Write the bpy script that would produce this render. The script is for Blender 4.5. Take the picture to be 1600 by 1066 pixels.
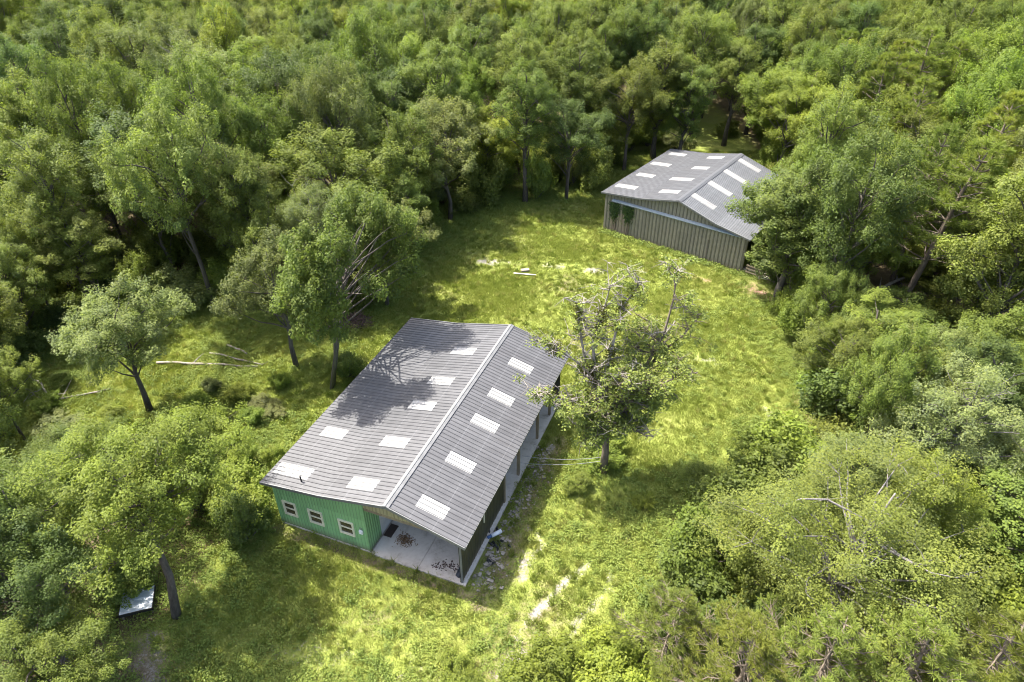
import bpy, math, random
import numpy as np
from mathutils import Vector, Matrix

# ---------------------------------------------------------------- camera, light
sc = bpy.context.scene
for o in list(bpy.data.objects):
    bpy.data.objects.remove(o)
COL = sc.collection

cam_d = bpy.data.cameras.new('camera')
cam = bpy.data.objects.new('camera', cam_d)
COL.objects.link(cam)
cam_d.sensor_width = 36.0
cam_d.lens = 36.0 * 1075.85 / 1600.0
cam_d.clip_start = 0.5
cam_d.clip_end = 6000.0
cam.location = (0, 0, 33.5675)
PITCH, ROLL = math.radians(35.4027), math.radians(-0.143)
cam.rotation_euler = (Matrix.Rotation(math.pi / 2 - PITCH, 3, 'X') @ Matrix.Rotation(ROLL, 3, 'Z')).to_euler()
sc.camera = cam

SUN_AZ, SUN_EL = -58.0, 62.0          # degrees clockwise from +Y, elevation
sun_d = bpy.data.lights.new('sun', 'SUN')
sun_d.energy = 3.9
sun_d.angle = math.radians(0.53)
sun_d.color = (1.0, 0.955, 0.88)
sun = bpy.data.objects.new('sun', sun_d)
COL.objects.link(sun)
to_sun = Vector((math.sin(math.radians(SUN_AZ)) * math.cos(math.radians(SUN_EL)),
                 math.cos(math.radians(SUN_AZ)) * math.cos(math.radians(SUN_EL)),
                 math.sin(math.radians(SUN_EL))))
sun.rotation_euler = to_sun.to_track_quat('Z', 'Y').to_euler()
sun.location = to_sun * 200

wd = bpy.data.worlds.new('World')
sc.world = wd
wd.use_nodes = True
nt = wd.node_tree
sky = nt.nodes.new('ShaderNodeTexSky')
sky.sky_type = 'NISHITA'
sky.sun_disc = False
sky.sun_elevation = math.radians(SUN_EL)
sky.sun_rotation = math.radians(SUN_AZ)
sky.air_density = 1.0
sky.dust_density = 4.0
sky.ozone_density = 0.3
wd.cycles.sampling_method = 'NONE'      # smooth sky: reached by bounced rays, no light sampling needed
bg = nt.nodes['Background']
bg.inputs['Strength'].default_value = 0.15
nt.links.new(sky.outputs['Color'], bg.inputs['Color'])

vs = sc.view_settings
vs.view_transform = 'Standard'
vs.look = 'None'
vs.gamma = 1.0
vs.use_curve_mapping = False
vs.exposure = 1.80
sc.cycles.max_bounces = 5
sc.cycles.transparent_max_bounces = 2
sc.cycles.use_adaptive_sampling = True
sc.cycles.adaptive_threshold = 0.01
sc.cycles.diffuse_bounces = 3
sc.cycles.use_denoising = True
sc.cycles.denoiser = 'OPENIMAGEDENOISE'
sc.cycles.denoising_input_passes = 'RGB_ALBEDO_NORMAL'
sc.cycles.denoising_prefilter = 'ACCURATE'
sc.cycles.pixel_filter_type = 'BLACKMAN_HARRIS'
sc.cycles.filter_width = 1.0
sc.cycles.sample_clamp_indirect = 4.0

# ---------------------------------------------------------------- helpers
def tag(o, label=None, cat=None, group=None, kind=None):
    if label: o['label'] = label
    if cat: o['category'] = cat
    if group: o['group'] = group
    if kind: o['kind'] = kind
    return o

def empty(name, loc=(0, 0, 0), rz=0.0):
    o = bpy.data.objects.new(name, None)
    COL.objects.link(o)
    o.location = loc
    o.rotation_euler = (0, 0, rz)
    o.empty_display_size = 0.3
    return o

def link(name, me, parent=None, loc=None, rot=None):
    o = bpy.data.objects.new(name, me)
    COL.objects.link(o)
    if parent is not None: o.parent = parent
    if loc is not None: o.location = loc
    if rot is not None: o.rotation_euler = rot
    return o

def mesh_np(name, verts, faces_flat, nper, mat=None, tone=None, smooth=False):
    """verts (n,3), faces as flat index array with nper verts each."""
    me = bpy.data.meshes.new(name)
    verts = np.ascontiguousarray(verts, dtype=np.float32)
    faces_flat = np.ascontiguousarray(faces_flat, dtype=np.int32).ravel()
    nf = len(faces_flat) // nper
    me.vertices.add(len(verts)); me.vertices.foreach_set('co', verts.ravel())
    me.loops.add(len(faces_flat)); me.loops.foreach_set('vertex_index', faces_flat)
    me.polygons.add(nf)
    me.polygons.foreach_set('loop_start', np.arange(0, nf * nper, nper, dtype=np.int32))
    me.polygons.foreach_set('loop_total', np.full(nf, nper, dtype=np.int32))
    if smooth: me.polygons.foreach_set('use_smooth', np.ones(nf, dtype=bool))
    if mat: me.materials.append(mat)
    if tone is not None:
        a = me.attributes.new('tone', 'FLOAT', 'FACE')
        a.data.foreach_set('value', np.ascontiguousarray(tone, dtype=np.float32))
    me.update(calc_edges=True)
    return me

class MB:
    """collects boxes, prisms and tubes of one part"""
    def __init__(s): s.v = []; s.f = []
    def box(s, x0, x1, y0, y1, z0, z1):
        n = len(s.v)
        s.v += [(x0, y0, z0), (x1, y0, z0), (x1, y1, z0), (x0, y1, z0), (x0, y0, z1), (x1, y0, z1), (x1, y1, z1), (x0, y1, z1)]
        s.f += [tuple(n + i for i in q) for q in ((3, 2, 1, 0), (4, 5, 6, 7), (0, 1, 5, 4), (1, 2, 6, 5), (2, 3, 7, 6), (3, 0, 4, 7))]
        return s
    def hexa(s, pts):
        """8 points ordered like box()"""
        n = len(s.v); s.v += [tuple(p) for p in pts]
        s.f += [tuple(n + i for i in q) for q in ((3, 2, 1, 0), (4, 5, 6, 7), (0, 1, 5, 4), (1, 2, 6, 5), (2, 3, 7, 6), (3, 0, 4, 7))]
        return s
    def tube(s, pts, rad, sides=6, cap=True):
        n0 = len(s.v); pts = [Vector(p) for p in pts]; m = len(pts)
        rad = rad if hasattr(rad, '__len__') else [rad] * m
        t0 = (pts[1] - pts[0]).normalized()
        a = t0.orthogonal().normalized()
        for i, p in enumerate(pts):
            t = (pts[min(i + 1, m - 1)] - pts[max(i - 1, 0)]).normalized()
            a = (a - t * a.dot(t)).normalized(); b = t.cross(a)
            for k in range(sides):
                ang = 2 * math.pi * k / sides
                s.v.append(tuple(p + (a * math.cos(ang) + b * math.sin(ang)) * rad[i]))
        for i in range(m - 1):
            for k in range(sides):
                k2 = (k + 1) % sides
                s.f.append((n0 + i * sides + k, n0 + i * sides + k2, n0 + (i + 1) * sides + k2, n0 + (i + 1) * sides + k))
        if cap:
            s.f.append(tuple(n0 + k for k in range(sides))[::-1])
            s.f.append(tuple(n0 + (m - 1) * sides + k for k in range(sides)))
        return s
    def mesh(s, name, mat, smooth=False):
        me = bpy.data.meshes.new(name)
        me.from_pydata(s.v, [], s.f)
        if smooth: me.polygons.foreach_set('use_smooth', [True] * len(me.polygons))
        me.materials.append(mat); me.update()
        return me
    def build(s, name, mat, parent=None, loc=None, rot=None, smooth=False):
        return link(name, s.mesh(name, mat, smooth), parent, loc, rot)

# value noise on numpy arrays
_P = np.random.RandomState(7).rand(256, 256)
def vnoise(x, y):
    xi = np.floor(x).astype(int); yi = np.floor(y).astype(int)
    fx = x - xi; fy = y - yi
    fx = fx * fx * (3 - 2 * fx); fy = fy * fy * (3 - 2 * fy)
    g = lambda i, j: _P[i & 255, j & 255]
    return (g(xi, yi) * (1 - fx) + g(xi + 1, yi) * fx) * (1 - fy) + (g(xi, yi + 1) * (1 - fx) + g(xi + 1, yi + 1) * fx) * fy
def fbm(x, y, o=4):
    s = 0; a = .5; t = 0
    for i in range(o):
        s = s + a * vnoise(x * 2 ** i + 17.3 * i, y * 2 ** i + 9.1 * i); t += a; a *= .5
    return s / t

# ---------------------------------------------------------------- materials
def new_mat(name):
    m = bpy.data.materials.new(name); m.use_nodes = True
    n = m.node_tree.nodes; b = n['Principled BSDF']
    return m, m.node_tree, n, b

def N(nt, t, **kw):
    n = nt.nodes.new(t)
    for k, v in kw.items(): setattr(n, k, v)
    return n

def mixcol(nt, fac, a, b, blend='MIX'):
    n = N(nt, 'ShaderNodeMix', data_type='RGBA', blend_type=blend)
    for s, v in ((n.inputs[0], fac), (n.inputs[6], a), (n.inputs[7], b)):
        if hasattr(v, 'is_linked') or hasattr(v, 'links'): nt.links.new(v, s)
        elif isinstance(v, (int, float)): s.default_value = v
        else: s.default_value = tuple(v) + ((1.0,) if len(v) == 3 else ())
    return n.outputs[2]

def math_n(nt, op, a, b=0.0, clamp=False):
    n = N(nt, 'ShaderNodeMath', operation=op, use_clamp=clamp)
    for s, v in ((n.inputs[0], a), (n.inputs[1], b)):
        if isinstance(v, (int, float)): s.default_value = v
        else: nt.links.new(v, s)
    return n.outputs[0]

def ramp(nt, fac, stops):
    r = N(nt, 'ShaderNodeValToRGB')
    el = r.color_ramp.elements
    while len(el) < len(stops): el.new(0.5)
    for e, (p, c) in zip(el, stops):
        e.position = p; e.color = tuple(c) + (1,) if len(c) == 3 else c
    nt.links.new(fac, r.inputs[0])
    return r.outputs[0]

def coords(nt, kind='Object', scale=(1, 1, 1)):
    t = N(nt, 'ShaderNodeTexCoord'); m = N(nt, 'ShaderNodeMapping')
    m.inputs['Scale'].default_value = scale
    nt.links.new(t.outputs[kind], m.inputs[0])
    return m.outputs[0]

def noise(nt, vec, scale, detail=4, rough=.6):
    n = N(nt, 'ShaderNodeTexNoise')
    n.inputs['Scale'].default_value = scale; n.inputs['Detail'].default_value = detail; n.inputs['Roughness'].default_value = rough
    nt.links.new(vec, n.inputs['Vector'])
    return n.outputs[0]

def leaf_material(name, transl=.40, spread=.5, warm=(1.14, 1.14, .78)):
    m, t, n, b = new_mat(name)
    at = N(t, 'ShaderNodeAttribute', attribute_name='tone')
    oi = N(t, 'ShaderNodeObjectInfo')
    dark = mixcol(t, 1.0, oi.outputs['Color'], (1 - spread, 1 - spread * .9, 1 - spread * .6), 'MULTIPLY')
    lite = mixcol(t, 1.0, oi.outputs['Color'], warm, 'MULTIPLY')
    c = mixcol(t, at.outputs['Fac'], dark, lite)
    vec = coords(t, 'Object')
    nz = noise(t, vec, .45, 2)
    hue = N(t, 'ShaderNodeHueSaturation')
    t.links.new(c, hue.inputs['Color'])
    t.links.new(math_n(t, 'ADD', math_n(t, 'MULTIPLY', nz, .024), .488), hue.inputs['Hue'])
    t.links.new(math_n(t, 'ADD', math_n(t, 'MULTIPLY', nz, .6), .70), hue.inputs['Value'])
    c = hue.outputs[0]
    t.links.new(c, b.inputs['Base Color'])
    b.inputs['Roughness'].default_value = .55
    b.inputs['Specular IOR Level'].default_value = .16
    tr = N(t, 'ShaderNodeBsdfTranslucent')
    t.links.new(mixcol(t, 1.0, c, (1.4, 1.5, .75), 'MULTIPLY'), tr.inputs['Color'])
    mx = N(t, 'ShaderNodeMixShader'); mx.inputs[0].default_value = transl
    t.links.new(b.outputs[0], mx.inputs[1]); t.links.new(tr.outputs[0], mx.inputs[2])
    t.links.new(mx.outputs[0], n['Material Output'].inputs['Surface'])
    return m

M = {}
M['leaf'] = leaf_material('leaf')
M['needle'] = leaf_material('needle', .36, .45, (1.12, 1.12, .8))
M['shrub_leaf'] = leaf_material('shrub_leaf', .40, .45, (1.12, 1.12, .78))

def bark(name, c0, c1):
    m, t, n, b = new_mat(name)
    vec = coords(t, 'Object', (3, 3, .8))
    nz = noise(t, vec, 2.2, 5, .7)
    t.links.new(ramp(t, nz, [(.3, c0), (.7, c1)]), b.inputs['Base Color'])
    b.inputs['Roughness'].default_value = .9
    bp = N(t, 'ShaderNodeBump'); bp.inputs['Strength'].default_value = .6
    t.links.new(nz, bp.inputs['Height']); t.links.new(bp.outputs[0], b.inputs['Normal'])
    return m
M['bark'] = bark('bark', (.035, .028, .022), (.13, .11, .09))
M['bark_grey'] = bark('bark_grey', (.07, .062, .055), (.24, .22, .20))
M['bark_pine'] = bark('bark_pine', (.06, .046, .034), (.20, .16, .115))
M['dead_wood'] = bark('dead_wood', (.13, .112, .09), (.31, .28, .235))
M['log'] = bark('log', (.13, .11, .085), (.34, .305, .255))
M['brush'] = bark('brush', (.03, .018, .014), (.12, .075, .06))

def flat(name, c, rough=.6, metal=0.0, var=.25, scale=3.0, sx=(1, 1, 1), spec=.5, kind='Object'):
    m, t, n, b = new_mat(name)
    nz = noise(t, coords(t, kind, sx), scale, 5, .65)
    lo = tuple(v * (1 - var) for v in c); hi = tuple(min(1, v * (1 + var)) for v in c)
    t.links.new(ramp(t, nz, [(.3, lo), (.7, hi)]), b.inputs['Base Color'])
    b.inputs['Roughness'].default_value = rough; b.inputs['Metallic'].default_value = metal
    b.inputs['Specular IOR Level'].default_value = spec
    return m

def roof_material(name, c, rib, tintvar=.12, rib_dark=.42):
    """panel-local: x down the slope, y across the ribs"""
    m, t, n, b = new_mat(name)
    vec = coords(t, 'Object')
    oi = N(t, 'ShaderNodeObjectInfo')
    sep = N(t, 'ShaderNodeSeparateXYZ'); t.links.new(vec, sep.inputs[0])
    # darker line along each rib
    fr = math_n(t, 'FRACT', math_n(t, 'ADD', math_n(t, 'DIVIDE', sep.outputs[1], rib), .30))
    d = math_n(t, 'ABSOLUTE', math_n(t, 'SUBTRACT', fr, .5))
    gr = math_n(t, 'MULTIPLY', math_n(t, 'SUBTRACT', 1.0, math_n(t, 'MULTIPLY', d, 6.0, True)), rib_dark, True)
    streak = noise(t, coords(t, 'Object', (.25, 9, 1)), 1.5, 4, .7)
    blotch = noise(t, coords(t, 'Generated', (3, 1, 1)), 2.0, 4, .6)
    st = math_n(t, 'ADD', math_n(t, 'MULTIPLY', streak, .55), math_n(t, 'MULTIPLY', blotch, .45))
    lo = tuple(v * .72 for v in c); hi = tuple(v * 1.28 for v in c)
    col = ramp(t, st, [(.3, lo), (.7, hi)])
    var = math_n(t, 'ADD', math_n(t, 'MULTIPLY', oi.outputs['Random'], tintvar), 1 - tintvar / 2)
    cc = N(t, 'ShaderNodeCombineXYZ')
    for i in range(3): t.links.new(var, cc.inputs[i])
    col = mixcol(t, 1.0, col, cc.outputs[0], 'MULTIPLY')
    col = mixcol(t, gr, col, tuple(v * .22 for v in c))
    # end laps and screw lines across the sheet, rust bleeding from some of them
    fx = math_n(t, 'FRACT', math_n(t, 'MULTIPLY', sep.outputs[0], .72))
    scr = math_n(t, 'MULTIPLY', math_n(t, 'LESS_THAN', fx, .035), .28)
    col = mixcol(t, scr, col, tuple(v * 1.9 for v in c))
    rn = noise(t, coords(t, 'Object', (.5, 2.2, 1)), 1.1, 5, .75)
    rr_ = math_n(t, 'MULTIPLY', math_n(t, 'SUBTRACT', math_n(t, 'ADD', rn, math_n(t, 'MULTIPLY', oi.outputs['Random'], .12)), .62), 2.4, True)
    col = mixcol(t, math_n(t, 'MULTIPLY', rr_, .55), col, (c[0] * .75, c[1] * .60, c[2] * .48))
    t.links.new(col, b.inputs['Base Color'])
    b.inputs['Roughness'].default_value = .55
    b.inputs['Metallic'].default_value = .15
    b.inputs['Specular IOR Level'].default_value = .35
    return m
M['roof'] = roof_material('weathered_galvanised_roof', (.088, .088, .091), .30, .2, .44)
M['roof_far'] = roof_material('weathered_far_roof', (.088, .090, .094), .25, .08)
M['roof_blue'] = roof_material('pale_galvanised_roof', (.122, .126, .131), .25, .10)
M['skylight'] = roof_material('white_fibreglass', (.30, .297, .285), .30, .12, .6)
M['trim'] = flat('galvanised_trim', (.15, .15, .147), .5, .1, .2, 2)
M['track'] = flat('steel_blue_track', (.24, .29, .32), .45, .2, .15, 2)
M['soffit'] = flat('roof_underside', (.14, .12, .10), .8)
M['wood'] = flat('timber', (.20, .16, .105), .8, 0, .3, 4, (1, 1, .3))
M['white_wall'] = flat('white_painted_wall', (.60, .59, .56), .7, 0, .1)
M['cream'] = flat('cream_window_frame', (.66, .62, .47), .5, 0, .1)
M['steel_dark'] = flat('black_steel', (.02, .02, .022), .5)
M['mat_brown'] = flat('brown_mat', (.045, .03, .022), .9)
M['tarp'] = flat('slate_tarp', (.035, .04, .05), .7, 0, .4, 5)
M['pvc'] = flat('white_plastic', (.75, .76, .76), .35, 0, .06)
M['blue'] = flat('blue_plastic', (.06, .12, .25), .4)
M['black'] = flat('black_plastic', (.012, .012, .013), .45)
M['stone'] = flat('rubble_stone', (.27, .235, .19), .9, 0, .45, 2.5)
M['plank'] = flat('bleached_plank', (.48, .42, .33), .8, 0, .2, 5)
M['sheet'] = flat('pale_metal_sheet', (.50, .54, .58), .35, .25, .15, 1.5)
M['cable'] = flat('grey_cable', (.25, .25, .25), .5)

def siding(name, c, dirt, rib=.225, var=.22, amt=.5, seam=.5):
    m, t, n, b = new_mat(name)
    vec = coords(t, 'Object')
    st = noise(t, coords(t, 'Object', (7, 7, .5)), 1.6, 5, .7)
    bl = noise(t, vec, .9, 3, .6)
    s = math_n(t, 'ADD', math_n(t, 'MULTIPLY', st, .6), math_n(t, 'MULTIPLY', bl, .4))
    col = ramp(t, s, [(.28, tuple(v * (1 - var) for v in c)), (.72, tuple(v * (1 + var) for v in c))])
    col = mixcol(t, ramp(t, st, [(.52, (0, 0, 0)), (.75, (amt, amt, amt))]), col, dirt)
    sep = N(t, 'ShaderNodeSeparateXYZ'); t.links.new(vec, sep.inputs[0])
    fr = math_n(t, 'FRACT', math_n(t, 'DIVIDE', sep.outputs[0], rib))
    ln = math_n(t, 'SUBTRACT', 1.0, math_n(t, 'MULTIPLY', math_n(t, 'ABSOLUTE', math_n(t, 'SUBTRACT', fr, .80)), 7.0, True))
    col = mixcol(t, math_n(t, 'MULTIPLY', ln, seam), col, tuple(v * .3 for v in dirt))
    geo = N(t, 'ShaderNodeNewGeometry'); sp = N(t, 'ShaderNodeSeparateXYZ'); t.links.new(geo.outputs['Position'], sp.inputs[0])
    mud = math_n(t, 'SUBTRACT', math_n(t, 'ADD', .55, math_n(t, 'MULTIPLY', bl, .9)), math_n(t, 'MULTIPLY', sp.outputs[2], 1.7), True)
    col = mixcol(t, math_n(t, 'MULTIPLY', mud, .8, True), col, (.16, .125, .08))
    oi = N(t, 'ShaderNodeObjectInfo')
    hv = N(t, 'ShaderNodeHueSaturation'); t.links.new(col, hv.inputs['Color'])
    t.links.new(math_n(t, 'ADD', math_n(t, 'MULTIPLY', oi.outputs['Random'], .16), .92), hv.inputs['Value'])
    t.links.new(hv.outputs[0], b.inputs['Base Color'])
    b.inputs['Roughness'].default_value = .6
    return m
M['green'] = siding('green_painted_siding', (.225, .41, .185), (.20, .31, .155), amt=.35, var=.16)
M['brown'] = siding('dark_brown_siding', (.055, .050, .030), (.075, .068, .04))
M['tan'] = siding('mossy_tan_siding', (.34, .30, .17), (.10, .10, .05), amt=.8)
M['grey_siding'] = siding('weathered_grey_siding', (.225, .205, .155), (.07, .066, .048), amt=.95, var=.38, rib=.39, seam=.75)
M['rust'] = siding('rusty_siding', (.27, .22, .165), (.14, .08, .05), amt=.9, rib=.39, seam=.75)

def glass_mat():
    m, t, n, b = new_mat('reflection_tinted_glass')
    nz = noise(t, coords(t, 'Object', (2, 2, 6)), 2.5, 2)
    t.links.new(ramp(t, nz, [(.35, (.03, .027, .018)), (.7, (.13, .11, .055))]), b.inputs['Base Color'])  # yellowish reflection and see-through tone painted into the pane colour
    b.inputs['Roughness'].default_value = .12
    return m
M['glass'] = glass_mat()

def concrete_mat():
    m, t, n, b = new_mat('stained_concrete')
    vec = coords(t, 'Object')
    a = noise(t, vec, .7, 6, .65); f = noise(t, vec, 6, 4, .7)
    s = math_n(t, 'ADD', math_n(t, 'MULTIPLY', a, .7), math_n(t, 'MULTIPLY', f, .3))
    col = ramp(t, s, [(.32, (.30, .255, .205)), (.48, (.53, .475, .405)), (.7, (.63, .58, .51))])
    t.links.new(col, b.inputs['Base Color']); b.inputs['Roughness'].default_value = .85
    return m
M['concrete'] = concrete_mat()

def ground_mat():
    m, t, n, b = new_mat('meadow_soil')
    vec = coords(t, 'Object')
    def A(nm): return N(t, 'ShaderNodeAttribute', attribute_name=nm).outputs['Fac']
    n1 = noise(t, vec, .25, 5, .65); n2 = noise(t, vec, 1.3, 5, .7); n3 = noise(t, vec, 7, 4, .7)
    g = math_n(t, 'ADD', math_n(t, 'MULTIPLY', n1, .45), math_n(t, 'ADD', math_n(t, 'MULTIPLY', n2, .3), math_n(t, 'MULTIPLY', n3, .25)))
    grass = ramp(t, g, [(.30, (.150, .190, .038)), (.47, (.195, .228, .048)), (.60, (.220, .235, .065)), (.74, (.25, .24, .10))])
    soil = ramp(t, n3, [(.3, (.11, .085, .055)), (.7, (.24, .19, .13))])
    litter = ramp(t, math_n(t, 'ADD', math_n(t, 'MULTIPLY', n2, .5), math_n(t, 'MULTIPLY', n3, .5)), [(.3, (.05, .042, .022)), (.5, (.11, .085, .045)), (.66, (.17, .125, .07)), (.8, (.09, .11, .03))])
    sand = ramp(t, n3, [(.3, (.17, .152, .13)), (.7, (.31, .288, .258))])
    red = ramp(t, n3, [(.3, (.16, .095, .06)), (.7, (.36, .24, .17))])
    def thr(att, w=.55, k=3.0):
        return math_n(t, 'MULTIPLY', math_n(t, 'ADD', math_n(t, 'SUBTRACT', att, .5), math_n(t, 'ADD', math_n(t, 'MULTIPLY', math_n(t, 'SUBTRACT', n2, .5), w * 1.6), math_n(t, 'ADD', math_n(t, 'MULTIPLY', math_n(t, 'SUBTRACT', n3, .5), w), .17))), k, True)
    c = mixcol(t, thr(A('litter'), .5, 2.2), grass, litter)
    c = mixcol(t, thr(A('bare'), .8, 2.0), c, soil)
    c = mixcol(t, thr(A('red'), .6, 2.2), c, red)
    c = mixcol(t, thr(A('sand'), 1.0, 2.4), c, sand)
    t.links.new(c, b.inputs['Base Color'])
    b.inputs['Roughness'].default_value = .95; b.inputs['Specular IOR Level'].default_value = .15
    bp = N(t, 'ShaderNodeBump'); bp.inputs['Strength'].default_value = .8; bp.inputs['Distance'].default_value = .08
    t.links.new(math_n(t, 'ADD', n3, math_n(t, 'MULTIPLY', n2, 1.2)), bp.inputs['Height']); t.links.new(bp.outputs[0], b.inputs['Normal'])
    return m
M['ground'] = ground_mat()

def grass_mat(name, dark, mid, lite, transl=.3):
    m, t, n, b = new_mat(name)
    at = N(t, 'ShaderNodeAttribute', attribute_name='hue', attribute_type='INSTANCER')
    c = ramp(t, at.outputs['Fac'], [(0, dark), (.5, mid), (1, lite)])
    t.links.new(c, b.inputs['Base Color']); b.inputs['Roughness'].default_value = .6
    b.inputs['Specular IOR Level'].default_value = .25
    tr = N(t, 'ShaderNodeBsdfTranslucent'); t.links.new(mixcol(t, 1.0, c, (1.3, 1.3, .8), 'MULTIPLY'), tr.inputs['Color'])
    mx = N(t, 'ShaderNodeMixShader'); mx.inputs[0].default_value = transl
    t.links.new(b.outputs[0], mx.inputs[1]); t.links.new(tr.outputs[0], mx.inputs[2])
    t.links.new(mx.outputs[0], n['Material Output'].inputs['Surface'])
    return m
M['grass'] = grass_mat('grass_blade', (.165, .215, .040), (.235, .275, .056), (.31, .315, .10))
M['weed'] = grass_mat('weed_leaf', (.115, .165, .034), (.175, .225, .042), (.245, .275, .055))
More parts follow.
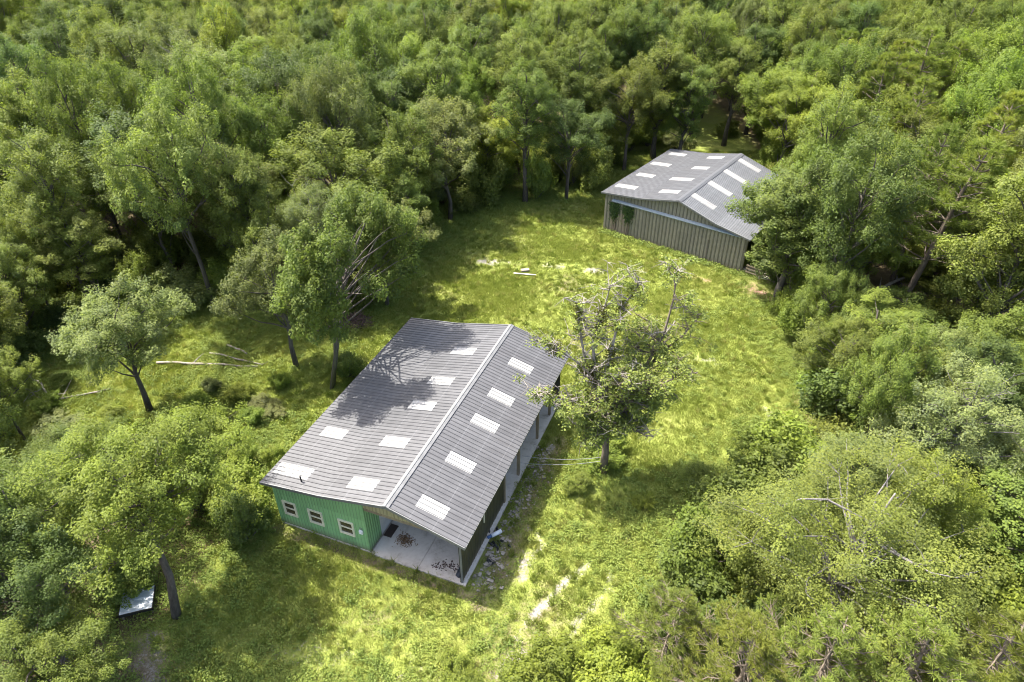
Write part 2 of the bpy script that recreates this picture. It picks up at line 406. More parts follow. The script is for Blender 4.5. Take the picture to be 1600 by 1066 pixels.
TREES = [
('twin', -13.8, 41.17, 1.2, 16.3, 4.3, 'mid', 0.25, -0.03, 'double-trunked oak standing at the left edge of the green barn roof'),
('oak_b', -17.29, 43.85, 3.91, 12, 4.0, 'grey', 0, 0, 'grey-green oak with pale slim trunk just left of the double-trunked oak'),
('moss', -16.39, 53.64, 4.66, 12, 4.6, 'grey', 0, 0, 'grey-green oak with bare grey branches showing in its crown, above the brush pile'),
('oak_c', -11.3, 52.8, 4.99, 11, 4.2, 'grey', 0, 0, 'rounded grey-green oak casting shade on the clearing behind the green barn'),
('oak_g', -26.8, 38.6, 5.92, 11, 4.4, 'grey', 0, 0, 'spreading grey-green oak standing among the fallen logs left of the green barn'),
('near_a', -18.14, 21.73, 4.65, 12.5, 5.0, 'bright', 0.05, 0.17, 'leaning oak with curved bare trunk beside the pale metal sheet'),
('near_b', -22.2, 18.67, 5.79, 11, 3.7, 'dark', 0, 0, 'dense dark green oak to the left of the pale metal sheet'),
('near_b', -23.28, 21.73, 0.18, 12, 4.4, 'mid', 0, 0, 'mid-green oak at the left picture edge above the dense dark oak'),
('near_c', -23.99, 26.42, 2.92, 9, 3.6, 'mid', 0, 0, 'mid-green oak up against the left side of the leaning oak'),
('near_c', -19.76, 15.42, 5.92, 9, 3.4, 'mid', 0, 0, 'mid-green oak filling the bottom left corner of the view'),
('oak_e', -34.05, 35.24, 4.08, 7.5, 2.6, 'mid', 0, 0, 'small mid-green oak with thin dark trunks at the left edge beside fallen logs'),
('tall_b', -35.08, 50.59, 5.66, 11, 3.2, 'olive', -0.08, 0.0, 'slim olive tree on a thin leaning trunk above the fallen logs'),
('tall_a', 23.86, 52.74, 0.71, 14, 4.0, 'olive', 0, 0, 'olive-green tree on a straight dark trunk by the right corner of the grey shed'),
('oak_b', 26.07, 54.84, 2.95, 14, 5.2, 'mid', -0.1, 0.03, 'mid-green oak with leaning trunk covering the right end of the grey shed roof'),
('pine_a', 31.99, 48.32, 1.55, 17, 5.2, 'pine', 0.14, 0.0, 'large fresh green pine with ivy on its leaning trunk, right of the grey shed'),
('pine_b', 46.54, 81.18, 3.41, 18, 5.0, 'pineY', 0, 0, 'yellowish pine standing tall in the upper right wood'),
('pine_a', 43.41, 60.16, 3.6, 17, 4.6, 'pineY', 0, 0, 'yellowish pine with pale trunk at the right picture edge'),
('pine_b', 26.23, 56.37, 0.08, 13, 3.8, 'bright', 0, 0, 'bright green pine behind the two trees at the grey shed'),
('sparse', 16.07, 20.45, 1.36, 12.5, 7.2, 'olive', 0, 0, 'wide thin-leaved oak with pale grey limbs filling the lower right'),
('moss', 25.56, 29.2, 1.76, 11, 4.6, 'pale', 0, 0, 'thin-leaved oak with dead white branches near the right picture edge'),
('pine_b', 7.52, 18.54, 5.75, 6.5, 2.4, 'pineY', 0, 0, 'young yellowish pine at the lower edge of the clearing, right of the sandy track'),
('pine_a', 9.54, 15.35, 4.81, 9, 3.2, 'pineY', 0, 0, 'yellowish pine second from left along the bottom right edge'),
('pine_b', 12.69, 15.28, 1.0, 9.5, 3.3, 'pineY', 0, 0, 'yellowish pine third from left along the bottom right edge'),
('pine_a', 15.85, 14.79, 5.01, 10, 3.4, 'pineY', 0, 0, 'yellowish pine fourth from left along the bottom right edge'),
('pine_b', 19.09, 14.92, 0.87, 10, 3.4, 'pineY', 0, 0, 'yellowish pine in the bottom right corner of the view'),
('oak_c', -2.88, 77.98, 3.88, 11, 4.7, 'yellow', 0, 0, 'yellow-green rounded oak at the front edge of the wood behind the clearing'),
('oak_e', -2.08, 96.1, 0.8, 13, 4.2, 'olive', 0, 0, 'olive oak standing right behind the yellow-green rounded oak'),
('moss', -37.68, 84.3, 0.01, 17, 7.0, 'pale', 0, 0, 'huge pale sage oak hung with grey moss in the upper left wood'),
('oak_a', 14.48, 85.09, 5.47, 14, 5.2, 'olive', 0, 0, 'broad olive oak at the wood edge above the far left corner of the grey shed'),
('oak_d', 6.51, 76.11, 1.32, 12, 4.6, 'dark', 0, 0, 'dark green oak at the wood edge between the yellow-green oak and the grey shed'),
('tall_c', -12.55, 80.03, 1.35, 17, 3.6, 'dark', 0, 0, 'tall dark tree on a black trunk at the deep gap in the wood'),
('shrub_a', 1.52, 18.1, 6.17, 2.2, 2.0, 'yellow', 0, 0, 'yellow-green bush at the bottom edge left of the others'),
('shrub_b', 4.92, 17.88, 5.48, 2.4, 2.2, 'yellow', 0, 0, 'larger yellow-green bush at the bottom edge beside the sandy track'),
('shrub_c', -2.71, 18.07, 1.82, 1.2, 1.1, 'bright', 0, 0, 'small bright bush at the bottom edge below the open bay'),
('shrub_a', 23.4, 36.06, 6.04, 5.5, 3.4, 'dark', 0, 0, 'big dark shrub at the right side of the clearing by the bare red soil'),
('shrub_c', 26.21, 42.58, 3.39, 5, 3.0, 'mid', 0, 0, 'mid-green shrub below the broken pine branches on the right'),
('shrub_b', 24.96, 21.14, 4.26, 4.5, 2.8, 'yellow', 0, 0, 'yellow-green shrub behind the pine in the bottom right corner'),
('shrub_b', 14.49, 28.71, 1.29, 4.2, 3.0, 'mid', 0, 0, 'mid-green shrub bulging into the right side of the clearing'),
('shrub_c', 11.13, 24.95, 5.91, 3.6, 2.6, 'bright', 0, 0, 'bright green shrub below the dead tree at the right edge of the grass'),
('shrub_a', 18.22, 29.56, 4.34, 4.6, 3.2, 'bright', 0, 0, 'bright green shrub above the wide thin-leaved oak'),
('shrub_b', 23.09, 29.62, 6.07, 5, 3.4, 'mid', 0, 0, 'mid-green shrub left of the dead white branches'),
('shrub_c', 22.79, 92.37, 5.61, 2.4, 1.9, 'pale', 0, 0, 'pale bush behind the far end of the grey shed'),
('shrub_a', 27.61, 57.11, 1.88, 2.6, 1.6, 'yellow', 0, 0, 'glowing yellow-green palmetto bush behind the leaning trunk by the grey shed'),
('shrub_b', 6.29, 33.54, 2.27, 1.4, 1.5, 'bright', 0, 0, 'bright bush at the foot of the dead tree'),
('shrub_a', -12.8, 42.35, 1.04, 2.2, 1.3, 'dark', 0, 0, 'dark bush at the foot of the double-trunked oak'),
('shrub_c', 21.83, 33.88, 0.92, 3.4, 2.6, 'olive', 0, 0, 'olive shrub just below the big dark shrub'),
('shrub_c', 31.17, 41.4, 0.41, 5.5, 3.4, 'dark', 0, 0, 'dark leafy thicket at the foot of the ivy pine'),
('shrub_a', 12.15, 30.36, 1.89, 1.8, 1.6, 'mid', 0, 0, 'low shrub at the right side of the dead tree shadow'),
('oak_e', 32.23, 37.22, 3.79, 9, 4.2, 'mid', 0, 0, 'mid-green oak at the right picture edge above the dead white branches'),
('oak_b', 34.39, 67.39, 0.02, 13, 4.4, 'olive', 0, 0, 'olive oak right behind the leaning trees of the grey shed'),
('oak_a', 28.93, 51.65, 4.26, 11, 4.0, 'mid', 0, 0, 'mid-green oak squeezed between the shed trees and the ivy pine'),
('oak_c', 37.29, 46.17, 2.12, 12, 4.6, 'mid', 0, 0, 'mid-green oak at the right picture edge beside the ivy pine'),
('tall_c', 18.93, 89.5, 1.95, 17, 4.2, 'olive', 0, 0, 'tall olive tree left of the lane behind the grey shed'),
('oak_d', 29.18, 106.55, 5.14, 15, 4.8, 'mid', 0, 0, 'mid-green oak closing the far end of the lane behind the grey shed'),
('tall_a', 22.04, 87.72, 3.02, 14, 3.4, 'mid', 0, 0, 'slim mid-green tree shading the lane behind the grey shed'),
('tall_d', 29.65, 94.23, 1.98, 15, 3.6, 'olive', 0, 0, 'slim olive tree beyond the lane behind the grey shed'),
('shrub_b', -21.74, 23.74, 3.02, 2.2, 1.7, 'mid', 0, 0, 'mid-green bush leaning over the upper end of the pale metal sheet'),
('oak_e', -27.19, 53.09, 3.3, 18.83, 4.92, 'olive', 0.028, -0.039, 'rightmost olive-green oak in front row of upper left wood'),
('oak_a', 65.57, 122.32, 3.22, 19.09, 4.07, 'mid', -0.014, -0.035, 'third mid-green oak from left in back row of upper right wood'),
('oak_d', -49.61, 59.52, 0.3, 14.47, 5.38, 'mid', 0.049, 0.003, 'leftmost mid-green oak in front row of upper left wood'),
('oak_g', -71.95, 111.61, 5.27, 19.86, 5.28, 'bright', -0.037, 0.023, 'second bright green oak from left in back row of upper left wood'),
('oak_d', 33.51, 144.48, 0.37, 18.62, 4.21, 'olive', -0.008, -0.036, 'third olive-green oak from left in farthest row of wood behind clearing'),
('oak_b', -38.26, 115.77, 5.16, 15.28, 4.94, 'mid', 0.003, -0.032, 'rightmost mid-green oak in back row of upper left wood'),
('oak_e', 93.66, 143.09, 5.45, 14.67, 4.98, 'dark', -0.014, 0.029, 'fifth dark green oak from left in farthest row of upper right wood'),
('oak_c', 43.86, 125.24, 4.2, 17.82, 5.52, 'bright', 0.034, -0.024, 'rightmost bright green oak in farthest row of wood behind clearing'),
('oak_b', 56.71, 147.91, 0.07, 19.72, 4.68, 'bright', 0.005, -0.025, 'leftmost bright green oak in farthest row of upper right wood'),
('oak_g', -7.66, 113.88, 1.72, 18.81, 5.29, 'olive', -0.015, 0.044, 'fifth olive-green oak from left in back row of wood behind clearing'),
('oak_d', 67.27, 84.93, 6.01, 14.62, 5.73, 'grey', 0.002, 0.003, 'only grey-green oak in second row of upper right wood'),
('oak_d', 44.19, 110.06, 1.14, 13.68, 4.32, 'bright', 0.026, -0.032, 'only bright green oak in back row of upper right wood'),
('oak_b', -20.29, 91.19, 2.35, 17.48, 5.18, 'dark', -0.015, 0.045, 'second dark green oak from left in third row of wood behind clearing'),
('oak_a', 87.93, 134.14, 1.89, 17.98, 5.09, 'bright', -0.02, 0.001, 'rightmost bright green oak in farthest row of upper right wood'),
('oak_d', -53.19, 144.62, 4.03, 15.79, 4.26, 'dark', -0.013, -0.036, 'rightmost dark green oak in farthest row of upper left wood'),
('oak_e', 12.33, 105.55, 5.16, 19.72, 5.94, 'mid', 0.016, -0.012, 'leftmost mid-green oak in back row of wood behind clearing'),
('oak_e', 60.15, 75.86, 2.71, 17.01, 4.65, 'olive', -0.027, -0.021, 'only olive-green oak in second row of upper right wood'),
('oak_e', -31.38, 146.97, 4.65, 19.75, 5.83, 'bright', -0.02, -0.025, 'third bright green oak from left in farthest row of wood behind clearing'),
('oak_c', -64.9, 92.46, 0.86, 17.54, 4.89, 'mid', -0.011, -0.002, 'leftmost mid-green oak in third row of upper left wood'),
('oak_d', -47.89, 101.63, 0.97, 16.58, 4.07, 'olive', 0.049, -0.021, 'rightmost olive-green oak in third row of upper left wood'),
('oak_f', -4.95, 106.88, 0.1, 17.69, 5.21, 'dark', -0.037, -0.022, 'third dark green oak from left in back row of wood behind clearing'),
('oak_c', 24.23, 117.88, 4.68, 18.25, 4.05, 'olive', 0.009, -0.046, 'rightmost olive-green oak in back row of wood behind clearing'),
('oak_b', 8.44, 92.63, 3.4, 16.73, 4.66, 'olive', -0.045, 0.023, 'rightmost olive-green oak in third row of wood behind clearing'),
('oak_c', -55.5, 69.39, 6.15, 13.91, 5.88, 'dark', 0.05, 0.02, 'only dark green oak in front row of upper left wood'),
('oak_b', -78.24, 118.37, 1.16, 15.4, 5.84, 'mid', 0.03, -0.043, 'second mid-green oak from left in back row of upper left wood'),
('oak_g', -46.78, 108.3, 6.12, 17.09, 4.51, 'olive', 0.031, 0.036, 'rightmost olive-green oak in back row of upper left wood'),
('oak_a', -18.09, 143.91, 4.18, 18.66, 5.5, 'grey', 0.032, -0.036, 'third grey-green oak from left in farthest row of wood behind clearing'),
('oak_e', -28.89, 108.73, 5.0, 15.03, 4.67, 'dark', -0.012, 0.022, 'leftmost dark green oak in back row of wood behind clearing'),
('oak_c', -30.66, 79.41, 3.72, 17.6, 5.92, 'bright', 0.007, 0.024, 'rightmost bright green oak in second row of upper left wood'),
('oak_a', -63.25, 83.51, 5.89, 13.72, 4.4, 'bright', 0.016, -0.015, 'leftmost bright green oak in second row of upper left wood'),
('oak_d', -45.91, 70.52, 2.16, 15.37, 4.47, 'grey', 0.025, -0.018, 'leftmost grey-green oak in front row of upper left wood'),
('oak_d', -16.47, 60.29, 1.51, 13.93, 5.99, 'mid', 0.017, 0.044, 'leftmost mid-green oak in front row of wood behind clearing'),
('oak_a', -14.02, 111.05, 4.28, 19.84, 4.01, 'olive', -0.033, -0.047, 'third olive-green oak from left in back row of wood behind clearing'),
('oak_f', 79.71, 131.91, 5.64, 17.17, 5.88, 'mid', -0.001, 0.044, 'rightmost mid-green oak in farthest row of upper right wood'),
('oak_b', -78.52, 144.51, 0.53, 18.02, 5.28, 'bright', -0.019, -0.039, 'third bright green oak from left in farthest row of upper left wood'),
('oak_b', 77.25, 99.61, 2.77, 17.39, 5.71, 'bright', -0.014, -0.008, 'fourth bright green oak from left in third row of upper right wood'),
('oak_g', 5.0, 124.49, 2.82, 14.36, 4.02, 'olive', 0.033, -0.028, 'second olive-green oak from left in farthest row of wood behind clearing'),
('oak_c', -43.83, 94.19, 0.45, 18.07, 5.59, 'grey', 0.027, -0.012, 'only grey-green oak in third row of upper left wood'),
('oak_a', -10.94, 103.22, 4.4, 18.81, 5.31, 'dark', -0.023, 0.031, 'third dark green oak from left in third row of wood behind clearing'),
('oak_c', -57.16, 82.06, 2.03, 13.93, 4.34, 'bright', -0.047, 0.004, 'second bright green oak from left in second row of upper left wood'),
('oak_b', 53.98, 79.29, 0.79, 19.67, 5.22, 'bright', -0.03, -0.014, 'rightmost bright green oak in second row of upper right wood'),
('oak_d', -59.6, 98.33, 0.74, 18.11, 4.89, 'dark', -0.018, 0.041, 'only dark green oak in third row of upper left wood'),
('oak_b', -11.11, 90.71, 6.09, 16.37, 5.54, 'bright', 0.01, -0.04, 'only bright green oak in third row of wood behind clearing'),
('oak_a', -18.73, 129.57, 1.48, 13.84, 5.96, 'grey', 0.021, -0.015, 'second grey-green oak from left in farthest row of wood behind clearing'),
('oak_e', -50.58, 91.06, 4.72, 18.84, 4.61, 'olive', -0.026, -0.015, 'leftmost olive-green oak in third row of upper left wood'),
('oak_d', -26.36, 94.38, 1.06, 14.43, 4.48, 'mid', -0.04, 0.022, 'leftmost mid-green oak in third row of wood behind clearing'),
('oak_f', -74.57, 139.02, 3.35, 18.68, 4.65, 'bright', -0.041, -0.03, 'rightmost bright green oak in farthest row of upper left wood'),
('oak_c', -38.81, 97.44, 5.42, 14.01, 4.17, 'bright', 0.044, -0.009, 'rightmost bright green oak in third row of upper left wood'),
('oak_f', 37.64, 122.87, 5.85, 19.72, 5.79, 'dark', 0.011, 0.006, 'rightmost dark green oak in back row of wood behind clearing'),
('oak_g', -70.49, 93.14, 2.47, 14.29, 4.68, 'bright', -0.05, -0.011, 'leftmost bright green oak in third row of upper left wood'),
('oak_f', -25.24, 75.35, 2.35, 18.98, 5.78, 'dark', 0.039, -0.029, 'leftmost dark green oak in second row of wood behind clearing'),
('oak_d', 61.99, 102.25, 3.03, 19.21, 5.46, 'mid', 0.01, -0.026, 'second mid-green oak from left in third row of upper right wood'),
('oak_c', -28.5, 87.72, 0.39, 14.17, 5.57, 'dark', -0.002, 0.033, 'leftmost dark green oak in third row of wood behind clearing'),
('oak_b', -46.89, 145.29, 3.86, 19.03, 5.29, 'grey', 0.03, 0.034, 'rightmost grey-green oak in farthest row of upper left wood'),
('oak_g', -77.71, 107.73, 1.15, 18.43, 5.47, 'dark', 0.039, 0.005, 'leftmost dark green oak in back row of upper left wood'),
('oak_g', 70.27, 103.84, 1.3, 19.16, 4.73, 'mid', -0.013, -0.004, 'rightmost mid-green oak in third row of upper right wood'),
('oak_e', 50.62, 114.86, 0.04, 14.04, 4.81, 'olive', 0.048, 0.046, 'leftmost olive-green oak in back row of upper right wood'),
('oak_a', 25.62, 47.94, 6.27, 18.19, 4.59, 'dark', 0.025, -0.03, 'leftmost dark green oak in wood right of the clearing'),
('oak_g', -52.89, 77.8, 3.62, 19.39, 5.28, 'dark', -0.02, -0.016, 'leftmost dark green oak in second row of upper left wood'),
('oak_b', 4.59, 133.28, 4.52, 13.83, 4.84, 'mid', -0.035, 0.047, 'second mid-green oak from left in farthest row of wood behind clearing'),
('oak_a', -103.71, 142.73, 0.88, 15.81, 5.62, 'dark', 0.031, -0.048, 'leftmost dark green oak in farthest row of upper left wood'),
('oak_c', 36.59, 61.32, 5.27, 13.58, 5.04, 'bright', -0.003, -0.048, 'leftmost bright green oak in front row of upper right wood'),
('oak_a', -48.45, 83.29, 0.77, 14.41, 4.73, 'yellow', -0.033, -0.004, 'only yellow-green oak in second row of upper left wood'),
('oak_d', -93.37, 146.15, 3.02, 13.61, 4.03, 'mid', 0.021, -0.049, 'leftmost mid-green oak in farthest row of upper left wood'),
('oak_c', 42.9, 73.74, 3.5, 15.05, 5.38, 'yellow', -0.006, -0.04, 'only yellow-green oak in second row of upper right wood'),
('oak_e', 43.81, 53.58, 5.96, 17.2, 4.55, 'grey', 0.049, -0.02, 'leftmost grey-green oak in front row of upper right wood'),
('oak_f', 49.95, 58.33, 3.89, 14.0, 4.9, 'mid', -0.04, 0.001, 'only mid-green oak in front row of upper right wood'),
('oak_a', -29.58, 129.92, 3.55, 16.16, 4.91, 'bright', -0.029, -0.005, 'second bright green oak from left in farthest row of wood behind clearing'),
('oak_c', -39.72, 46.58, 1.73, 10.38, 3.43, 'olive', 0.028, 0.024, 'third olive-green oak from left in wood left of the green barn'),
('oak_e', -42.62, 59.46, 2.86, 13.84, 5.48, 'mid', 0.019, 0.011, 'second mid-green oak from left in front row of upper left wood'),
('oak_d', 30.99, 114.14, 3.84, 13.67, 4.82, 'yellow', 0.011, -0.028, 'rightmost yellow-green oak in back row of wood behind clearing'),
('oak_a', -29.49, 63.8, 6.24, 19.65, 4.41, 'mid', 0.014, -0.006, 'rightmost mid-green oak in front row of upper left wood'),
('oak_g', -57.93, 137.87, 4.83, 17.59, 5.28, 'mid', -0.016, -0.04, 'second mid-green oak from left in farthest row of upper left wood'),
('oak_e', 68.74, 109.52, 4.0, 17.29, 4.1, 'olive', 0.022, -0.024, 'fourth olive-green oak from left in back row of upper right wood'),
('oak_e', -6.08, 84.73, 4.09, 13.97, 4.84, 'bright', 0.018, -0.018, 'rightmost bright green oak in second row of wood behind clearing'),
('oak_f', -65.1, 112.19, 0.88, 14.75, 5.76, 'bright', -0.045, 0.044, 'third bright green oak from left in back row of upper left wood'),
('oak_f', 23.33, 123.44, 4.83, 14.37, 4.41, 'grey', -0.005, -0.027, 'second grey-green oak from left in back row of wood behind clearing'),
('oak_e', -80.93, 134.3, 3.94, 18.04, 4.21, 'grey', 0.02, 0.004, 'leftmost grey-green oak in farthest row of upper left wood'),
('oak_d', -54.51, 101.1, 3.07, 13.65, 5.16, 'yellow', 0.037, 0.042, 'only yellow-green oak in third row of upper left wood'),
('oak_b', -17.97, 72.36, 4.57, 18.53, 4.58, 'dark', -0.05, 0.044, 'only dark green oak in front row of wood behind clearing'),
('oak_g', 50.12, 74.37, 2.89, 17.8, 4.84, 'bright', 0.041, 0.002, 'second bright green oak from left in second row of upper right wood'),
('oak_d', 84.9, 119.93, 0.09, 16.95, 4.01, 'mid', 0.027, -0.039, 'rightmost mid-green oak in back row of upper right wood'),
('oak_e', 26.94, 131.83, 4.09, 18.15, 5.7, 'mid', -0.006, 0.0, 'fourth mid-green oak from left in farthest row of wood behind clearing'),
('oak_a', 51.13, 146.52, 2.48, 14.81, 5.07, 'mid', -0.047, -0.044, 'leftmost mid-green oak in farthest row of upper right wood'),
('oak_d', 46.73, 138.39, 6.03, 14.91, 4.81, 'mid', -0.023, 0.002, 'rightmost mid-green oak in farthest row of wood behind clearing'),
('oak_f', 101.23, 135.78, 3.52, 18.65, 4.83, 'dark', 0.033, 0.024, 'rightmost dark green oak in farthest row of upper right wood'),
('oak_g', -64.76, 120.59, 1.21, 17.28, 5.43, 'dark', 0.003, 0.034, 'rightmost dark green oak in back row of upper left wood'),
('oak_e', -28.16, 119.52, 5.77, 19.26, 4.53, 'olive', 0.011, 0.004, 'leftmost olive-green oak in back row of wood behind clearing'),
('oak_d', 82.93, 124.1, 2.95, 17.93, 4.17, 'olive', -0.006, -0.035, 'fifth olive-green oak from left in back row of upper right wood'),
('oak_b', -6.86, 70.6, 5.22, 13.96, 5.35, 'grey', 0.009, -0.043, 'rightmost grey-green oak in front row of wood behind clearing'),
('oak_d', -18.58, 107.66, 0.24, 16.27, 4.26, 'olive', 0.029, -0.008, 'second olive-green oak from left in back row of wood behind clearing'),
('oak_d', 16.98, 149.65, 1.11, 16.07, 4.93, 'dark', -0.003, -0.018, 'third dark green oak from left in farthest row of wood behind clearing'),
('oak_d', -98.17, 149.67, 1.14, 18.36, 5.45, 'olive', 0.048, -0.049, 'only olive-green oak in farthest row of upper left wood'),
('oak_e', -52.41, 112.49, 0.71, 16.75, 5.16, 'mid', 0.005, -0.04, 'fourth mid-green oak from left in back row of upper left wood'),
('oak_f', -26.71, 58.6, 5.26, 13.93, 4.35, 'grey', 0.027, -0.003, 'rightmost grey-green oak in front row of upper left wood'),
('oak_f', -37.09, 75.17, 3.72, 17.49, 4.01, 'dark', -0.018, -0.011, 'rightmost dark green oak in second row of upper left wood'),
('oak_b', -41.69, 104.28, 3.72, 18.25, 4.41, 'mid', 0.02, 0.023, 'rightmost mid-green oak in third row of upper left wood'),
('oak_a', 64.46, 93.59, 3.7, 17.59, 5.38, 'bright', 0.03, 0.015, 'third bright green oak from left in third row of upper right wood'),
('oak_f', -44.81, 77.09, 5.83, 17.06, 5.26, 'mid', -0.048, -0.0, 'only mid-green oak in second row of upper left wood'),
('oak_a', -53.87, 130.95, 0.13, 17.66, 4.62, 'yellow', -0.027, -0.022, 'second yellow-green oak from left in farthest row of upper left wood'),
('oak_d', -14.31, 138.45, 2.55, 15.17, 4.96, 'grey', 0.039, 0.049, 'fourth grey-green oak from left in farthest row of wood behind clearing'),
('oak_b', 53.58, 102.26, 3.01, 17.79, 4.57, 'olive', 0.035, -0.032, 'only olive-green oak in third row of upper right wood'),
('oak_b', -4.37, 129.25, 2.03, 16.69, 5.26, 'grey', 0.021, 0.046, 'rightmost grey-green oak in farthest row of wood behind clearing'),
('oak_e', -35.56, 123.13, 4.13, 14.96, 4.33, 'bright', 0.006, -0.045, 'only bright green oak in back row of wood behind clearing'),
('oak_c', -10.94, 65.67, 0.93, 14.91, 4.87, 'mid', -0.019, 0.027, 'rightmost mid-green oak in front row of wood behind clearing'),
('oak_f', -37.24, 143.61, 1.59, 15.12, 4.59, 'bright', 0.003, 0.013, 'leftmost bright green oak in farthest row of wood behind clearing'),
('oak_b', -6.33, 144.25, 0.69, 15.5, 5.56, 'grey', 0.008, 0.014, 'fifth grey-green oak from left in farthest row of wood behind clearing'),
('oak_g', -23.8, 65.69, 1.59, 16.7, 4.42, 'bright', -0.023, 0.011, 'only bright green oak in front row of upper left wood'),
('oak_f', 12.49, 146.32, 5.88, 19.92, 4.86, 'dark', 0.016, -0.045, 'second dark green oak from left in farthest row of wood behind clearing'),
('oak_b', 54.71, 86.83, 4.87, 17.36, 4.42, 'bright', -0.007, -0.028, 'leftmost bright green oak in second row of upper right wood'),
('oak_c', 83.31, 112.12, 4.93, 17.93, 4.08, 'olive', 0.035, -0.012, 'rightmost olive-green oak in back row of upper right wood'),
('oak_a', 48.67, 105.64, 1.23, 19.56, 4.06, 'mid', 0.024, 0.025, 'leftmost mid-green oak in back row of upper right wood'),
('oak_g', 15.8, 117.8, 4.22, 18.05, 5.54, 'mid', -0.014, -0.006, 'rightmost mid-green oak in back row of wood behind clearing'),
('oak_a', -59.43, 125.33, 3.76, 18.6, 5.6, 'bright', 0.048, 0.012, 'rightmost bright green oak in back row of upper left wood'),
('oak_g', -34.63, 106.17, 3.31, 17.77, 4.51, 'grey', 0.025, 0.005, 'only grey-green oak in back row of upper left wood'),
('oak_d', 23.71, 148.75, 2.05, 16.48, 4.96, 'dark', -0.015, 0.025, 'fourth dark green oak from left in farthest row of wood behind clearing'),
('oak_f', -17.01, 66.68, 4.27, 19.89, 4.38, 'grey', -0.023, 0.023, 'leftmost grey-green oak in front row of wood behind clearing'),
('oak_b', 23.12, 139.55, 0.94, 14.93, 5.22, 'bright', -0.03, 0.013, 'seventh bright green oak from left in farthest row of wood behind clearing'),
('oak_f', 5.16, 103.99, 2.05, 18.63, 5.15, 'mid', 0.048, 0.032, 'third mid-green oak from left in third row of wood behind clearing'),
('oak_d', -84.71, 147.62, 0.1, 14.78, 5.46, 'yellow', 0.038, 0.043, 'leftmost yellow-green oak in farthest row of upper left wood'),
('oak_e', 53.26, 93.9, 6.25, 13.86, 5.94, 'bright', 0.03, 0.047, 'second bright green oak from left in third row of upper right wood'),
('oak_b', -52.43, 124.94, 5.44, 19.06, 5.89, 'yellow', 0.028, -0.027, 'only yellow-green oak in back row of upper left wood'),
('oak_f', -90.85, 135.09, 5.9, 15.72, 5.57, 'bright', 0.005, 0.01, 'leftmost bright green oak in farthest row of upper left wood'),
('oak_g', -88.62, 116.29, 4.12, 15.66, 5.33, 'mid', 0.037, 0.04, 'leftmost mid-green oak in back row of upper left wood'),
('oak_f', 33.44, 131.98, 0.06, 15.64, 4.48, 'olive', -0.034, -0.04, 'fourth olive-green oak from left in farthest row of wood behind clearing'),
('oak_b', -41.69, 66.3, 4.95, 19.72, 4.08, 'mid', 0.009, -0.05, 'third mid-green oak from left in front row of upper left wood'),
('oak_a', -48.35, 119.59, 4.29, 13.91, 5.58, 'mid', -0.007, -0.004, 'fifth mid-green oak from left in back row of upper left wood'),
('oak_c', 18.87, 101.07, 2.46, 18.84, 4.98, 'dark', -0.032, 0.03, 'rightmost dark green oak in third row of wood behind clearing'),
('oak_c', -45.89, 129.67, 5.36, 16.0, 5.47, 'mid', -0.032, -0.021, 'rightmost mid-green oak in farthest row of upper left wood'),
('oak_f', 9.34, 138.68, 3.73, 16.27, 4.37, 'mid', -0.02, 0.03, 'third mid-green oak from left in farthest row of wood behind clearing'),
('oak_b', 69.3, 137.55, 5.61, 18.22, 5.44, 'mid', 0.036, -0.034, 'second mid-green oak from left in farthest row of upper right wood'),
('oak_f', -22.19, 116.88, 3.53, 16.21, 4.49, 'dark', 0.007, -0.05, 'second dark green oak from left in back row of wood behind clearing'),
('oak_e', -37.53, 135.21, 3.22, 17.83, 5.88, 'grey', -0.024, -0.005, 'leftmost grey-green oak in farthest row of wood behind clearing'),
('oak_c', 78.47, 143.65, 6.04, 14.75, 5.28, 'olive', 0.001, -0.013, 'second olive-green oak from left in farthest row of upper right wood'),
('oak_c', 6.86, 115.92, 4.01, 16.8, 5.11, 'olive', -0.03, -0.001, 'sixth olive-green oak from left in back row of wood behind clearing'),
('oak_f', 54.86, 131.66, 5.44, 18.01, 4.67, 'dark', -0.04, 0.004, 'second dark green oak from left in farthest row of upper right wood'),
('oak_d', 75.11, 121.65, 2.2, 16.87, 5.17, 'olive', 0.03, -0.039, 'third olive-green oak from left in back row of upper right wood'),
('oak_g', -11.85, 120.97, 4.87, 18.81, 4.11, 'olive', -0.043, -0.001, 'fourth olive-green oak from left in back row of wood behind clearing'),
('oak_f', -30.42, 100.02, 5.31, 16.76, 4.12, 'olive', 0.025, 0.005, 'leftmost olive-green oak in third row of wood behind clearing'),
('oak_e', 3.13, 143.0, 6.23, 14.65, 5.97, 'mid', -0.004, 0.046, 'leftmost mid-green oak in farthest row of wood behind clearing'),
('oak_a', 70.19, 132.25, 3.56, 15.21, 4.1, 'dark', 0.03, -0.017, 'fourth dark green oak from left in farthest row of upper right wood'),
('oak_a', 39.77, 102.03, 0.08, 15.38, 4.04, 'mid', -0.049, -0.038, 'leftmost mid-green oak in third row of upper right wood'),
('oak_c', 39.47, 143.38, 4.7, 18.07, 4.35, 'olive', 0.008, 0.021, 'rightmost olive-green oak in farthest row of wood behind clearing'),
('oak_g', -73.51, 132.04, 2.17, 18.25, 5.85, 'bright', 0.049, 0.005, 'second bright green oak from left in farthest row of upper left wood'),
('oak_f', -59.82, 88.82, 5.61, 15.78, 5.52, 'mid', 0.024, -0.045, 'second mid-green oak from left in third row of upper left wood'),
('oak_g', 38.08, 82.02, 4.21, 17.84, 5.16, 'mid', 0.037, 0.022, 'leftmost mid-green oak in second row of upper right wood'),
('oak_a', -31.69, 56.44, 4.76, 14.77, 4.21, 'olive', -0.043, 0.049, 'second olive-green oak from left in front row of upper left wood'),
('oak_b', 34.68, 110.42, 3.19, 18.04, 4.47, 'grey', 0.016, 0.011, 'rightmost grey-green oak in back row of wood behind clearing'),
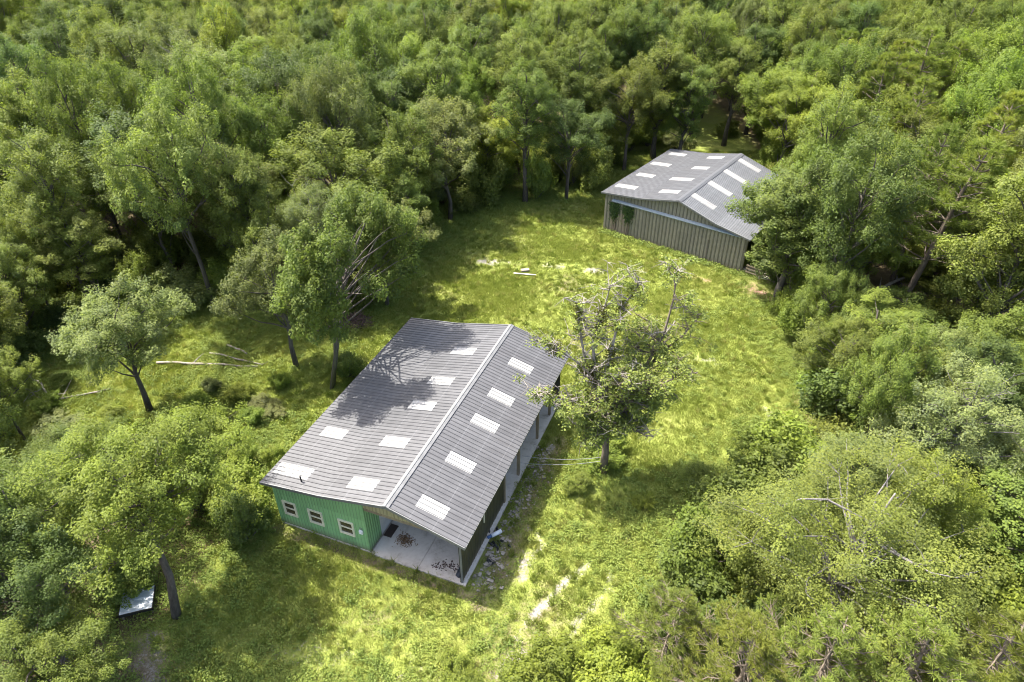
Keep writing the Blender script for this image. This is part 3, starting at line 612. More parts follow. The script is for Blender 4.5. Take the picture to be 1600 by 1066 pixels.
('oak_e', 60.82, 116.21, 2.93, 14.41, 4.66, 'olive', 0.024, 0.006, 'second olive-green oak from left in back row of upper right wood'),
('oak_e', 95.24, 130.33, 5.23, 19.03, 4.33, 'olive', 0.048, -0.039, 'rightmost olive-green oak in farthest row of upper right wood'),
('oak_c', 49.07, 128.9, 0.34, 15.93, 4.47, 'dark', -0.008, -0.035, 'leftmost dark green oak in farthest row of upper right wood'),
('oak_f', -92.31, 122.6, 1.94, 18.88, 5.23, 'bright', -0.03, 0.04, 'leftmost bright green oak in back row of upper left wood'),
('oak_a', 40.33, 136.17, 2.61, 19.69, 5.89, 'bright', -0.005, 0.035, 'eighth bright green oak from left in farthest row of wood behind clearing'),
('oak_a', 17.22, 137.79, 5.69, 16.4, 4.38, 'bright', -0.035, 0.036, 'sixth bright green oak from left in farthest row of wood behind clearing'),
('oak_c', -59.46, 149.8, 4.7, 18.93, 5.17, 'mid', -0.011, -0.047, 'third mid-green oak from left in farthest row of upper left wood'),
('oak_a', -17.24, 96.84, 2.13, 18.37, 5.76, 'mid', 0.024, 0.007, 'second mid-green oak from left in third row of wood behind clearing'),
('oak_f', 34.08, 87.69, 3.72, 14.13, 5.83, 'bright', -0.033, -0.048, 'leftmost bright green oak in third row of upper right wood'),
('oak_b', -16.09, 85.81, 6.09, 19.95, 5.44, 'bright', -0.013, 0.002, 'leftmost bright green oak in second row of wood behind clearing'),
('oak_b', -18.91, 122.04, 4.41, 15.08, 5.49, 'grey', -0.027, -0.036, 'leftmost grey-green oak in back row of wood behind clearing'),
('oak_c', 84.44, 146.27, 2.15, 16.55, 4.15, 'bright', -0.002, -0.026, 'second bright green oak from left in farthest row of upper right wood'),
('oak_e', 0.33, 120.92, 1.15, 17.49, 5.09, 'yellow', -0.033, -0.039, 'leftmost yellow-green oak in back row of wood behind clearing'),
('oak_d', 30.35, 126.51, 0.04, 19.9, 5.4, 'dark', -0.04, 0.016, 'rightmost dark green oak in farthest row of wood behind clearing'),
('oak_e', -60.15, 75.94, 2.64, 17.23, 5.67, 'grey', 0.003, -0.043, 'only grey-green oak in second row of upper left wood'),
('oak_e', 18.54, 110.36, 0.07, 19.14, 5.08, 'olive', 0.025, 0.021, 'seventh olive-green oak from left in back row of wood behind clearing'),
('oak_b', -68.37, 146.62, 5.89, 14.35, 4.63, 'grey', -0.01, 0.001, 'second grey-green oak from left in farthest row of upper left wood'),
('oak_b', 48.99, 68.23, 4.72, 19.03, 4.63, 'bright', 0.017, 0.013, 'rightmost bright green oak in front row of upper right wood'),
('oak_f', -23.01, 137.78, 1.51, 16.43, 5.76, 'dark', 0.034, 0.023, 'leftmost dark green oak in farthest row of wood behind clearing'),
('oak_f', -42.33, 149.26, 4.56, 17.36, 4.85, 'olive', 0.006, -0.018, 'leftmost olive-green oak in farthest row of wood behind clearing'),
('oak_a', 46.37, 94.61, 2.67, 14.57, 5.86, 'yellow', -0.039, -0.025, 'only yellow-green oak in third row of upper right wood'),
('oak_b', -22.78, 149.77, 4.64, 17.54, 4.01, 'bright', -0.002, -0.007, 'fourth bright green oak from left in farthest row of wood behind clearing'),
('oak_d', 58.45, 136.35, 4.77, 15.31, 5.2, 'dark', 0.042, -0.022, 'third dark green oak from left in farthest row of upper right wood'),
('oak_f', 71.36, 89.55, 0.67, 16.31, 4.05, 'bright', -0.023, -0.035, 'rightmost bright green oak in third row of upper right wood'),
('oak_f', -59.6, 106.9, 1.47, 14.2, 4.84, 'olive', -0.012, -0.033, 'leftmost olive-green oak in back row of upper left wood'),
('oak_d', 3.62, 149.58, 2.91, 13.76, 4.93, 'bright', -0.005, -0.034, 'fifth bright green oak from left in farthest row of wood behind clearing'),
('oak_g', 60.19, 110.27, 5.83, 14.57, 5.13, 'mid', 0.049, 0.041, 'second mid-green oak from left in back row of upper right wood'),
('oak_a', -47.33, 139.58, 1.77, 18.8, 4.52, 'yellow', 0.034, 0.008, 'rightmost yellow-green oak in farthest row of upper left wood'),
('oak_d', 90.13, 119.97, 4.39, 15.35, 4.61, 'grey', -0.035, -0.021, 'only grey-green oak in back row of upper right wood'),
('oak_g', 25.84, 97.96, 2.26, 18.2, 5.37, 'mid', -0.013, 0.003, 'rightmost mid-green oak in third row of wood behind clearing'),
('oak_c', 89.16, 127.99, 4.91, 16.78, 5.68, 'olive', 0.039, -0.027, 'third olive-green oak from left in farthest row of upper right wood'),
('oak_c', -36.51, 65.52, 0.74, 19.96, 4.45, 'mid', 0.028, 0.005, 'fourth mid-green oak from left in front row of upper left wood'),
('oak_c', -18.38, 79.52, 1.38, 15.43, 5.35, 'grey', -0.006, -0.033, 'only grey-green oak in second row of wood behind clearing'),
('oak_a', -66.9, 104.09, 4.51, 16.06, 4.6, 'mid', -0.018, -0.025, 'third mid-green oak from left in back row of upper left wood'),
('oak_e', 59.37, 127.63, 2.55, 15.86, 5.98, 'olive', -0.044, -0.043, 'leftmost olive-green oak in farthest row of upper right wood'),
('oak_e', -22.98, 83.83, 4.04, 15.87, 4.43, 'dark', -0.042, 0.039, 'rightmost dark green oak in second row of wood behind clearing'),
('oak_b', 72.51, 115.6, 1.57, 13.94, 4.35, 'mid', -0.008, 0.045, 'fourth mid-green oak from left in back row of upper right wood'),
('tall_c', -22.41, 52.81, 3.25, 16.87, 3.26, 'mid', 0.014, 0.021, 'rightmost mid-green slim tree in front row of upper left wood'),
('tall_a', 86.78, 140.72, 1.2, 14.67, 3.13, 'mid', -0.001, 0.044, 'fifth mid-green slim tree from left in farthest row of upper right wood'),
('tall_d', -108.44, 147.38, 5.26, 14.12, 3.24, 'yellow', 0.001, -0.007, 'leftmost yellow-green slim tree in farthest row of upper left wood'),
('tall_e', -43.31, 82.32, 1.79, 14.52, 3.82, 'bright', -0.046, -0.046, 'leftmost bright green slim tree in second row of upper left wood'),
('tall_b', -43.08, 113.77, 5.64, 18.42, 4.11, 'olive', 0.047, 0.011, 'rightmost olive-green slim tree in back row of upper left wood'),
('tall_c', 53.62, 123.86, 4.67, 14.53, 3.84, 'bright', 0.03, 0.032, 'second bright green slim tree from left in farthest row of upper right wood'),
('tall_a', -29.16, 139.2, 6.25, 18.49, 3.1, 'olive', 0.007, 0.002, 'leftmost olive-green slim tree in farthest row of wood behind clearing'),
('tall_c', -95.69, 142.68, 3.61, 14.61, 3.59, 'yellow', 0.021, 0.025, 'rightmost yellow-green slim tree in farthest row of upper left wood'),
('tall_b', 35.91, 149.06, 5.64, 15.06, 4.4, 'olive', 0.039, -0.011, 'eighth olive-green slim tree from left in farthest row of wood behind clearing'),
('tall_b', 47.67, 133.18, 1.54, 19.88, 3.15, 'bright', 0.008, -0.045, 'leftmost bright green slim tree in farthest row of upper right wood'),
('tall_c', -32.73, 72.53, 3.66, 17.57, 3.55, 'bright', 0.034, 0.017, 'rightmost bright green slim tree in second row of upper left wood'),
('tall_c', 99.41, 142.37, 1.35, 16.28, 3.67, 'olive', -0.048, 0.004, 'rightmost olive-green slim tree in farthest row of upper right wood'),
('tall_d', 48.62, 88.43, 4.48, 17.87, 3.2, 'olive', 0.034, 0.026, 'rightmost olive-green slim tree in third row of upper right wood'),
('tall_d', -5.4, 90.92, 3.44, 18.47, 3.9, 'bright', 0.027, -0.045, 'leftmost bright green slim tree in third row of wood behind clearing'),
('tall_b', 44.09, 141.81, 2.58, 14.26, 3.09, 'olive', 0.008, -0.027, 'rightmost olive-green slim tree in farthest row of wood behind clearing'),
('tall_b', 59.07, 86.28, 6.17, 16.26, 3.45, 'mid', -0.013, 0.004, 'only mid-green slim tree in second row of upper right wood'),
('tall_c', 0.68, 129.54, 3.46, 19.85, 3.98, 'bright', -0.014, -0.016, 'rightmost bright green slim tree in farthest row of wood behind clearing'),
('tall_a', -74.55, 123.9, 1.04, 16.56, 4.06, 'olive', 0.034, -0.044, 'second olive-green slim tree from left in back row of upper left wood'),
('tall_c', -47.16, 65.95, 1.62, 19.84, 3.55, 'mid', 0.014, 0.016, 'leftmost mid-green slim tree in front row of upper left wood'),
('tall_a', -11.59, 95.55, 2.88, 19.86, 3.2, 'mid', 0.043, -0.037, 'second mid-green slim tree from left in third row of wood behind clearing'),
('tall_b', -72.59, 106.55, 0.66, 20.87, 3.96, 'bright', 0.004, -0.009, 'second bright green slim tree from left in back row of upper left wood'),
('tall_a', 38.59, 96.15, 0.95, 20.03, 3.39, 'olive', 0.029, 0.017, 'leftmost olive-green slim tree in third row of upper right wood'),
('tall_c', 34.15, 99.24, 3.93, 17.25, 3.96, 'dark', -0.044, -0.003, 'rightmost dark green slim tree in third row of wood behind clearing'),
('tall_a', -38.05, 52.78, 4.3, 17.98, 3.32, 'mid', 0.032, -0.043, 'second mid-green slim tree from left in front row of upper left wood'),
('tall_b', 59.87, 82.25, 6.15, 19.1, 3.88, 'olive', 0.023, -0.015, 'rightmost olive-green slim tree in second row of upper right wood'),
('tall_c', -12.59, 75.36, 5.86, 16.4, 3.33, 'dark', -0.034, -0.037, 'only dark green slim tree in second row of wood behind clearing'),
('tall_b', 94.69, 149.1, 2.32, 18.03, 3.46, 'bright', -0.018, 0.007, 'third bright green slim tree from left in farthest row of upper right wood'),
('tall_a', 52.82, 65.06, 3.0, 20.44, 4.12, 'mid', 0.032, -0.007, 'third mid-green slim tree from left in front row of upper right wood'),
('tall_e', 67.27, 116.99, 5.81, 19.31, 3.81, 'mid', -0.047, 0.043, 'fourth mid-green slim tree from left in back row of upper right wood'),
('tall_b', -24.78, 142.92, 3.61, 17.59, 4.14, 'dark', -0.042, 0.01, 'leftmost dark green slim tree in farthest row of wood behind clearing'),
('tall_e', 46.21, 117.5, 3.35, 14.26, 3.3, 'mid', 0.001, -0.05, 'third mid-green slim tree from left in back row of upper right wood'),
('tall_d', -24.39, 109.83, 4.36, 17.16, 3.72, 'yellow', -0.02, -0.003, 'second yellow-green slim tree from left in back row of wood behind clearing'),
('tall_d', 57.82, 69.86, 2.76, 17.41, 3.34, 'mid', -0.042, 0.005, 'rightmost mid-green slim tree in front row of upper right wood'),
('tall_d', 72.13, 98.67, 1.01, 20.82, 3.26, 'dark', -0.034, -0.026, 'rightmost dark green slim tree in third row of upper right wood'),
('tall_e', 53.6, 139.87, 3.06, 19.48, 3.54, 'olive', -0.031, -0.016, 'leftmost olive-green slim tree in farthest row of upper right wood'),
('tall_e', -81.46, 139.4, 1.74, 15.37, 3.09, 'mid', 0.044, -0.028, 'leftmost mid-green slim tree in farthest row of upper left wood'),
('tall_b', 1.8, 94.71, 5.95, 17.13, 3.28, 'bright', -0.031, 0.004, 'rightmost bright green slim tree in third row of wood behind clearing'),
('tall_b', -24.91, 126.08, 3.64, 17.18, 3.42, 'bright', 0.009, 0.027, 'leftmost bright green slim tree in farthest row of wood behind clearing'),
('tall_a', -83.97, 115.11, 6.19, 14.04, 3.48, 'olive', -0.047, 0.014, 'leftmost olive-green slim tree in back row of upper left wood'),
('tall_c', 12.16, 96.08, 4.3, 18.0, 3.36, 'mid', 0.045, 0.018, 'third mid-green slim tree from left in third row of wood behind clearing'),
('tall_e', 75.05, 106.61, 1.66, 17.9, 4.16, 'mid', -0.006, 0.0, 'rightmost mid-green slim tree in back row of upper right wood'),
('tall_c', 34.62, 42.09, 0.99, 20.24, 3.69, 'olive', 0.036, 0.022, 'rightmost olive-green slim tree in wood right of the clearing'),
('tall_d', 100.11, 147.94, 2.02, 20.26, 3.36, 'olive', -0.043, -0.043, 'third olive-green slim tree from left in farthest row of upper right wood'),
('tall_c', 44.51, 87.77, 4.46, 19.16, 3.31, 'olive', 0.044, -0.014, 'second olive-green slim tree from left in third row of upper right wood'),
('tall_e', 73.18, 145.52, 6.21, 16.55, 3.58, 'mid', -0.047, 0.035, 'fourth mid-green slim tree from left in farthest row of upper right wood'),
('tall_d', -62.52, 129.82, 4.2, 20.84, 3.67, 'grey', 0.024, -0.047, 'rightmost grey-green slim tree in farthest row of upper left wood'),
('tall_b', -34.48, 95.31, 2.32, 14.61, 4.37, 'bright', 0.021, 0.016, 'only bright green slim tree in third row of upper left wood'),
('tall_b', 39.56, 107.22, 3.28, 20.65, 3.61, 'olive', 0.009, 0.035, 'leftmost olive-green slim tree in back row of upper right wood'),
('tall_c', 40.58, 65.77, 2.61, 15.03, 3.35, 'olive', -0.045, 0.036, 'leftmost olive-green slim tree in front row of upper right wood'),
('tall_b', 14.08, 128.82, 1.54, 14.26, 4.29, 'dark', 0.027, 0.047, 'third dark green slim tree from left in farthest row of wood behind clearing'),
('tall_c', 34.69, 74.75, 0.32, 16.03, 3.32, 'yellow', -0.036, -0.031, 'rightmost yellow-green slim tree in second row of upper right wood'),
('tall_e', 36.37, 56.03, 5.77, 15.98, 3.68, 'mid', 0.016, 0.046, 'second mid-green slim tree from left in front row of upper right wood'),
('tall_a', 8.69, 85.32, 0.08, 16.91, 3.7, 'mid', -0.033, 0.028, 'rightmost mid-green slim tree in second row of wood behind clearing'),
('tall_e', -1.74, 148.09, 5.04, 17.44, 3.75, 'mid', 0.03, 0.026, 'leftmost mid-green slim tree in farthest row of wood behind clearing'),
('tall_e', 39.35, 41.65, 2.77, 15.8, 3.19, 'bright', -0.05, -0.03, 'leftmost bright green slim tree in wood right of the clearing'),
('tall_c', 90.25, 139.83, 0.75, 17.82, 3.02, 'olive', 0.002, -0.028, 'second olive-green slim tree from left in farthest row of upper right wood'),
('tall_c', 20.6, 131.07, 2.26, 20.55, 3.43, 'olive', -0.012, 0.034, 'sixth olive-green slim tree from left in farthest row of wood behind clearing'),
('tall_a', -55.65, 119.77, 0.5, 15.08, 4.15, 'yellow', 0.018, -0.048, 'only yellow-green slim tree in back row of upper left wood'),
('tall_b', 78.51, 113.3, 3.01, 15.54, 3.87, 'mid', 0.039, 0.043, 'fifth mid-green slim tree from left in back row of upper right wood'),
('tall_d', 66.35, 146.91, 2.92, 17.94, 3.2, 'yellow', 0.014, -0.016, 'leftmost yellow-green slim tree in farthest row of upper right wood'),
('tall_c', -25.9, 99.28, 6.0, 18.33, 3.15, 'dark', 0.044, 0.01, 'leftmost dark green slim tree in third row of wood behind clearing'),
('tall_b', 11.18, 100.12, 0.87, 18.43, 3.66, 'olive', -0.034, 0.042, 'third olive-green slim tree from left in third row of wood behind clearing'),
('tall_c', 32.9, 80.78, 0.07, 15.62, 4.32, 'yellow', 0.045, -0.006, 'leftmost yellow-green slim tree in second row of upper right wood'),
('tall_e', 54.77, 72.6, 5.62, 18.35, 3.08, 'dark', -0.038, -0.007, 'leftmost dark green slim tree in second row of upper right wood'),
('tall_e', 11.41, 124.83, 1.03, 16.33, 3.71, 'mid', -0.012, -0.014, 'second mid-green slim tree from left in farthest row of wood behind clearing'),
('tall_a', -82.2, 122.66, 6.17, 17.88, 4.22, 'bright', -0.04, -0.038, 'third bright green slim tree from left in back row of upper left wood'),
('tall_b', 7.64, 146.08, 5.3, 15.17, 3.36, 'grey', -0.012, -0.025, 'rightmost grey-green slim tree in farthest row of wood behind clearing'),
('tall_b', -40.42, 123.48, 4.55, 17.23, 3.09, 'bright', -0.026, 0.022, 'rightmost bright green slim tree in back row of upper left wood'),
('tall_b', 1.37, 86.48, 4.65, 17.52, 3.84, 'olive', -0.004, -0.026, 'rightmost olive-green slim tree in second row of wood behind clearing'),
('tall_a', -66.57, 129.47, 2.41, 18.36, 3.33, 'olive', 0.031, 0.02, 'only olive-green slim tree in farthest row of upper left wood'),
('tall_c', 37.95, 92.08, 0.89, 17.29, 3.36, 'mid', 0.035, -0.029, 'only mid-green slim tree in third row of upper right wood'),
('tall_d', -34.37, 60.12, 6.23, 16.93, 4.15, 'dark', -0.008, -0.008, 'only dark green slim tree in front row of upper left wood'),
('tall_b', -71.43, 143.3, 2.21, 18.07, 3.14, 'mid', 0.038, 0.039, 'rightmost mid-green slim tree in farthest row of upper left wood'),
('tall_c', 24.71, 109.39, 3.62, 17.89, 4.2, 'grey', 0.02, 0.021, 'only grey-green slim tree in back row of wood behind clearing'),
('tall_d', 14.7, 98.75, 5.13, 18.85, 3.3, 'mid', 0.027, 0.025, 'rightmost mid-green slim tree in third row of wood behind clearing'),
('tall_b', -4.8, 101.14, 1.76, 20.23, 4.19, 'olive', -0.046, -0.04, 'leftmost olive-green slim tree in third row of wood behind clearing'),
('tall_d', 62.4, 149.82, 0.6, 17.62, 3.64, 'mid', 0.007, -0.035, 'leftmost mid-green slim tree in farthest row of upper right wood'),
('tall_c', 42.29, 48.58, 5.95, 20.15, 4.29, 'bright', -0.036, -0.021, 'only bright green slim tree in front row of upper right wood'),
('tall_b', -24.05, 131.63, 3.18, 20.47, 3.4, 'olive', -0.029, 0.011, 'second olive-green slim tree from left in farthest row of wood behind clearing'),
('tall_b', -99.95, 133.33, 5.58, 17.15, 3.13, 'bright', -0.031, -0.008, 'only bright green slim tree in farthest row of upper left wood'),
('tall_d', -32.07, 114.72, 0.92, 19.0, 3.23, 'yellow', -0.047, 0.005, 'leftmost yellow-green slim tree in back row of wood behind clearing'),
('tall_e', -28.05, 70.24, 2.96, 15.38, 3.08, 'grey', -0.015, -0.029, 'only grey-green slim tree in front row of upper left wood'),
('tall_e', 74.87, 138.28, 0.22, 15.68, 3.13, 'yellow', -0.009, -0.029, 'rightmost yellow-green slim tree in farthest row of upper right wood'),
('tall_c', 47.81, 100.17, 4.98, 20.38, 4.15, 'dark', -0.029, -0.008, 'leftmost dark green slim tree in third row of upper right wood'),
('tall_b', 10.18, 120.46, 5.11, 18.23, 3.4, 'yellow', 0.011, -0.042, 'rightmost yellow-green slim tree in back row of wood behind clearing'),
('tall_d', 67.48, 142.53, 3.88, 14.74, 3.4, 'mid', -0.039, -0.008, 'third mid-green slim tree from left in farthest row of upper right wood'),
('tall_a', -40.94, 109.76, 5.77, 15.93, 4.29, 'dark', -0.011, -0.002, 'only dark green slim tree in back row of upper left wood'),
('tall_e', 24.84, 103.82, 1.22, 17.92, 3.5, 'olive', 0.038, 0.027, 'rightmost olive-green slim tree in third row of wood behind clearing'),
('tall_d', 28.22, 60.29, 5.11, 18.71, 3.33, 'mid', -0.007, -0.039, 'leftmost mid-green slim tree in front row of upper right wood'),
('tall_e', -34.8, 90.61, 5.99, 20.72, 3.37, 'yellow', -0.034, -0.042, 'only yellow-green slim tree in third row of upper left wood'),
('tall_b', -12.42, 131.32, 3.91, 18.11, 3.67, 'olive', 0.043, 0.01, 'third olive-green slim tree from left in farthest row of wood behind clearing'),
('tall_b', -27.66, 103.81, 1.75, 18.39, 3.32, 'mid', 0.035, 0.002, 'leftmost mid-green slim tree in third row of wood behind clearing'),
('tall_a', -29.96, 134.6, 0.08, 19.06, 3.05, 'grey', 0.023, 0.006, 'leftmost grey-green slim tree in farthest row of wood behind clearing'),
('tall_c', -71.0, 98.99, 2.71, 16.14, 3.53, 'olive', 0.041, -0.048, 'only olive-green slim tree in third row of upper left wood'),
('tall_e', 1.99, 98.22, 5.28, 17.91, 3.21, 'dark', -0.033, 0.027, 'second dark green slim tree from left in third row of wood behind clearing'),
('tall_e', 53.42, 109.54, 4.69, 14.57, 3.15, 'yellow', -0.035, 0.006, 'only yellow-green slim tree in back row of upper right wood'),
('tall_b', 33.15, 136.97, 2.27, 16.84, 3.1, 'olive', -0.022, 0.044, 'ninth olive-green slim tree from left in farthest row of wood behind clearing'),
('tall_a', -67.42, 98.39, 1.8, 14.7, 3.07, 'grey', -0.036, -0.046, 'only grey-green slim tree in third row of upper left wood'),
('tall_b', 1.6, 75.18, 5.07, 16.74, 3.25, 'mid', 0.013, -0.018, 'second mid-green slim tree from left in second row of wood behind clearing'),
('tall_c', 61.79, 143.47, 4.95, 19.87, 4.05, 'mid', -0.008, 0.009, 'second mid-green slim tree from left in farthest row of upper right wood'),
('tall_a', 64.3, 79.21, 1.86, 15.52, 3.24, 'dark', 0.016, 0.001, 'rightmost dark green slim tree in second row of upper right wood'),
('tall_e', 63.25, 135.07, 0.92, 15.53, 3.21, 'dark', -0.039, 0.012, 'only dark green slim tree in farthest row of upper right wood'),
('tall_d', -86.67, 122.73, 5.64, 20.94, 3.79, 'bright', 0.015, 0.021, 'leftmost bright green slim tree in back row of upper left wood'),
('tall_d', -18.03, 112.58, 4.04, 17.22, 3.72, 'dark', -0.007, -0.009, 'only dark green slim tree in back row of wood behind clearing'),
('tall_b', 49.97, 121.56, 5.56, 16.27, 3.92, 'dark', -0.045, 0.033, 'only dark green slim tree in back row of upper right wood'),
('tall_d', -34.99, 128.95, 3.66, 15.23, 3.49, 'yellow', 0.028, 0.014, 'only yellow-green slim tree in farthest row of wood behind clearing'),
('tall_d', 31.21, 120.11, 3.23, 14.3, 4.25, 'olive', 0.044, -0.039, 'only olive-green slim tree in back row of wood behind clearing'),
('tall_e', 37.81, 131.76, 5.8, 16.3, 3.35, 'dark', -0.038, -0.03, 'rightmost dark green slim tree in farthest row of wood behind clearing'),
('tall_c', 6.01, 99.12, 4.55, 20.61, 3.38, 'olive', 0.041, 0.003, 'second olive-green slim tree from left in third row of wood behind clearing'),
('tall_c', -53.52, 85.51, 0.57, 20.63, 3.65, 'dark', 0.026, -0.028, 'leftmost dark green slim tree in second row of upper left wood'),
('tall_c', -0.37, 114.51, 4.21, 18.77, 3.19, 'bright', 0.006, 0.049, 'only bright green slim tree in back row of wood behind clearing'),
('tall_c', 109.26, 147.55, 2.56, 16.22, 4.24, 'mid', 0.047, 0.014, 'rightmost mid-green slim tree in farthest row of upper right wood'),
('tall_d', 12.5, 132.88, 5.97, 17.19, 3.14, 'mid', -0.018, -0.034, 'rightmost mid-green slim tree in farthest row of wood behind clearing'),
('tall_a', 44.31, 105.47, 2.97, 18.74, 3.86, 'olive', 0.017, -0.045, 'rightmost olive-green slim tree in back row of upper right wood'),
('tall_b', 31.53, 149.38, 1.14, 17.43, 3.64, 'olive', -0.017, 0.047, 'seventh olive-green slim tree from left in farthest row of wood behind clearing'),
('tall_a', 43.8, 120.07, 1.44, 16.88, 3.05, 'mid', 0.012, -0.0, 'second mid-green slim tree from left in back row of upper right wood'),
('tall_d', -44.87, 87.41, 4.97, 19.24, 4.25, 'olive', -0.008, -0.02, 'only olive-green slim tree in second row of upper left wood'),
('tall_e', -69.44, 116.43, 1.8, 16.75, 3.8, 'mid', -0.012, -0.05, 'leftmost mid-green slim tree in back row of upper left wood'),
('tall_c', -14.46, 147.96, 0.09, 20.05, 4.25, 'dark', 0.002, -0.008, 'second dark green slim tree from left in farthest row of wood behind clearing'),
('tall_b', -46.02, 51.97, 5.44, 10.77, 2.6, 'bright', -0.015, -0.046, 'only bright green slim tree in wood left of the green barn'),
('tall_c', 15.88, 133.91, 2.21, 18.56, 3.01, 'olive', 0.045, 0.043, 'fifth olive-green slim tree from left in farthest row of wood behind clearing'),
('tall_b', -7.88, 77.77, 0.67, 17.93, 3.94, 'mid', -0.039, 0.046, 'leftmost mid-green slim tree in second row of wood behind clearing'),
('tall_c', 58.55, 93.31, 5.87, 14.0, 3.45, 'grey', -0.03, 0.019, 'only grey-green slim tree in third row of upper right wood'),
('tall_d', -82.43, 129.57, 3.83, 18.17, 3.7, 'grey', -0.034, 0.041, 'second grey-green slim tree from left in farthest row of upper left wood'),
('tall_a', 105.24, 142.87, 0.64, 16.98, 4.29, 'bright', 0.013, -0.03, 'rightmost bright green slim tree in farthest row of upper right wood'),
('tall_a', -70.1, 123.88, 0.59, 16.33, 3.7, 'mid', -0.012, 0.047, 'rightmost mid-green slim tree in back row of upper left wood'),
('tall_a', 40.68, 114.42, 1.99, 17.93, 4.34, 'mid', 0.014, 0.039, 'leftmost mid-green slim tree in back row of upper right wood'),
('tall_c', -86.56, 127.1, 0.57, 16.23, 3.99, 'grey', -0.043, 0.04, 'leftmost grey-green slim tree in farthest row of upper left wood'),
('tall_d', -12.31, 126.62, 3.77, 20.83, 3.65, 'bright', -0.03, 0.035, 'second bright green slim tree from left in farthest row of wood behind clearing'),
('tall_e', 8.99, 129.81, 5.06, 19.86, 3.75, 'olive', -0.045, -0.034, 'fourth olive-green slim tree from left in farthest row of wood behind clearing'),
('oak_b', -27.97, 23.2, 0.05, 10.7, 2.75, 'grey', -0.002, -0.013, 'only grey-green oak in wood left of the green barn'),
('tall_a', 36.74, 52.39, 4.19, 7.02, 3.35, 'olive', -0.008, -0.015, 'second olive-green slim tree from left in wood right of the clearing'),
('oak_c', -50.55, 66.52, 2.72, 9.57, 2.8, 'olive', -0.015, -0.009, 'leftmost olive-green oak in front row of upper left wood'),
('oak_g', 21.4, 23.45, 2.78, 10.1, 2.72, 'yellow', -0.029, -0.01, 'only yellow-green oak in lower right thicket'),
('tall_a', 45.44, 64.96, 0.12, 9.62, 2.99, 'dark', -0.008, 0.046, 'only dark green slim tree in front row of upper right wood'),
('tall_a', 26.0, 40.71, 2.33, 9.05, 3.55, 'mid', -0.049, -0.046, 'second mid-green slim tree from left in wood right of the clearing'),
('tall_b', 29.29, 33.02, 2.55, 10.0, 3.08, 'dark', -0.019, 0.028, 'only dark green slim tree in wood right of the clearing'),
('tall_e', 28.1, 24.29, 0.58, 7.98, 3.9, 'mid', 0.014, -0.004, 'only mid-green slim tree in lower right thicket'),
('tall_d', 33.03, 30.84, 5.16, 7.17, 3.26, 'dark', 0.025, -0.01, 'only dark green slim tree in lower right thicket'),
('tall_e', -30.85, 26.3, 1.33, 8.53, 3.8, 'olive', -0.042, -0.032, 'only olive-green slim tree in wood left of the green barn'),
('oak_b', -11.63, 70.57, 3.06, 9.71, 2.6, 'mid', -0.03, -0.027, 'only mid-green oak in second row of wood behind clearing'),
('tall_e', -42.26, 72.35, 1.81, 11.53, 2.95, 'dark', 0.039, 0.01, 'rightmost dark green slim tree in second row of upper left wood'),
('oak_c', -38.83, 56.44, 0.86, 8.12, 2.91, 'olive', -0.026, 0.004, 'rightmost olive-green oak in wood left of the green barn'),
('oak_g', -31.42, 67.15, 5.98, 9.71, 2.86, 'grey', 0.018, -0.025, 'second grey-green oak from left in front row of upper left wood'),
('tall_a', 19.23, 26.26, 5.6, 8.43, 2.96, 'grey', -0.003, 0.029, 'leftmost grey-green slim tree in lower right thicket'),
('oak_c', 37.09, 70.47, 4.84, 11.01, 3.17, 'mid', 0.01, -0.026, 'rightmost mid-green oak in second row of upper right wood'),
('oak_c', -21.64, 56.62, 4.39, 9.24, 3.87, 'mid', 0.016, -0.016, 'rightmost mid-green oak in wood left of the green barn'),
('tall_e', 39.24, 37.63, 4.38, 7.31, 3.0, 'bright', -0.009, 0.02, 'rightmost bright green slim tree in wood right of the clearing'),
('oak_f', 48.35, 62.66, 5.74, 8.92, 2.95, 'olive', -0.009, -0.013, 'rightmost olive-green oak in front row of upper right wood'),
('oak_e', 22.39, 31.68, 3.58, 11.89, 2.68, 'mid', -0.001, 0.029, 'second mid-green oak from left in wood right of the clearing'),
('oak_g', 31.17, 63.26, 1.14, 10.93, 3.57, 'olive', 0.025, 0.025, 'leftmost olive-green oak in front row of upper right wood'),
('tall_d', 46.93, 49.87, 2.05, 8.98, 2.87, 'grey', -0.026, -0.043, 'only grey-green slim tree in wood right of the clearing'),
('tall_b', 57.0, 66.71, 5.7, 7.38, 2.86, 'olive', 0.045, 0.017, 'rightmost olive-green slim tree in front row of upper right wood'),
('oak_a', 27.59, 36.22, 4.93, 8.88, 3.62, 'grey', 0.033, -0.043, 'only grey-green oak in wood right of the clearing'),
('tall_d', -21.72, 61.68, 3.43, 9.56, 3.46, 'bright', -0.047, -0.027, 'leftmost bright green slim tree in front row of wood behind clearing'),
('oak_c', -50.31, 73.63, 2.82, 10.35, 3.27, 'olive', 0.047, 0.004, 'only olive-green oak in second row of upper left wood'),
('tall_c', -38.22, 69.79, 4.46, 11.89, 3.59, 'grey', -0.006, 0.022, 'only grey-green slim tree in second row of upper left wood'),
('oak_d', 35.57, 34.57, 4.06, 10.39, 2.84, 'dark', 0.029, -0.046, 'rightmost dark green oak in wood right of the clearing'),
('tall_a', -53.73, 64.45, 3.15, 9.17, 3.21, 'olive', -0.003, -0.044, 'only olive-green slim tree in front row of upper left wood'),
('oak_g', -42.52, 44.35, 5.85, 10.0, 2.96, 'dark', 0.013, 0.028, 'second dark green oak from left in wood left of the green barn'),
('oak_c', -40.01, 50.21, 5.2, 11.7, 2.66, 'olive', -0.005, 0.02, 'fourth olive-green oak from left in wood left of the green barn'),
('oak_a', -44.44, 54.93, 4.71, 9.2, 3.58, 'dark', 0.001, -0.041, 'rightmost dark green oak in wood left of the green barn'),
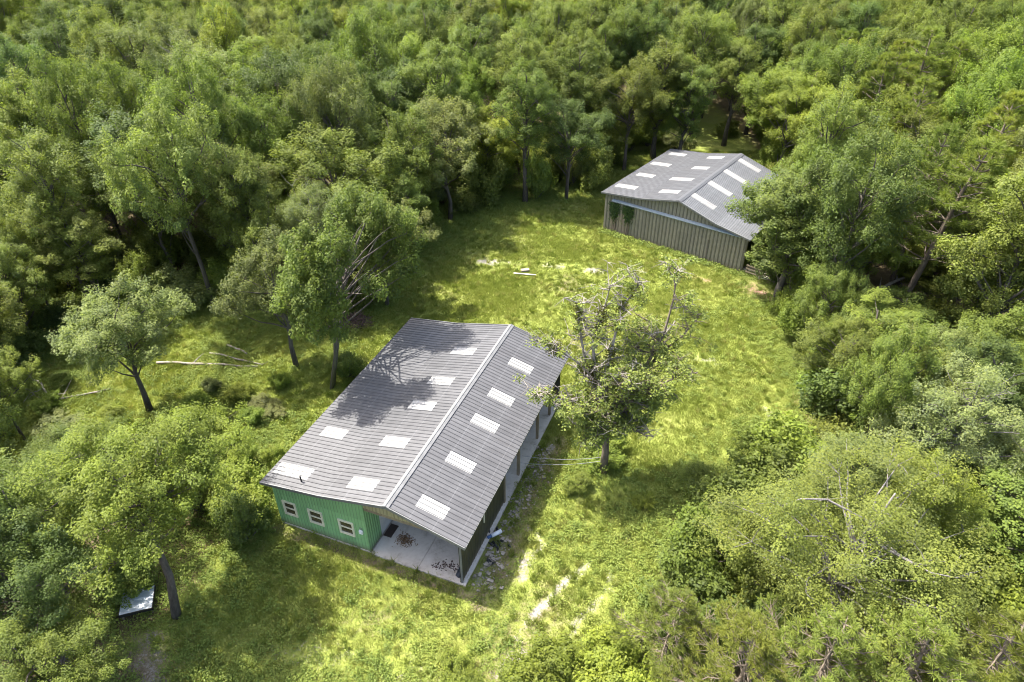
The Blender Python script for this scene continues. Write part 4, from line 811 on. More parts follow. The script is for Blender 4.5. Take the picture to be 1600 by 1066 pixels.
('tall_a', 29.12, 43.62, 4.03, 7.36, 2.88, 'mid', 0.027, 0.042, 'rightmost mid-green slim tree in wood right of the clearing'),
('tall_c', 31.83, 58.28, 0.96, 9.98, 3.14, 'mid', 0.016, 0.019, 'leftmost mid-green slim tree in wood right of the clearing'),
('tall_a', -24.54, 70.64, 5.76, 11.45, 3.23, 'olive', 0.014, 0.003, 'leftmost olive-green slim tree in second row of wood behind clearing'),
('tall_d', -39.3, 62.42, 3.79, 11.48, 2.63, 'bright', 0.001, -0.036, 'only bright green slim tree in front row of upper left wood'),
('oak_f', -40.24, 40.9, 2.98, 11.39, 3.82, 'olive', 0.034, 0.009, 'leftmost olive-green oak in wood left of the green barn'),
('oak_a', -32.26, 29.73, 3.91, 11.98, 2.79, 'mid', 0.016, 0.016, 'leftmost mid-green oak in wood left of the green barn'),
('oak_f', 23.73, 44.08, 0.7, 9.96, 2.72, 'mid', 0.05, -0.01, 'leftmost mid-green oak in wood right of the clearing'),
('oak_a', -48.48, 54.98, 2.76, 8.91, 3.37, 'olive', 0.022, 0.02, 'second olive-green oak from left in wood left of the green barn'),
('oak_f', -37.92, 36.82, 1.46, 9.13, 2.69, 'dark', -0.05, 0.022, 'leftmost dark green oak in wood left of the green barn'),
('tall_e', 30.38, 27.87, 3.72, 7.45, 3.71, 'grey', 0.017, 0.041, 'rightmost grey-green slim tree in lower right thicket'),
('oak_a', 22.82, 38.09, 5.02, 8.13, 3.37, 'olive', 0.011, 0.032, 'only olive-green oak in wood right of the clearing'),
('oak_d', -44.63, 47.17, 3.12, 8.11, 2.66, 'mid', -0.03, 0.005, 'second mid-green oak from left in wood left of the green barn'),
('oak_c', 31.64, 54.2, 5.41, 11.33, 2.81, 'yellow', 0.042, 0.031, 'only yellow-green oak in wood right of the clearing'),
('tall_b', -10.66, 61.16, 5.29, 10.2, 2.79, 'mid', -0.03, 0.022, 'only mid-green slim tree in front row of wood behind clearing'),
('tall_c', 44.5, 68.28, 0.69, 7.34, 3.34, 'olive', -0.036, 0.038, 'leftmost olive-green slim tree in second row of upper right wood'),
('tall_e', 24.89, 33.53, 1.26, 10.94, 2.65, 'olive', -0.023, -0.025, 'leftmost olive-green slim tree in wood right of the clearing'),
('oak_g', 40.73, 55.97, 1.99, 7.27, 2.63, 'mid', 0.049, 0.032, 'rightmost mid-green oak in wood right of the clearing'),
('tall_d', -13.43, 56.67, 2.19, 10.45, 2.88, 'bright', -0.043, -0.028, 'rightmost bright green slim tree in front row of wood behind clearing'),
('oak_c', 55.46, 62.25, 3.64, 7.97, 3.1, 'grey', 0.013, -0.029, 'rightmost grey-green oak in front row of upper right wood'),
('tall_c', -50.33, 70.22, 2.84, 10.26, 3.04, 'mid', -0.016, -0.0, 'only mid-green slim tree in second row of upper left wood'),
('pine_b', 52.24, 69.97, 0.26, 14.68, 3.3, 'pine', -0.031, 0.016, 'rightmost fresh green pine in front row of upper right wood'),
('pine_b', 42.62, 78.11, 2.29, 17.29, 3.83, 'pineY', -0.046, 0.009, 'leftmost yellowish pine in second row of upper right wood'),
('pine_b', 48.65, 85.27, 5.68, 14.29, 3.73, 'pineY', -0.005, -0.028, 'rightmost yellowish pine in second row of upper right wood'),
('pine_a', 67.93, 94.87, 5.06, 13.23, 3.26, 'pine', 0.046, -0.007, 'third fresh green pine from left in third row of upper right wood'),
('pine_b', 51.34, 89.58, 1.98, 14.15, 4.06, 'pineY', 0.049, -0.025, 'leftmost yellowish pine in third row of upper right wood'),
('pine_a', 66.97, 90.86, 5.99, 16.89, 3.43, 'pine', 0.009, -0.022, 'fourth fresh green pine from left in third row of upper right wood'),
('pine_a', 51.95, 85.17, 3.3, 15.34, 3.59, 'pine', -0.026, 0.041, 'fourth fresh green pine from left in second row of upper right wood'),
('pine_a', 62.66, 88.03, 2.7, 16.12, 4.16, 'pineY', 0.049, 0.022, 'rightmost yellowish pine in third row of upper right wood'),
('pine_b', 57.97, 90.2, 1.08, 15.01, 4.15, 'pine', -0.001, -0.014, 'second fresh green pine from left in third row of upper right wood'),
('pine_a', 47.17, 54.73, 3.72, 14.81, 3.48, 'pineY', 0.03, 0.024, 'rightmost yellowish pine in front row of upper right wood'),
('pine_b', 40.91, 69.57, 0.73, 15.89, 3.7, 'pine', -0.044, -0.023, 'leftmost fresh green pine in front row of upper right wood'),
('pine_b', 49.58, 79.04, 4.36, 17.03, 3.23, 'pine', -0.037, 0.012, 'fifth fresh green pine from left in second row of upper right wood'),
('pine_a', 56.06, 75.2, 4.26, 13.24, 3.46, 'pine', 0.049, -0.001, 'rightmost fresh green pine in second row of upper right wood'),
('pine_a', 73.55, 93.8, 0.88, 15.0, 3.9, 'pine', -0.037, 0.042, 'rightmost fresh green pine in third row of upper right wood'),
('pine_a', 45.34, 57.14, 4.2, 15.43, 3.4, 'pineY', -0.03, 0.046, 'leftmost yellowish pine in front row of upper right wood'),
('pine_b', 41.71, 83.03, 3.4, 13.6, 3.3, 'pine', -0.013, 0.04, 'second fresh green pine from left in second row of upper right wood'),
('pine_b', 39.8, 86.7, 5.72, 16.55, 4.2, 'pine', -0.002, 0.033, 'leftmost fresh green pine in second row of upper right wood'),
('pine_a', 33.2, 52.05, 1.71, 16.84, 3.72, 'pine', -0.015, -0.034, 'second fresh green pine from left in front row of upper right wood'),
('pine_a', 39.99, 76.35, 6.15, 16.31, 4.0, 'pine', -0.009, 0.032, 'third fresh green pine from left in second row of upper right wood'),
('pine_b', 44.44, 90.93, 2.45, 15.84, 3.83, 'pine', 0.016, 0.047, 'leftmost fresh green pine in third row of upper right wood'),
('shrub_a', -34.13, 33.53, 0.58, 2.35, 1.43, 'yellow', -0.04, -0.039, 'leftmost yellow-green bush in wood left of the green barn'),
('shrub_b', -39.33, 59.0, 2.64, 3.53, 2.68, 'bright', 0.02, -0.017, 'second bright green bush from left in wood left of the green barn'),
('shrub_a', 36.28, 95.8, 1.43, 3.01, 1.7, 'yellow', -0.009, 0.001, 'rightmost yellow-green bush in wood behind clearing'),
('shrub_a', 10.48, 94.19, 3.56, 3.01, 1.77, 'dark', 0.018, -0.04, 'rightmost dark green bush in wood behind clearing'),
('shrub_b', -29.87, 53.17, 3.22, 3.02, 2.64, 'grey', -0.011, 0.034, 'rightmost grey-green bush in wood left of the green barn'),
('shrub_c', 9.41, 21.7, 3.73, 2.46, 2.56, 'mid', 0.013, -0.036, 'leftmost mid-green bush in lower right thicket'),
('shrub_a', 23.88, 46.53, 2.08, 4.67, 2.15, 'bright', 0.008, 0.028, 'second bright green bush from left in wood right of the clearing'),
('shrub_c', 4.92, 88.52, 2.62, 5.12, 1.7, 'mid', 0.007, 0.012, 'twelfth mid-green bush from left in wood behind clearing'),
('shrub_c', 11.37, 97.81, 3.31, 2.7, 2.59, 'grey', -0.013, 0.017, 'fifth grey-green bush from left in wood behind clearing'),
('shrub_a', -8.3, 80.61, 4.97, 2.19, 2.29, 'mid', -0.045, 0.022, 'fifth mid-green bush from left in wood behind clearing'),
('shrub_c', 19.32, 97.84, 4.71, 3.8, 2.91, 'mid', 0.0, -0.015, 'fifteenth mid-green bush from left in wood behind clearing'),
('shrub_c', -33.98, 52.12, 3.05, 2.4, 2.25, 'mid', 0.021, 0.022, 'sixth mid-green bush from left in wood left of the green barn'),
('shrub_a', 28.23, 63.1, 0.51, 4.78, 1.83, 'olive', -0.021, 0.004, 'leftmost olive-green bush in wood right of the clearing'),
('shrub_a', -17.11, 62.73, 1.78, 3.5, 2.07, 'olive', 0.009, -0.044, 'second olive-green bush from left in wood behind clearing'),
('shrub_a', -34.1, 54.51, 1.83, 4.23, 1.74, 'olive', 0.012, -0.019, 'fifth olive-green bush from left in wood left of the green barn'),
('shrub_a', -19.41, 29.02, 0.84, 3.59, 1.48, 'olive', -0.045, -0.043, 'seventh olive-green bush from left in wood left of the green barn'),
('shrub_c', -30.09, 59.5, 5.19, 3.42, 2.54, 'olive', -0.019, -0.006, 'eighth olive-green bush from left in wood left of the green barn'),
('shrub_b', -24.11, 56.67, 2.83, 3.71, 2.1, 'yellow', -0.036, 0.027, 'rightmost yellow-green bush in wood left of the green barn'),
('shrub_c', -2.96, 84.18, 0.98, 3.24, 1.88, 'mid', -0.023, 0.036, 'sixth mid-green bush from left in wood behind clearing'),
('shrub_c', -26.51, 60.8, 4.51, 3.14, 2.75, 'olive', 0.015, -0.031, 'rightmost olive-green bush in wood left of the green barn'),
('shrub_c', -38.42, 54.42, 4.93, 3.82, 1.95, 'mid', 0.014, 0.037, 'fourth mid-green bush from left in wood left of the green barn'),
('shrub_a', 33.04, 73.89, 1.97, 4.88, 1.79, 'olive', 0.031, 0.007, 'fifth olive-green bush from left in upper right wood'),
('shrub_c', -10.24, 74.48, 5.29, 5.1, 2.92, 'grey', 0.002, 0.031, 'third grey-green bush from left in wood behind clearing'),
('shrub_c', -28.04, 29.87, 4.22, 4.69, 2.3, 'grey', -0.044, -0.007, 'leftmost grey-green bush in wood left of the green barn'),
('shrub_a', -17.64, 57.59, 3.41, 4.18, 1.67, 'olive', 0.009, 0.047, 'leftmost olive-green bush in wood behind clearing'),
('shrub_a', -19.54, 60.05, 0.92, 3.45, 2.85, 'bright', 0.01, 0.0, 'leftmost bright green bush in wood behind clearing'),
('shrub_a', 9.77, 80.16, 5.61, 5.24, 2.49, 'olive', 0.031, -0.019, 'tenth olive-green bush from left in wood behind clearing'),
('shrub_a', 12.45, 86.58, 0.92, 3.56, 2.27, 'mid', -0.033, -0.03, 'fourteenth mid-green bush from left in wood behind clearing'),
('shrub_b', -31.47, 61.93, 5.19, 2.91, 2.44, 'mid', -0.03, -0.044, 'rightmost mid-green bush in wood left of the green barn'),
('shrub_b', 24.56, 50.78, 0.96, 3.6, 1.48, 'bright', -0.008, 0.009, 'leftmost bright green bush in wood right of the clearing'),
('shrub_b', 40.33, 98.66, 5.47, 5.11, 2.84, 'bright', 0.046, -0.014, 'third bright green bush from left in upper right wood'),
('shrub_c', 3.59, 79.63, 3.23, 5.35, 2.26, 'olive', 0.025, -0.006, 'seventh olive-green bush from left in wood behind clearing'),
('shrub_c', -13.15, 72.91, 2.29, 4.4, 2.49, 'mid', 0.033, 0.039, 'third mid-green bush from left in wood behind clearing'),
('shrub_b', 37.93, 84.55, 2.08, 3.52, 2.17, 'mid', -0.018, 0.028, 'rightmost mid-green bush in upper right wood'),
('shrub_c', 6.25, 91.81, 2.6, 3.11, 1.98, 'bright', 0.031, 0.022, 'fourth bright green bush from left in wood behind clearing'),
('shrub_c', 37.42, 79.3, 4.36, 5.21, 2.23, 'bright', -0.046, 0.05, 'rightmost bright green bush in upper right wood'),
('shrub_c', -12.75, 58.6, 1.14, 2.63, 2.11, 'grey', -0.045, -0.049, 'second grey-green bush from left in wood behind clearing'),
('shrub_a', 23.04, 99.81, 3.75, 2.65, 2.36, 'bright', -0.044, 0.011, 'tenth bright green bush from left in wood behind clearing'),
('shrub_b', 2.91, 76.16, 4.98, 5.47, 2.07, 'mid', 0.035, -0.007, 'ninth mid-green bush from left in wood behind clearing'),
('shrub_a', -15.93, 26.71, 1.61, 3.55, 1.54, 'dark', -0.035, -0.031, 'rightmost dark green bush in wood left of the green barn'),
('shrub_a', -40.42, 37.87, 4.5, 4.15, 2.45, 'dark', -0.034, -0.038, 'leftmost dark green bush in wood left of the green barn'),
('shrub_c', -2.48, 80.42, 5.35, 4.02, 2.92, 'mid', -0.019, -0.013, 'seventh mid-green bush from left in wood behind clearing'),
('shrub_a', -11.53, 63.2, 0.81, 2.81, 2.42, 'mid', -0.03, -0.033, 'fourth mid-green bush from left in wood behind clearing'),
('shrub_c', -14.97, 64.65, 3.56, 3.28, 2.4, 'mid', -0.013, 0.02, 'leftmost mid-green bush in wood behind clearing'),
('shrub_b', -5.63, 73.31, 2.32, 3.23, 2.38, 'olive', 0.029, 0.019, 'fourth olive-green bush from left in wood behind clearing'),
('shrub_a', 34.76, 69.51, 6.11, 3.23, 2.01, 'olive', -0.046, -0.022, 'rightmost olive-green bush in upper right wood'),
('shrub_c', -17.5, 55.38, 4.07, 3.22, 1.85, 'dark', 0.031, -0.033, 'leftmost dark green bush in wood behind clearing'),
('shrub_c', 0.23, 89.41, 6.0, 4.73, 1.74, 'olive', -0.044, -0.015, 'sixth olive-green bush from left in wood behind clearing'),
('shrub_a', -36.62, 57.12, 3.01, 3.83, 2.49, 'grey', 0.006, -0.015, 'second grey-green bush from left in wood left of the green barn'),
('shrub_a', 35.92, 90.09, 3.72, 3.97, 1.72, 'dark', -0.04, -0.013, 'leftmost dark green bush in upper right wood'),
('shrub_c', 37.54, 88.34, 1.16, 2.0, 2.07, 'mid', -0.037, 0.048, 'second mid-green bush from left in upper right wood'),
('shrub_a', -5.84, 82.32, 2.3, 4.43, 2.79, 'yellow', 0.044, -0.042, 'leftmost yellow-green bush in wood behind clearing'),
('shrub_b', 9.19, 88.34, 0.1, 3.46, 2.97, 'bright', -0.013, -0.018, 'seventh bright green bush from left in wood behind clearing'),
('shrub_c', 34.31, 84.64, 2.16, 2.73, 2.02, 'olive', -0.018, -0.002, 'second olive-green bush from left in upper right wood'),
('shrub_b', 8.15, 83.14, 1.02, 1.9, 1.61, 'bright', -0.001, 0.008, 'sixth bright green bush from left in wood behind clearing'),
('shrub_b', 14.26, 92.64, 1.74, 2.08, 2.04, 'bright', -0.015, 0.031, 'eighth bright green bush from left in wood behind clearing'),
('shrub_c', 26.35, 58.56, 1.29, 4.75, 1.76, 'dark', 0.021, -0.006, 'second dark green bush from left in wood right of the clearing'),
('shrub_c', -24.11, 30.56, 0.43, 4.25, 2.29, 'mid', 0.005, -0.042, 'fifth mid-green bush from left in wood left of the green barn'),
('shrub_a', -38.9, 48.3, 0.44, 2.7, 1.76, 'dark', -0.017, 0.021, 'fourth dark green bush from left in wood left of the green barn'),
('shrub_a', 19.83, 32.16, 1.16, 2.21, 2.14, 'dark', -0.035, -0.009, 'second dark green bush from left in lower right thicket'),
('shrub_b', 22.62, 96.62, 4.88, 2.57, 1.66, 'grey', -0.047, -0.042, 'rightmost grey-green bush in wood behind clearing'),
('shrub_b', 12.74, 90.13, 2.38, 3.4, 2.37, 'mid', 0.029, 0.002, 'thirteenth mid-green bush from left in wood behind clearing'),
('shrub_a', -5.59, 78.28, 1.5, 3.91, 1.91, 'dark', 0.014, -0.028, 'second dark green bush from left in wood behind clearing'),
('shrub_a', -26.1, 55.17, 3.04, 3.44, 2.33, 'bright', -0.024, -0.025, 'third bright green bush from left in wood left of the green barn'),
('shrub_c', 29.56, 58.05, 4.68, 1.89, 1.68, 'grey', -0.037, -0.014, 'leftmost grey-green bush in wood right of the clearing'),
('shrub_c', 7.31, 80.07, 2.12, 4.88, 1.44, 'grey', -0.021, -0.036, 'fourth grey-green bush from left in wood behind clearing'),
('shrub_b', -41.56, 53.37, 2.15, 2.04, 1.42, 'yellow', -0.014, -0.048, 'third yellow-green bush from left in wood left of the green barn'),
('shrub_b', 40.14, 94.48, 2.94, 4.9, 2.82, 'olive', 0.029, -0.011, 'sixth olive-green bush from left in upper right wood'),
('shrub_a', 5.1, 82.12, 2.61, 2.27, 2.36, 'olive', -0.019, -0.016, 'eighth olive-green bush from left in wood behind clearing'),
('shrub_c', 19.04, 94.25, 0.57, 3.65, 2.66, 'mid', 0.002, -0.027, 'rightmost mid-green bush in wood behind clearing'),
('shrub_a', -1.52, 87.21, 1.92, 3.57, 2.41, 'mid', 0.026, 0.004, 'eighth mid-green bush from left in wood behind clearing'),
('shrub_c', 16.66, 98.27, 0.32, 4.11, 1.79, 'yellow', 0.003, 0.017, 'third yellow-green bush from left in wood behind clearing'),
('shrub_c', -13.99, 54.04, 5.04, 3.24, 2.88, 'olive', -0.032, -0.047, 'third olive-green bush from left in wood behind clearing'),
('shrub_c', 28.7, 54.42, 4.6, 1.91, 2.12, 'bright', 0.048, -0.038, 'fourth bright green bush from left in wood right of the clearing'),
('shrub_c', -16.97, 28.9, 1.72, 2.75, 2.3, 'bright', -0.043, -0.023, 'rightmost bright green bush in wood left of the green barn'),
('shrub_b', -45.04, 48.87, 2.41, 2.4, 2.08, 'dark', 0.033, 0.015, 'second dark green bush from left in wood left of the green barn'),
('shrub_b', -36.25, 53.36, 4.72, 3.17, 1.47, 'dark', -0.034, 0.004, 'fifth dark green bush from left in wood left of the green barn'),
('shrub_a', -42.43, 47.39, 5.04, 3.12, 2.95, 'mid', 0.019, -0.011, 'second mid-green bush from left in wood left of the green barn'),
('shrub_a', 8.11, 90.75, 3.9, 4.6, 1.54, 'olive', -0.029, 0.048, 'ninth olive-green bush from left in wood behind clearing'),
('shrub_c', -43.8, 51.1, 1.16, 2.96, 1.79, 'olive', -0.031, 0.004, 'third olive-green bush from left in wood left of the green barn'),
('shrub_c', 36.18, 99.16, 2.23, 4.04, 1.82, 'bright', 0.041, -0.031, 'rightmost bright green bush in wood behind clearing'),
('shrub_b', -40.45, 44.7, 3.78, 2.98, 2.47, 'dark', -0.013, -0.007, 'third dark green bush from left in wood left of the green barn'),
('shrub_a', -9.32, 67.23, 2.88, 3.14, 1.77, 'bright', -0.018, -0.021, 'third bright green bush from left in wood behind clearing'),
('shrub_a', -43.66, 53.07, 3.24, 3.36, 1.61, 'yellow', -0.004, 0.037, 'second yellow-green bush from left in wood left of the green barn'),
('shrub_b', 24.84, 57.4, 1.58, 4.24, 1.48, 'dark', 0.043, -0.001, 'leftmost dark green bush in wood right of the clearing'),
('shrub_a', -33.52, 58.02, 4.6, 5.19, 2.85, 'mid', -0.011, 0.047, 'seventh mid-green bush from left in wood left of the green barn'),
('shrub_a', 30.21, 65.48, 1.76, 3.44, 2.07, 'mid', -0.013, 0.026, 'leftmost mid-green bush in wood right of the clearing'),
('shrub_c', -36.01, 33.04, 2.49, 3.47, 2.05, 'olive', 0.021, -0.032, 'second olive-green bush from left in wood left of the green barn'),
('shrub_b', -41.97, 41.44, 4.38, 4.55, 1.99, 'olive', -0.025, -0.043, 'leftmost olive-green bush in wood left of the green barn'),
('shrub_b', -30.49, 31.71, 5.84, 2.64, 2.34, 'bright', 0.031, -0.002, 'leftmost bright green bush in wood left of the green barn'),
('shrub_c', -10.74, 77.77, 0.83, 1.9, 1.9, 'bright', 0.009, 0.032, 'second bright green bush from left in wood behind clearing'),
('shrub_b', -38.05, 50.8, 4.08, 1.82, 2.23, 'mid', -0.026, -0.022, 'third mid-green bush from left in wood left of the green barn'),
('shrub_c', 5.87, 84.85, 4.17, 3.72, 1.95, 'bright', -0.029, -0.041, 'fifth bright green bush from left in wood behind clearing'),
('shrub_b', -43.19, 43.1, 4.28, 2.62, 1.54, 'mid', 0.005, -0.022, 'leftmost mid-green bush in wood left of the green barn'),
('shrub_c', 31.28, 98.72, 3.74, 1.8, 2.1, 'olive', 0.048, 0.048, 'fourteenth olive-green bush from left in wood behind clearing'),
('shrub_a', -15.1, 69.39, 1.94, 3.12, 1.6, 'mid', 0.011, 0.011, 'second mid-green bush from left in wood behind clearing'),
('shrub_c', 37.83, 98.09, 5.93, 4.82, 1.51, 'olive', 0.042, -0.008, 'leftmost olive-green bush in upper right wood'),
('shrub_a', 34.35, 79.22, 2.76, 3.59, 2.35, 'olive', -0.017, -0.036, 'fourth olive-green bush from left in upper right wood'),
('shrub_b', 0.83, 84.07, 0.52, 4.9, 1.45, 'yellow', 0.044, -0.007, 'second yellow-green bush from left in wood behind clearing'),
('shrub_c', 32.81, 82.76, 4.66, 4.98, 1.88, 'bright', 0.03, 0.025, 'leftmost bright green bush in upper right wood'),
('shrub_b', 11.22, 84.25, 5.36, 1.81, 1.78, 'olive', -0.04, -0.005, 'eleventh olive-green bush from left in wood behind clearing'),
('shrub_b', 37.54, 94.2, 0.74, 2.7, 1.52, 'dark', 0.007, 0.01, 'rightmost dark green bush in upper right wood'),
('shrub_c', 14.28, 95.06, 4.64, 4.49, 1.56, 'olive', -0.012, 0.014, 'twelfth olive-green bush from left in wood behind clearing'),
('shrub_b', -42.13, 56.6, 1.7, 2.63, 2.09, 'olive', 0.004, -0.034, 'fourth olive-green bush from left in wood left of the green barn'),
('shrub_b', -20.38, 53.25, 5.18, 4.01, 1.65, 'grey', -0.008, 0.012, 'leftmost grey-green bush in wood behind clearing'),
('shrub_a', 34.54, 81.67, 5.53, 4.28, 1.52, 'bright', 0.05, 0.023, 'second bright green bush from left in upper right wood'),
('shrub_c', -2.87, 75.0, 3.26, 5.12, 2.68, 'olive', 0.026, -0.042, 'fifth olive-green bush from left in wood behind clearing'),
('shrub_b', 27.91, 45.8, 1.39, 4.22, 2.8, 'olive', -0.039, 0.017, 'second olive-green bush from left in wood right of the clearing'),
('shrub_b', 32.16, 77.42, 0.05, 4.45, 2.18, 'olive', -0.002, 0.015, 'third olive-green bush from left in upper right wood'),
('shrub_b', 3.45, 91.02, 4.92, 2.14, 2.6, 'mid', 0.023, 0.009, 'tenth mid-green bush from left in wood behind clearing'),
('shrub_c', 35.15, 93.09, 2.67, 5.3, 1.56, 'olive', 0.042, 0.014, 'rightmost olive-green bush in wood behind clearing'),
('shrub_c', -36.19, 60.91, 2.21, 3.46, 1.53, 'olive', -0.014, 0.013, 'sixth olive-green bush from left in wood left of the green barn'),
('shrub_b', 36.38, 86.72, 2.54, 2.54, 1.46, 'mid', -0.042, -0.017, 'leftmost mid-green bush in upper right wood'),
('shrub_b', 16.51, 95.16, 3.91, 2.83, 2.24, 'olive', -0.047, -0.011, 'thirteenth olive-green bush from left in wood behind clearing'),
('shrub_b', -21.42, 30.7, 4.27, 2.08, 2.0, 'dark', 0.008, 0.043, 'sixth dark green bush from left in wood left of the green barn'),
('shrub_a', 16.19, 91.93, 2.3, 4.2, 1.64, 'bright', 0.031, -0.044, 'ninth bright green bush from left in wood behind clearing'),
('shrub_c', 39.81, 90.04, 5.95, 4.83, 2.58, 'bright', -0.0, -0.017, 'fourth bright green bush from left in upper right wood'),
('shrub_a', 30.27, 61.55, 4.98, 4.34, 1.83, 'bright', 0.009, -0.049, 'third bright green bush from left in wood right of the clearing'),
('shrub_c', 4.17, 86.71, 2.19, 3.37, 1.69, 'mid', -0.049, 0.038, 'eleventh mid-green bush from left in wood behind clearing'),
('shrub_b', 26.51, 52.32, 3.62, 5.3, 2.35, 'mid', 0.019, 0.029, 'rightmost mid-green bush in wood right of the clearing'),
('shrub_c', 25.12, 24.96, 3.76, 2.5, 3.03, 'mid', -0.014, 0.006, 'fourth mid-green bush from left in lower right thicket'),
('shrub_b', 16.2, 24.17, 1.57, 3.88, 2.85, 'mid', 0.029, -0.048, 'second mid-green bush from left in lower right thicket'),
('shrub_b', 27.58, 26.65, 0.7, 3.99, 2.34, 'yellow', -0.02, 0.02, 'only yellow-green bush in lower right thicket'),
('shrub_b', 30.53, 35.26, 4.42, 4.85, 2.41, 'grey', 0.002, 0.033, 'second grey-green bush from left in lower right thicket'),
('shrub_a', 32.66, 33.56, 3.65, 4.45, 2.45, 'mid', 0.011, -0.045, 'fifth mid-green bush from left in lower right thicket'),
('shrub_a', 12.06, 19.44, 5.85, 3.81, 2.54, 'dark', 0.029, 0.0, 'leftmost dark green bush in lower right thicket'),
('shrub_a', 42.05, 41.85, 1.67, 4.37, 2.92, 'grey', 0.034, 0.05, 'rightmost grey-green bush in wood right of the clearing'),
('shrub_a', 27.36, 38.84, 3.6, 4.39, 2.79, 'dark', -0.042, 0.016, 'third dark green bush from left in wood right of the clearing'),
('shrub_a', 34.38, 36.67, 2.7, 4.16, 2.1, 'olive', 0.032, 0.044, 'fourth olive-green bush from left in wood right of the clearing'),
('shrub_c', 20.7, 17.89, 2.0, 4.27, 2.75, 'olive', 0.025, -0.009, 'fourth olive-green bush from left in lower right thicket'),
('shrub_c', 37.35, 40.92, 3.74, 4.42, 2.22, 'yellow', 0.002, 0.035, 'leftmost yellow-green bush in wood right of the clearing'),
('shrub_c', 42.88, 45.08, 3.1, 3.64, 3.14, 'yellow', -0.009, -0.044, 'rightmost yellow-green bush in wood right of the clearing'),
('shrub_b', 27.24, 31.84, 5.51, 2.99, 2.45, 'olive', 0.027, -0.039, 'third olive-green bush from left in lower right thicket'),
('shrub_c', 13.33, 23.43, 4.08, 4.68, 2.04, 'olive', -0.039, -0.047, 'leftmost olive-green bush in lower right thicket'),
('shrub_a', 35.51, 32.01, 1.13, 2.54, 2.16, 'dark', -0.044, 0.005, 'rightmost dark green bush in lower right thicket'),
('shrub_a', 31.8, 29.0, 5.44, 3.68, 2.13, 'grey', -0.025, 0.038, 'rightmost grey-green bush in lower right thicket'),
('shrub_c', 36.08, 38.6, 3.82, 3.38, 2.51, 'olive', 0.031, 0.035, 'rightmost olive-green bush in wood right of the clearing'),
('shrub_a', 22.09, 25.89, 3.01, 3.86, 2.19, 'grey', 0.025, 0.034, 'leftmost grey-green bush in lower right thicket'),
('shrub_b', 20.29, 21.49, 0.63, 4.97, 2.44, 'mid', -0.004, -0.043, 'third mid-green bush from left in lower right thicket'),
('shrub_c', 33.63, 45.06, 1.0, 4.88, 2.42, 'olive', 0.009, -0.029, 'third olive-green bush from left in wood right of the clearing'),
('shrub_a', 24.72, 18.01, 0.66, 4.66, 2.31, 'mid', -0.02, -0.017, 'rightmost mid-green bush in lower right thicket'),
('shrub_c', 24.25, 39.73, 3.33, 4.41, 2.58, 'bright', -0.023, -0.021, 'rightmost bright green bush in wood right of the clearing'),
('shrub_a', 28.5, 29.29, 3.71, 4.23, 2.21, 'olive', 0.046, 0.018, 'fifth olive-green bush from left in lower right thicket'),
('shrub_a', 38.95, 35.63, 5.46, 3.02, 2.73, 'olive', -0.016, 0.046, 'rightmost olive-green bush in lower right thicket'),
('shrub_a', 39.93, 39.37, 4.04, 3.75, 2.09, 'dark', 0.002, 0.01, 'rightmost dark green bush in wood right of the clearing'),
('shrub_a', 20.18, 24.42, 5.87, 3.62, 2.04, 'olive', -0.03, 0.007, 'second olive-green bush from left in lower right thicket'),
('shrub_b', -32.35, 36.68, 3.81, 0.71, 1.45, 'pale', 0, 0, 'leftmost pale sage bush on the weedy ground left of the green barn'),
('shrub_b', -30.01, 35.23, 1.67, 1.11, 0.9, 'yellow', 0, 0, 'leftmost yellow-green bush on the weedy ground left of the green barn'),
('shrub_c', -28.45, 36.67, 4.26, 1.32, 1.39, 'yellow', 0, 0, 'second yellow-green bush from left on the weedy ground left of the green barn'),
('shrub_c', -22.39, 35.2, 2.19, 1.18, 0.87, 'bright', 0, 0, 'fourth bright green bush from left on the weedy ground left of the green barn'),
('shrub_b', -21.64, 37.53, 4.95, 0.83, 0.76, 'bright', 0, 0, 'sixth bright green bush from left on the weedy ground left of the green barn'),
('shrub_a', -19.48, 35.19, 5.26, 1.5, 0.71, 'yellow', 0, 0, 'fifth yellow-green bush from left on the weedy ground left of the green barn'),
('shrub_a', -18.74, 37.17, 1.82, 1.18, 0.9, 'bright', 0, 0, 'ninth bright green bush from left on the weedy ground left of the green barn'),
('shrub_c', -19.22, 32.44, 4.94, 0.97, 1.33, 'bright', 0, 0, 'seventh bright green bush from left on the weedy ground left of the green barn'),
('shrub_b', -17.91, 33.02, 0.25, 1.44, 0.95, 'bright', 0, 0, 'eighth bright green bush from left on the weedy ground left of the green barn'),
('shrub_a', -23.84, 37.19, 5.09, 1.17, 1.37, 'bright', 0, 0, 'third bright green bush from left on the weedy ground left of the green barn'),
('shrub_c', -17.99, 38.57, 5.47, 0.73, 1.34, 'pale', 0, 0, 'rightmost pale sage bush on the weedy ground left of the green barn'),
('shrub_b', -17.75, 41.18, 4.84, 1.31, 0.83, 'bright', 0, 0, 'rightmost bright green bush on the weedy ground left of the green barn'),
('shrub_a', -23.04, 40.82, 1.76, 1.11, 0.77, 'pale', 0, 0, 'second pale sage bush from left on the weedy ground left of the green barn'),
('shrub_b', -26.36, 34.58, 2.65, 1.47, 1.1, 'yellow', 0, 0, 'third yellow-green bush from left on the weedy ground left of the green barn'),
('shrub_a', -16.05, 33.32, 5.97, 1.1, 0.74, 'bright', 0, 0, 'eleventh bright green bush from left on the weedy ground left of the green barn'),
('shrub_c', -34.74, 41.64, 4.86, 0.73, 0.94, 'bright', 0, 0, 'second bright green bush from left on the weedy ground left of the green barn'),
('shrub_c', -34.34, 38.63, 1.11, 1.19, 0.99, 'bright', 0, 0, 'leftmost bright green bush on the weedy ground left of the green barn'),
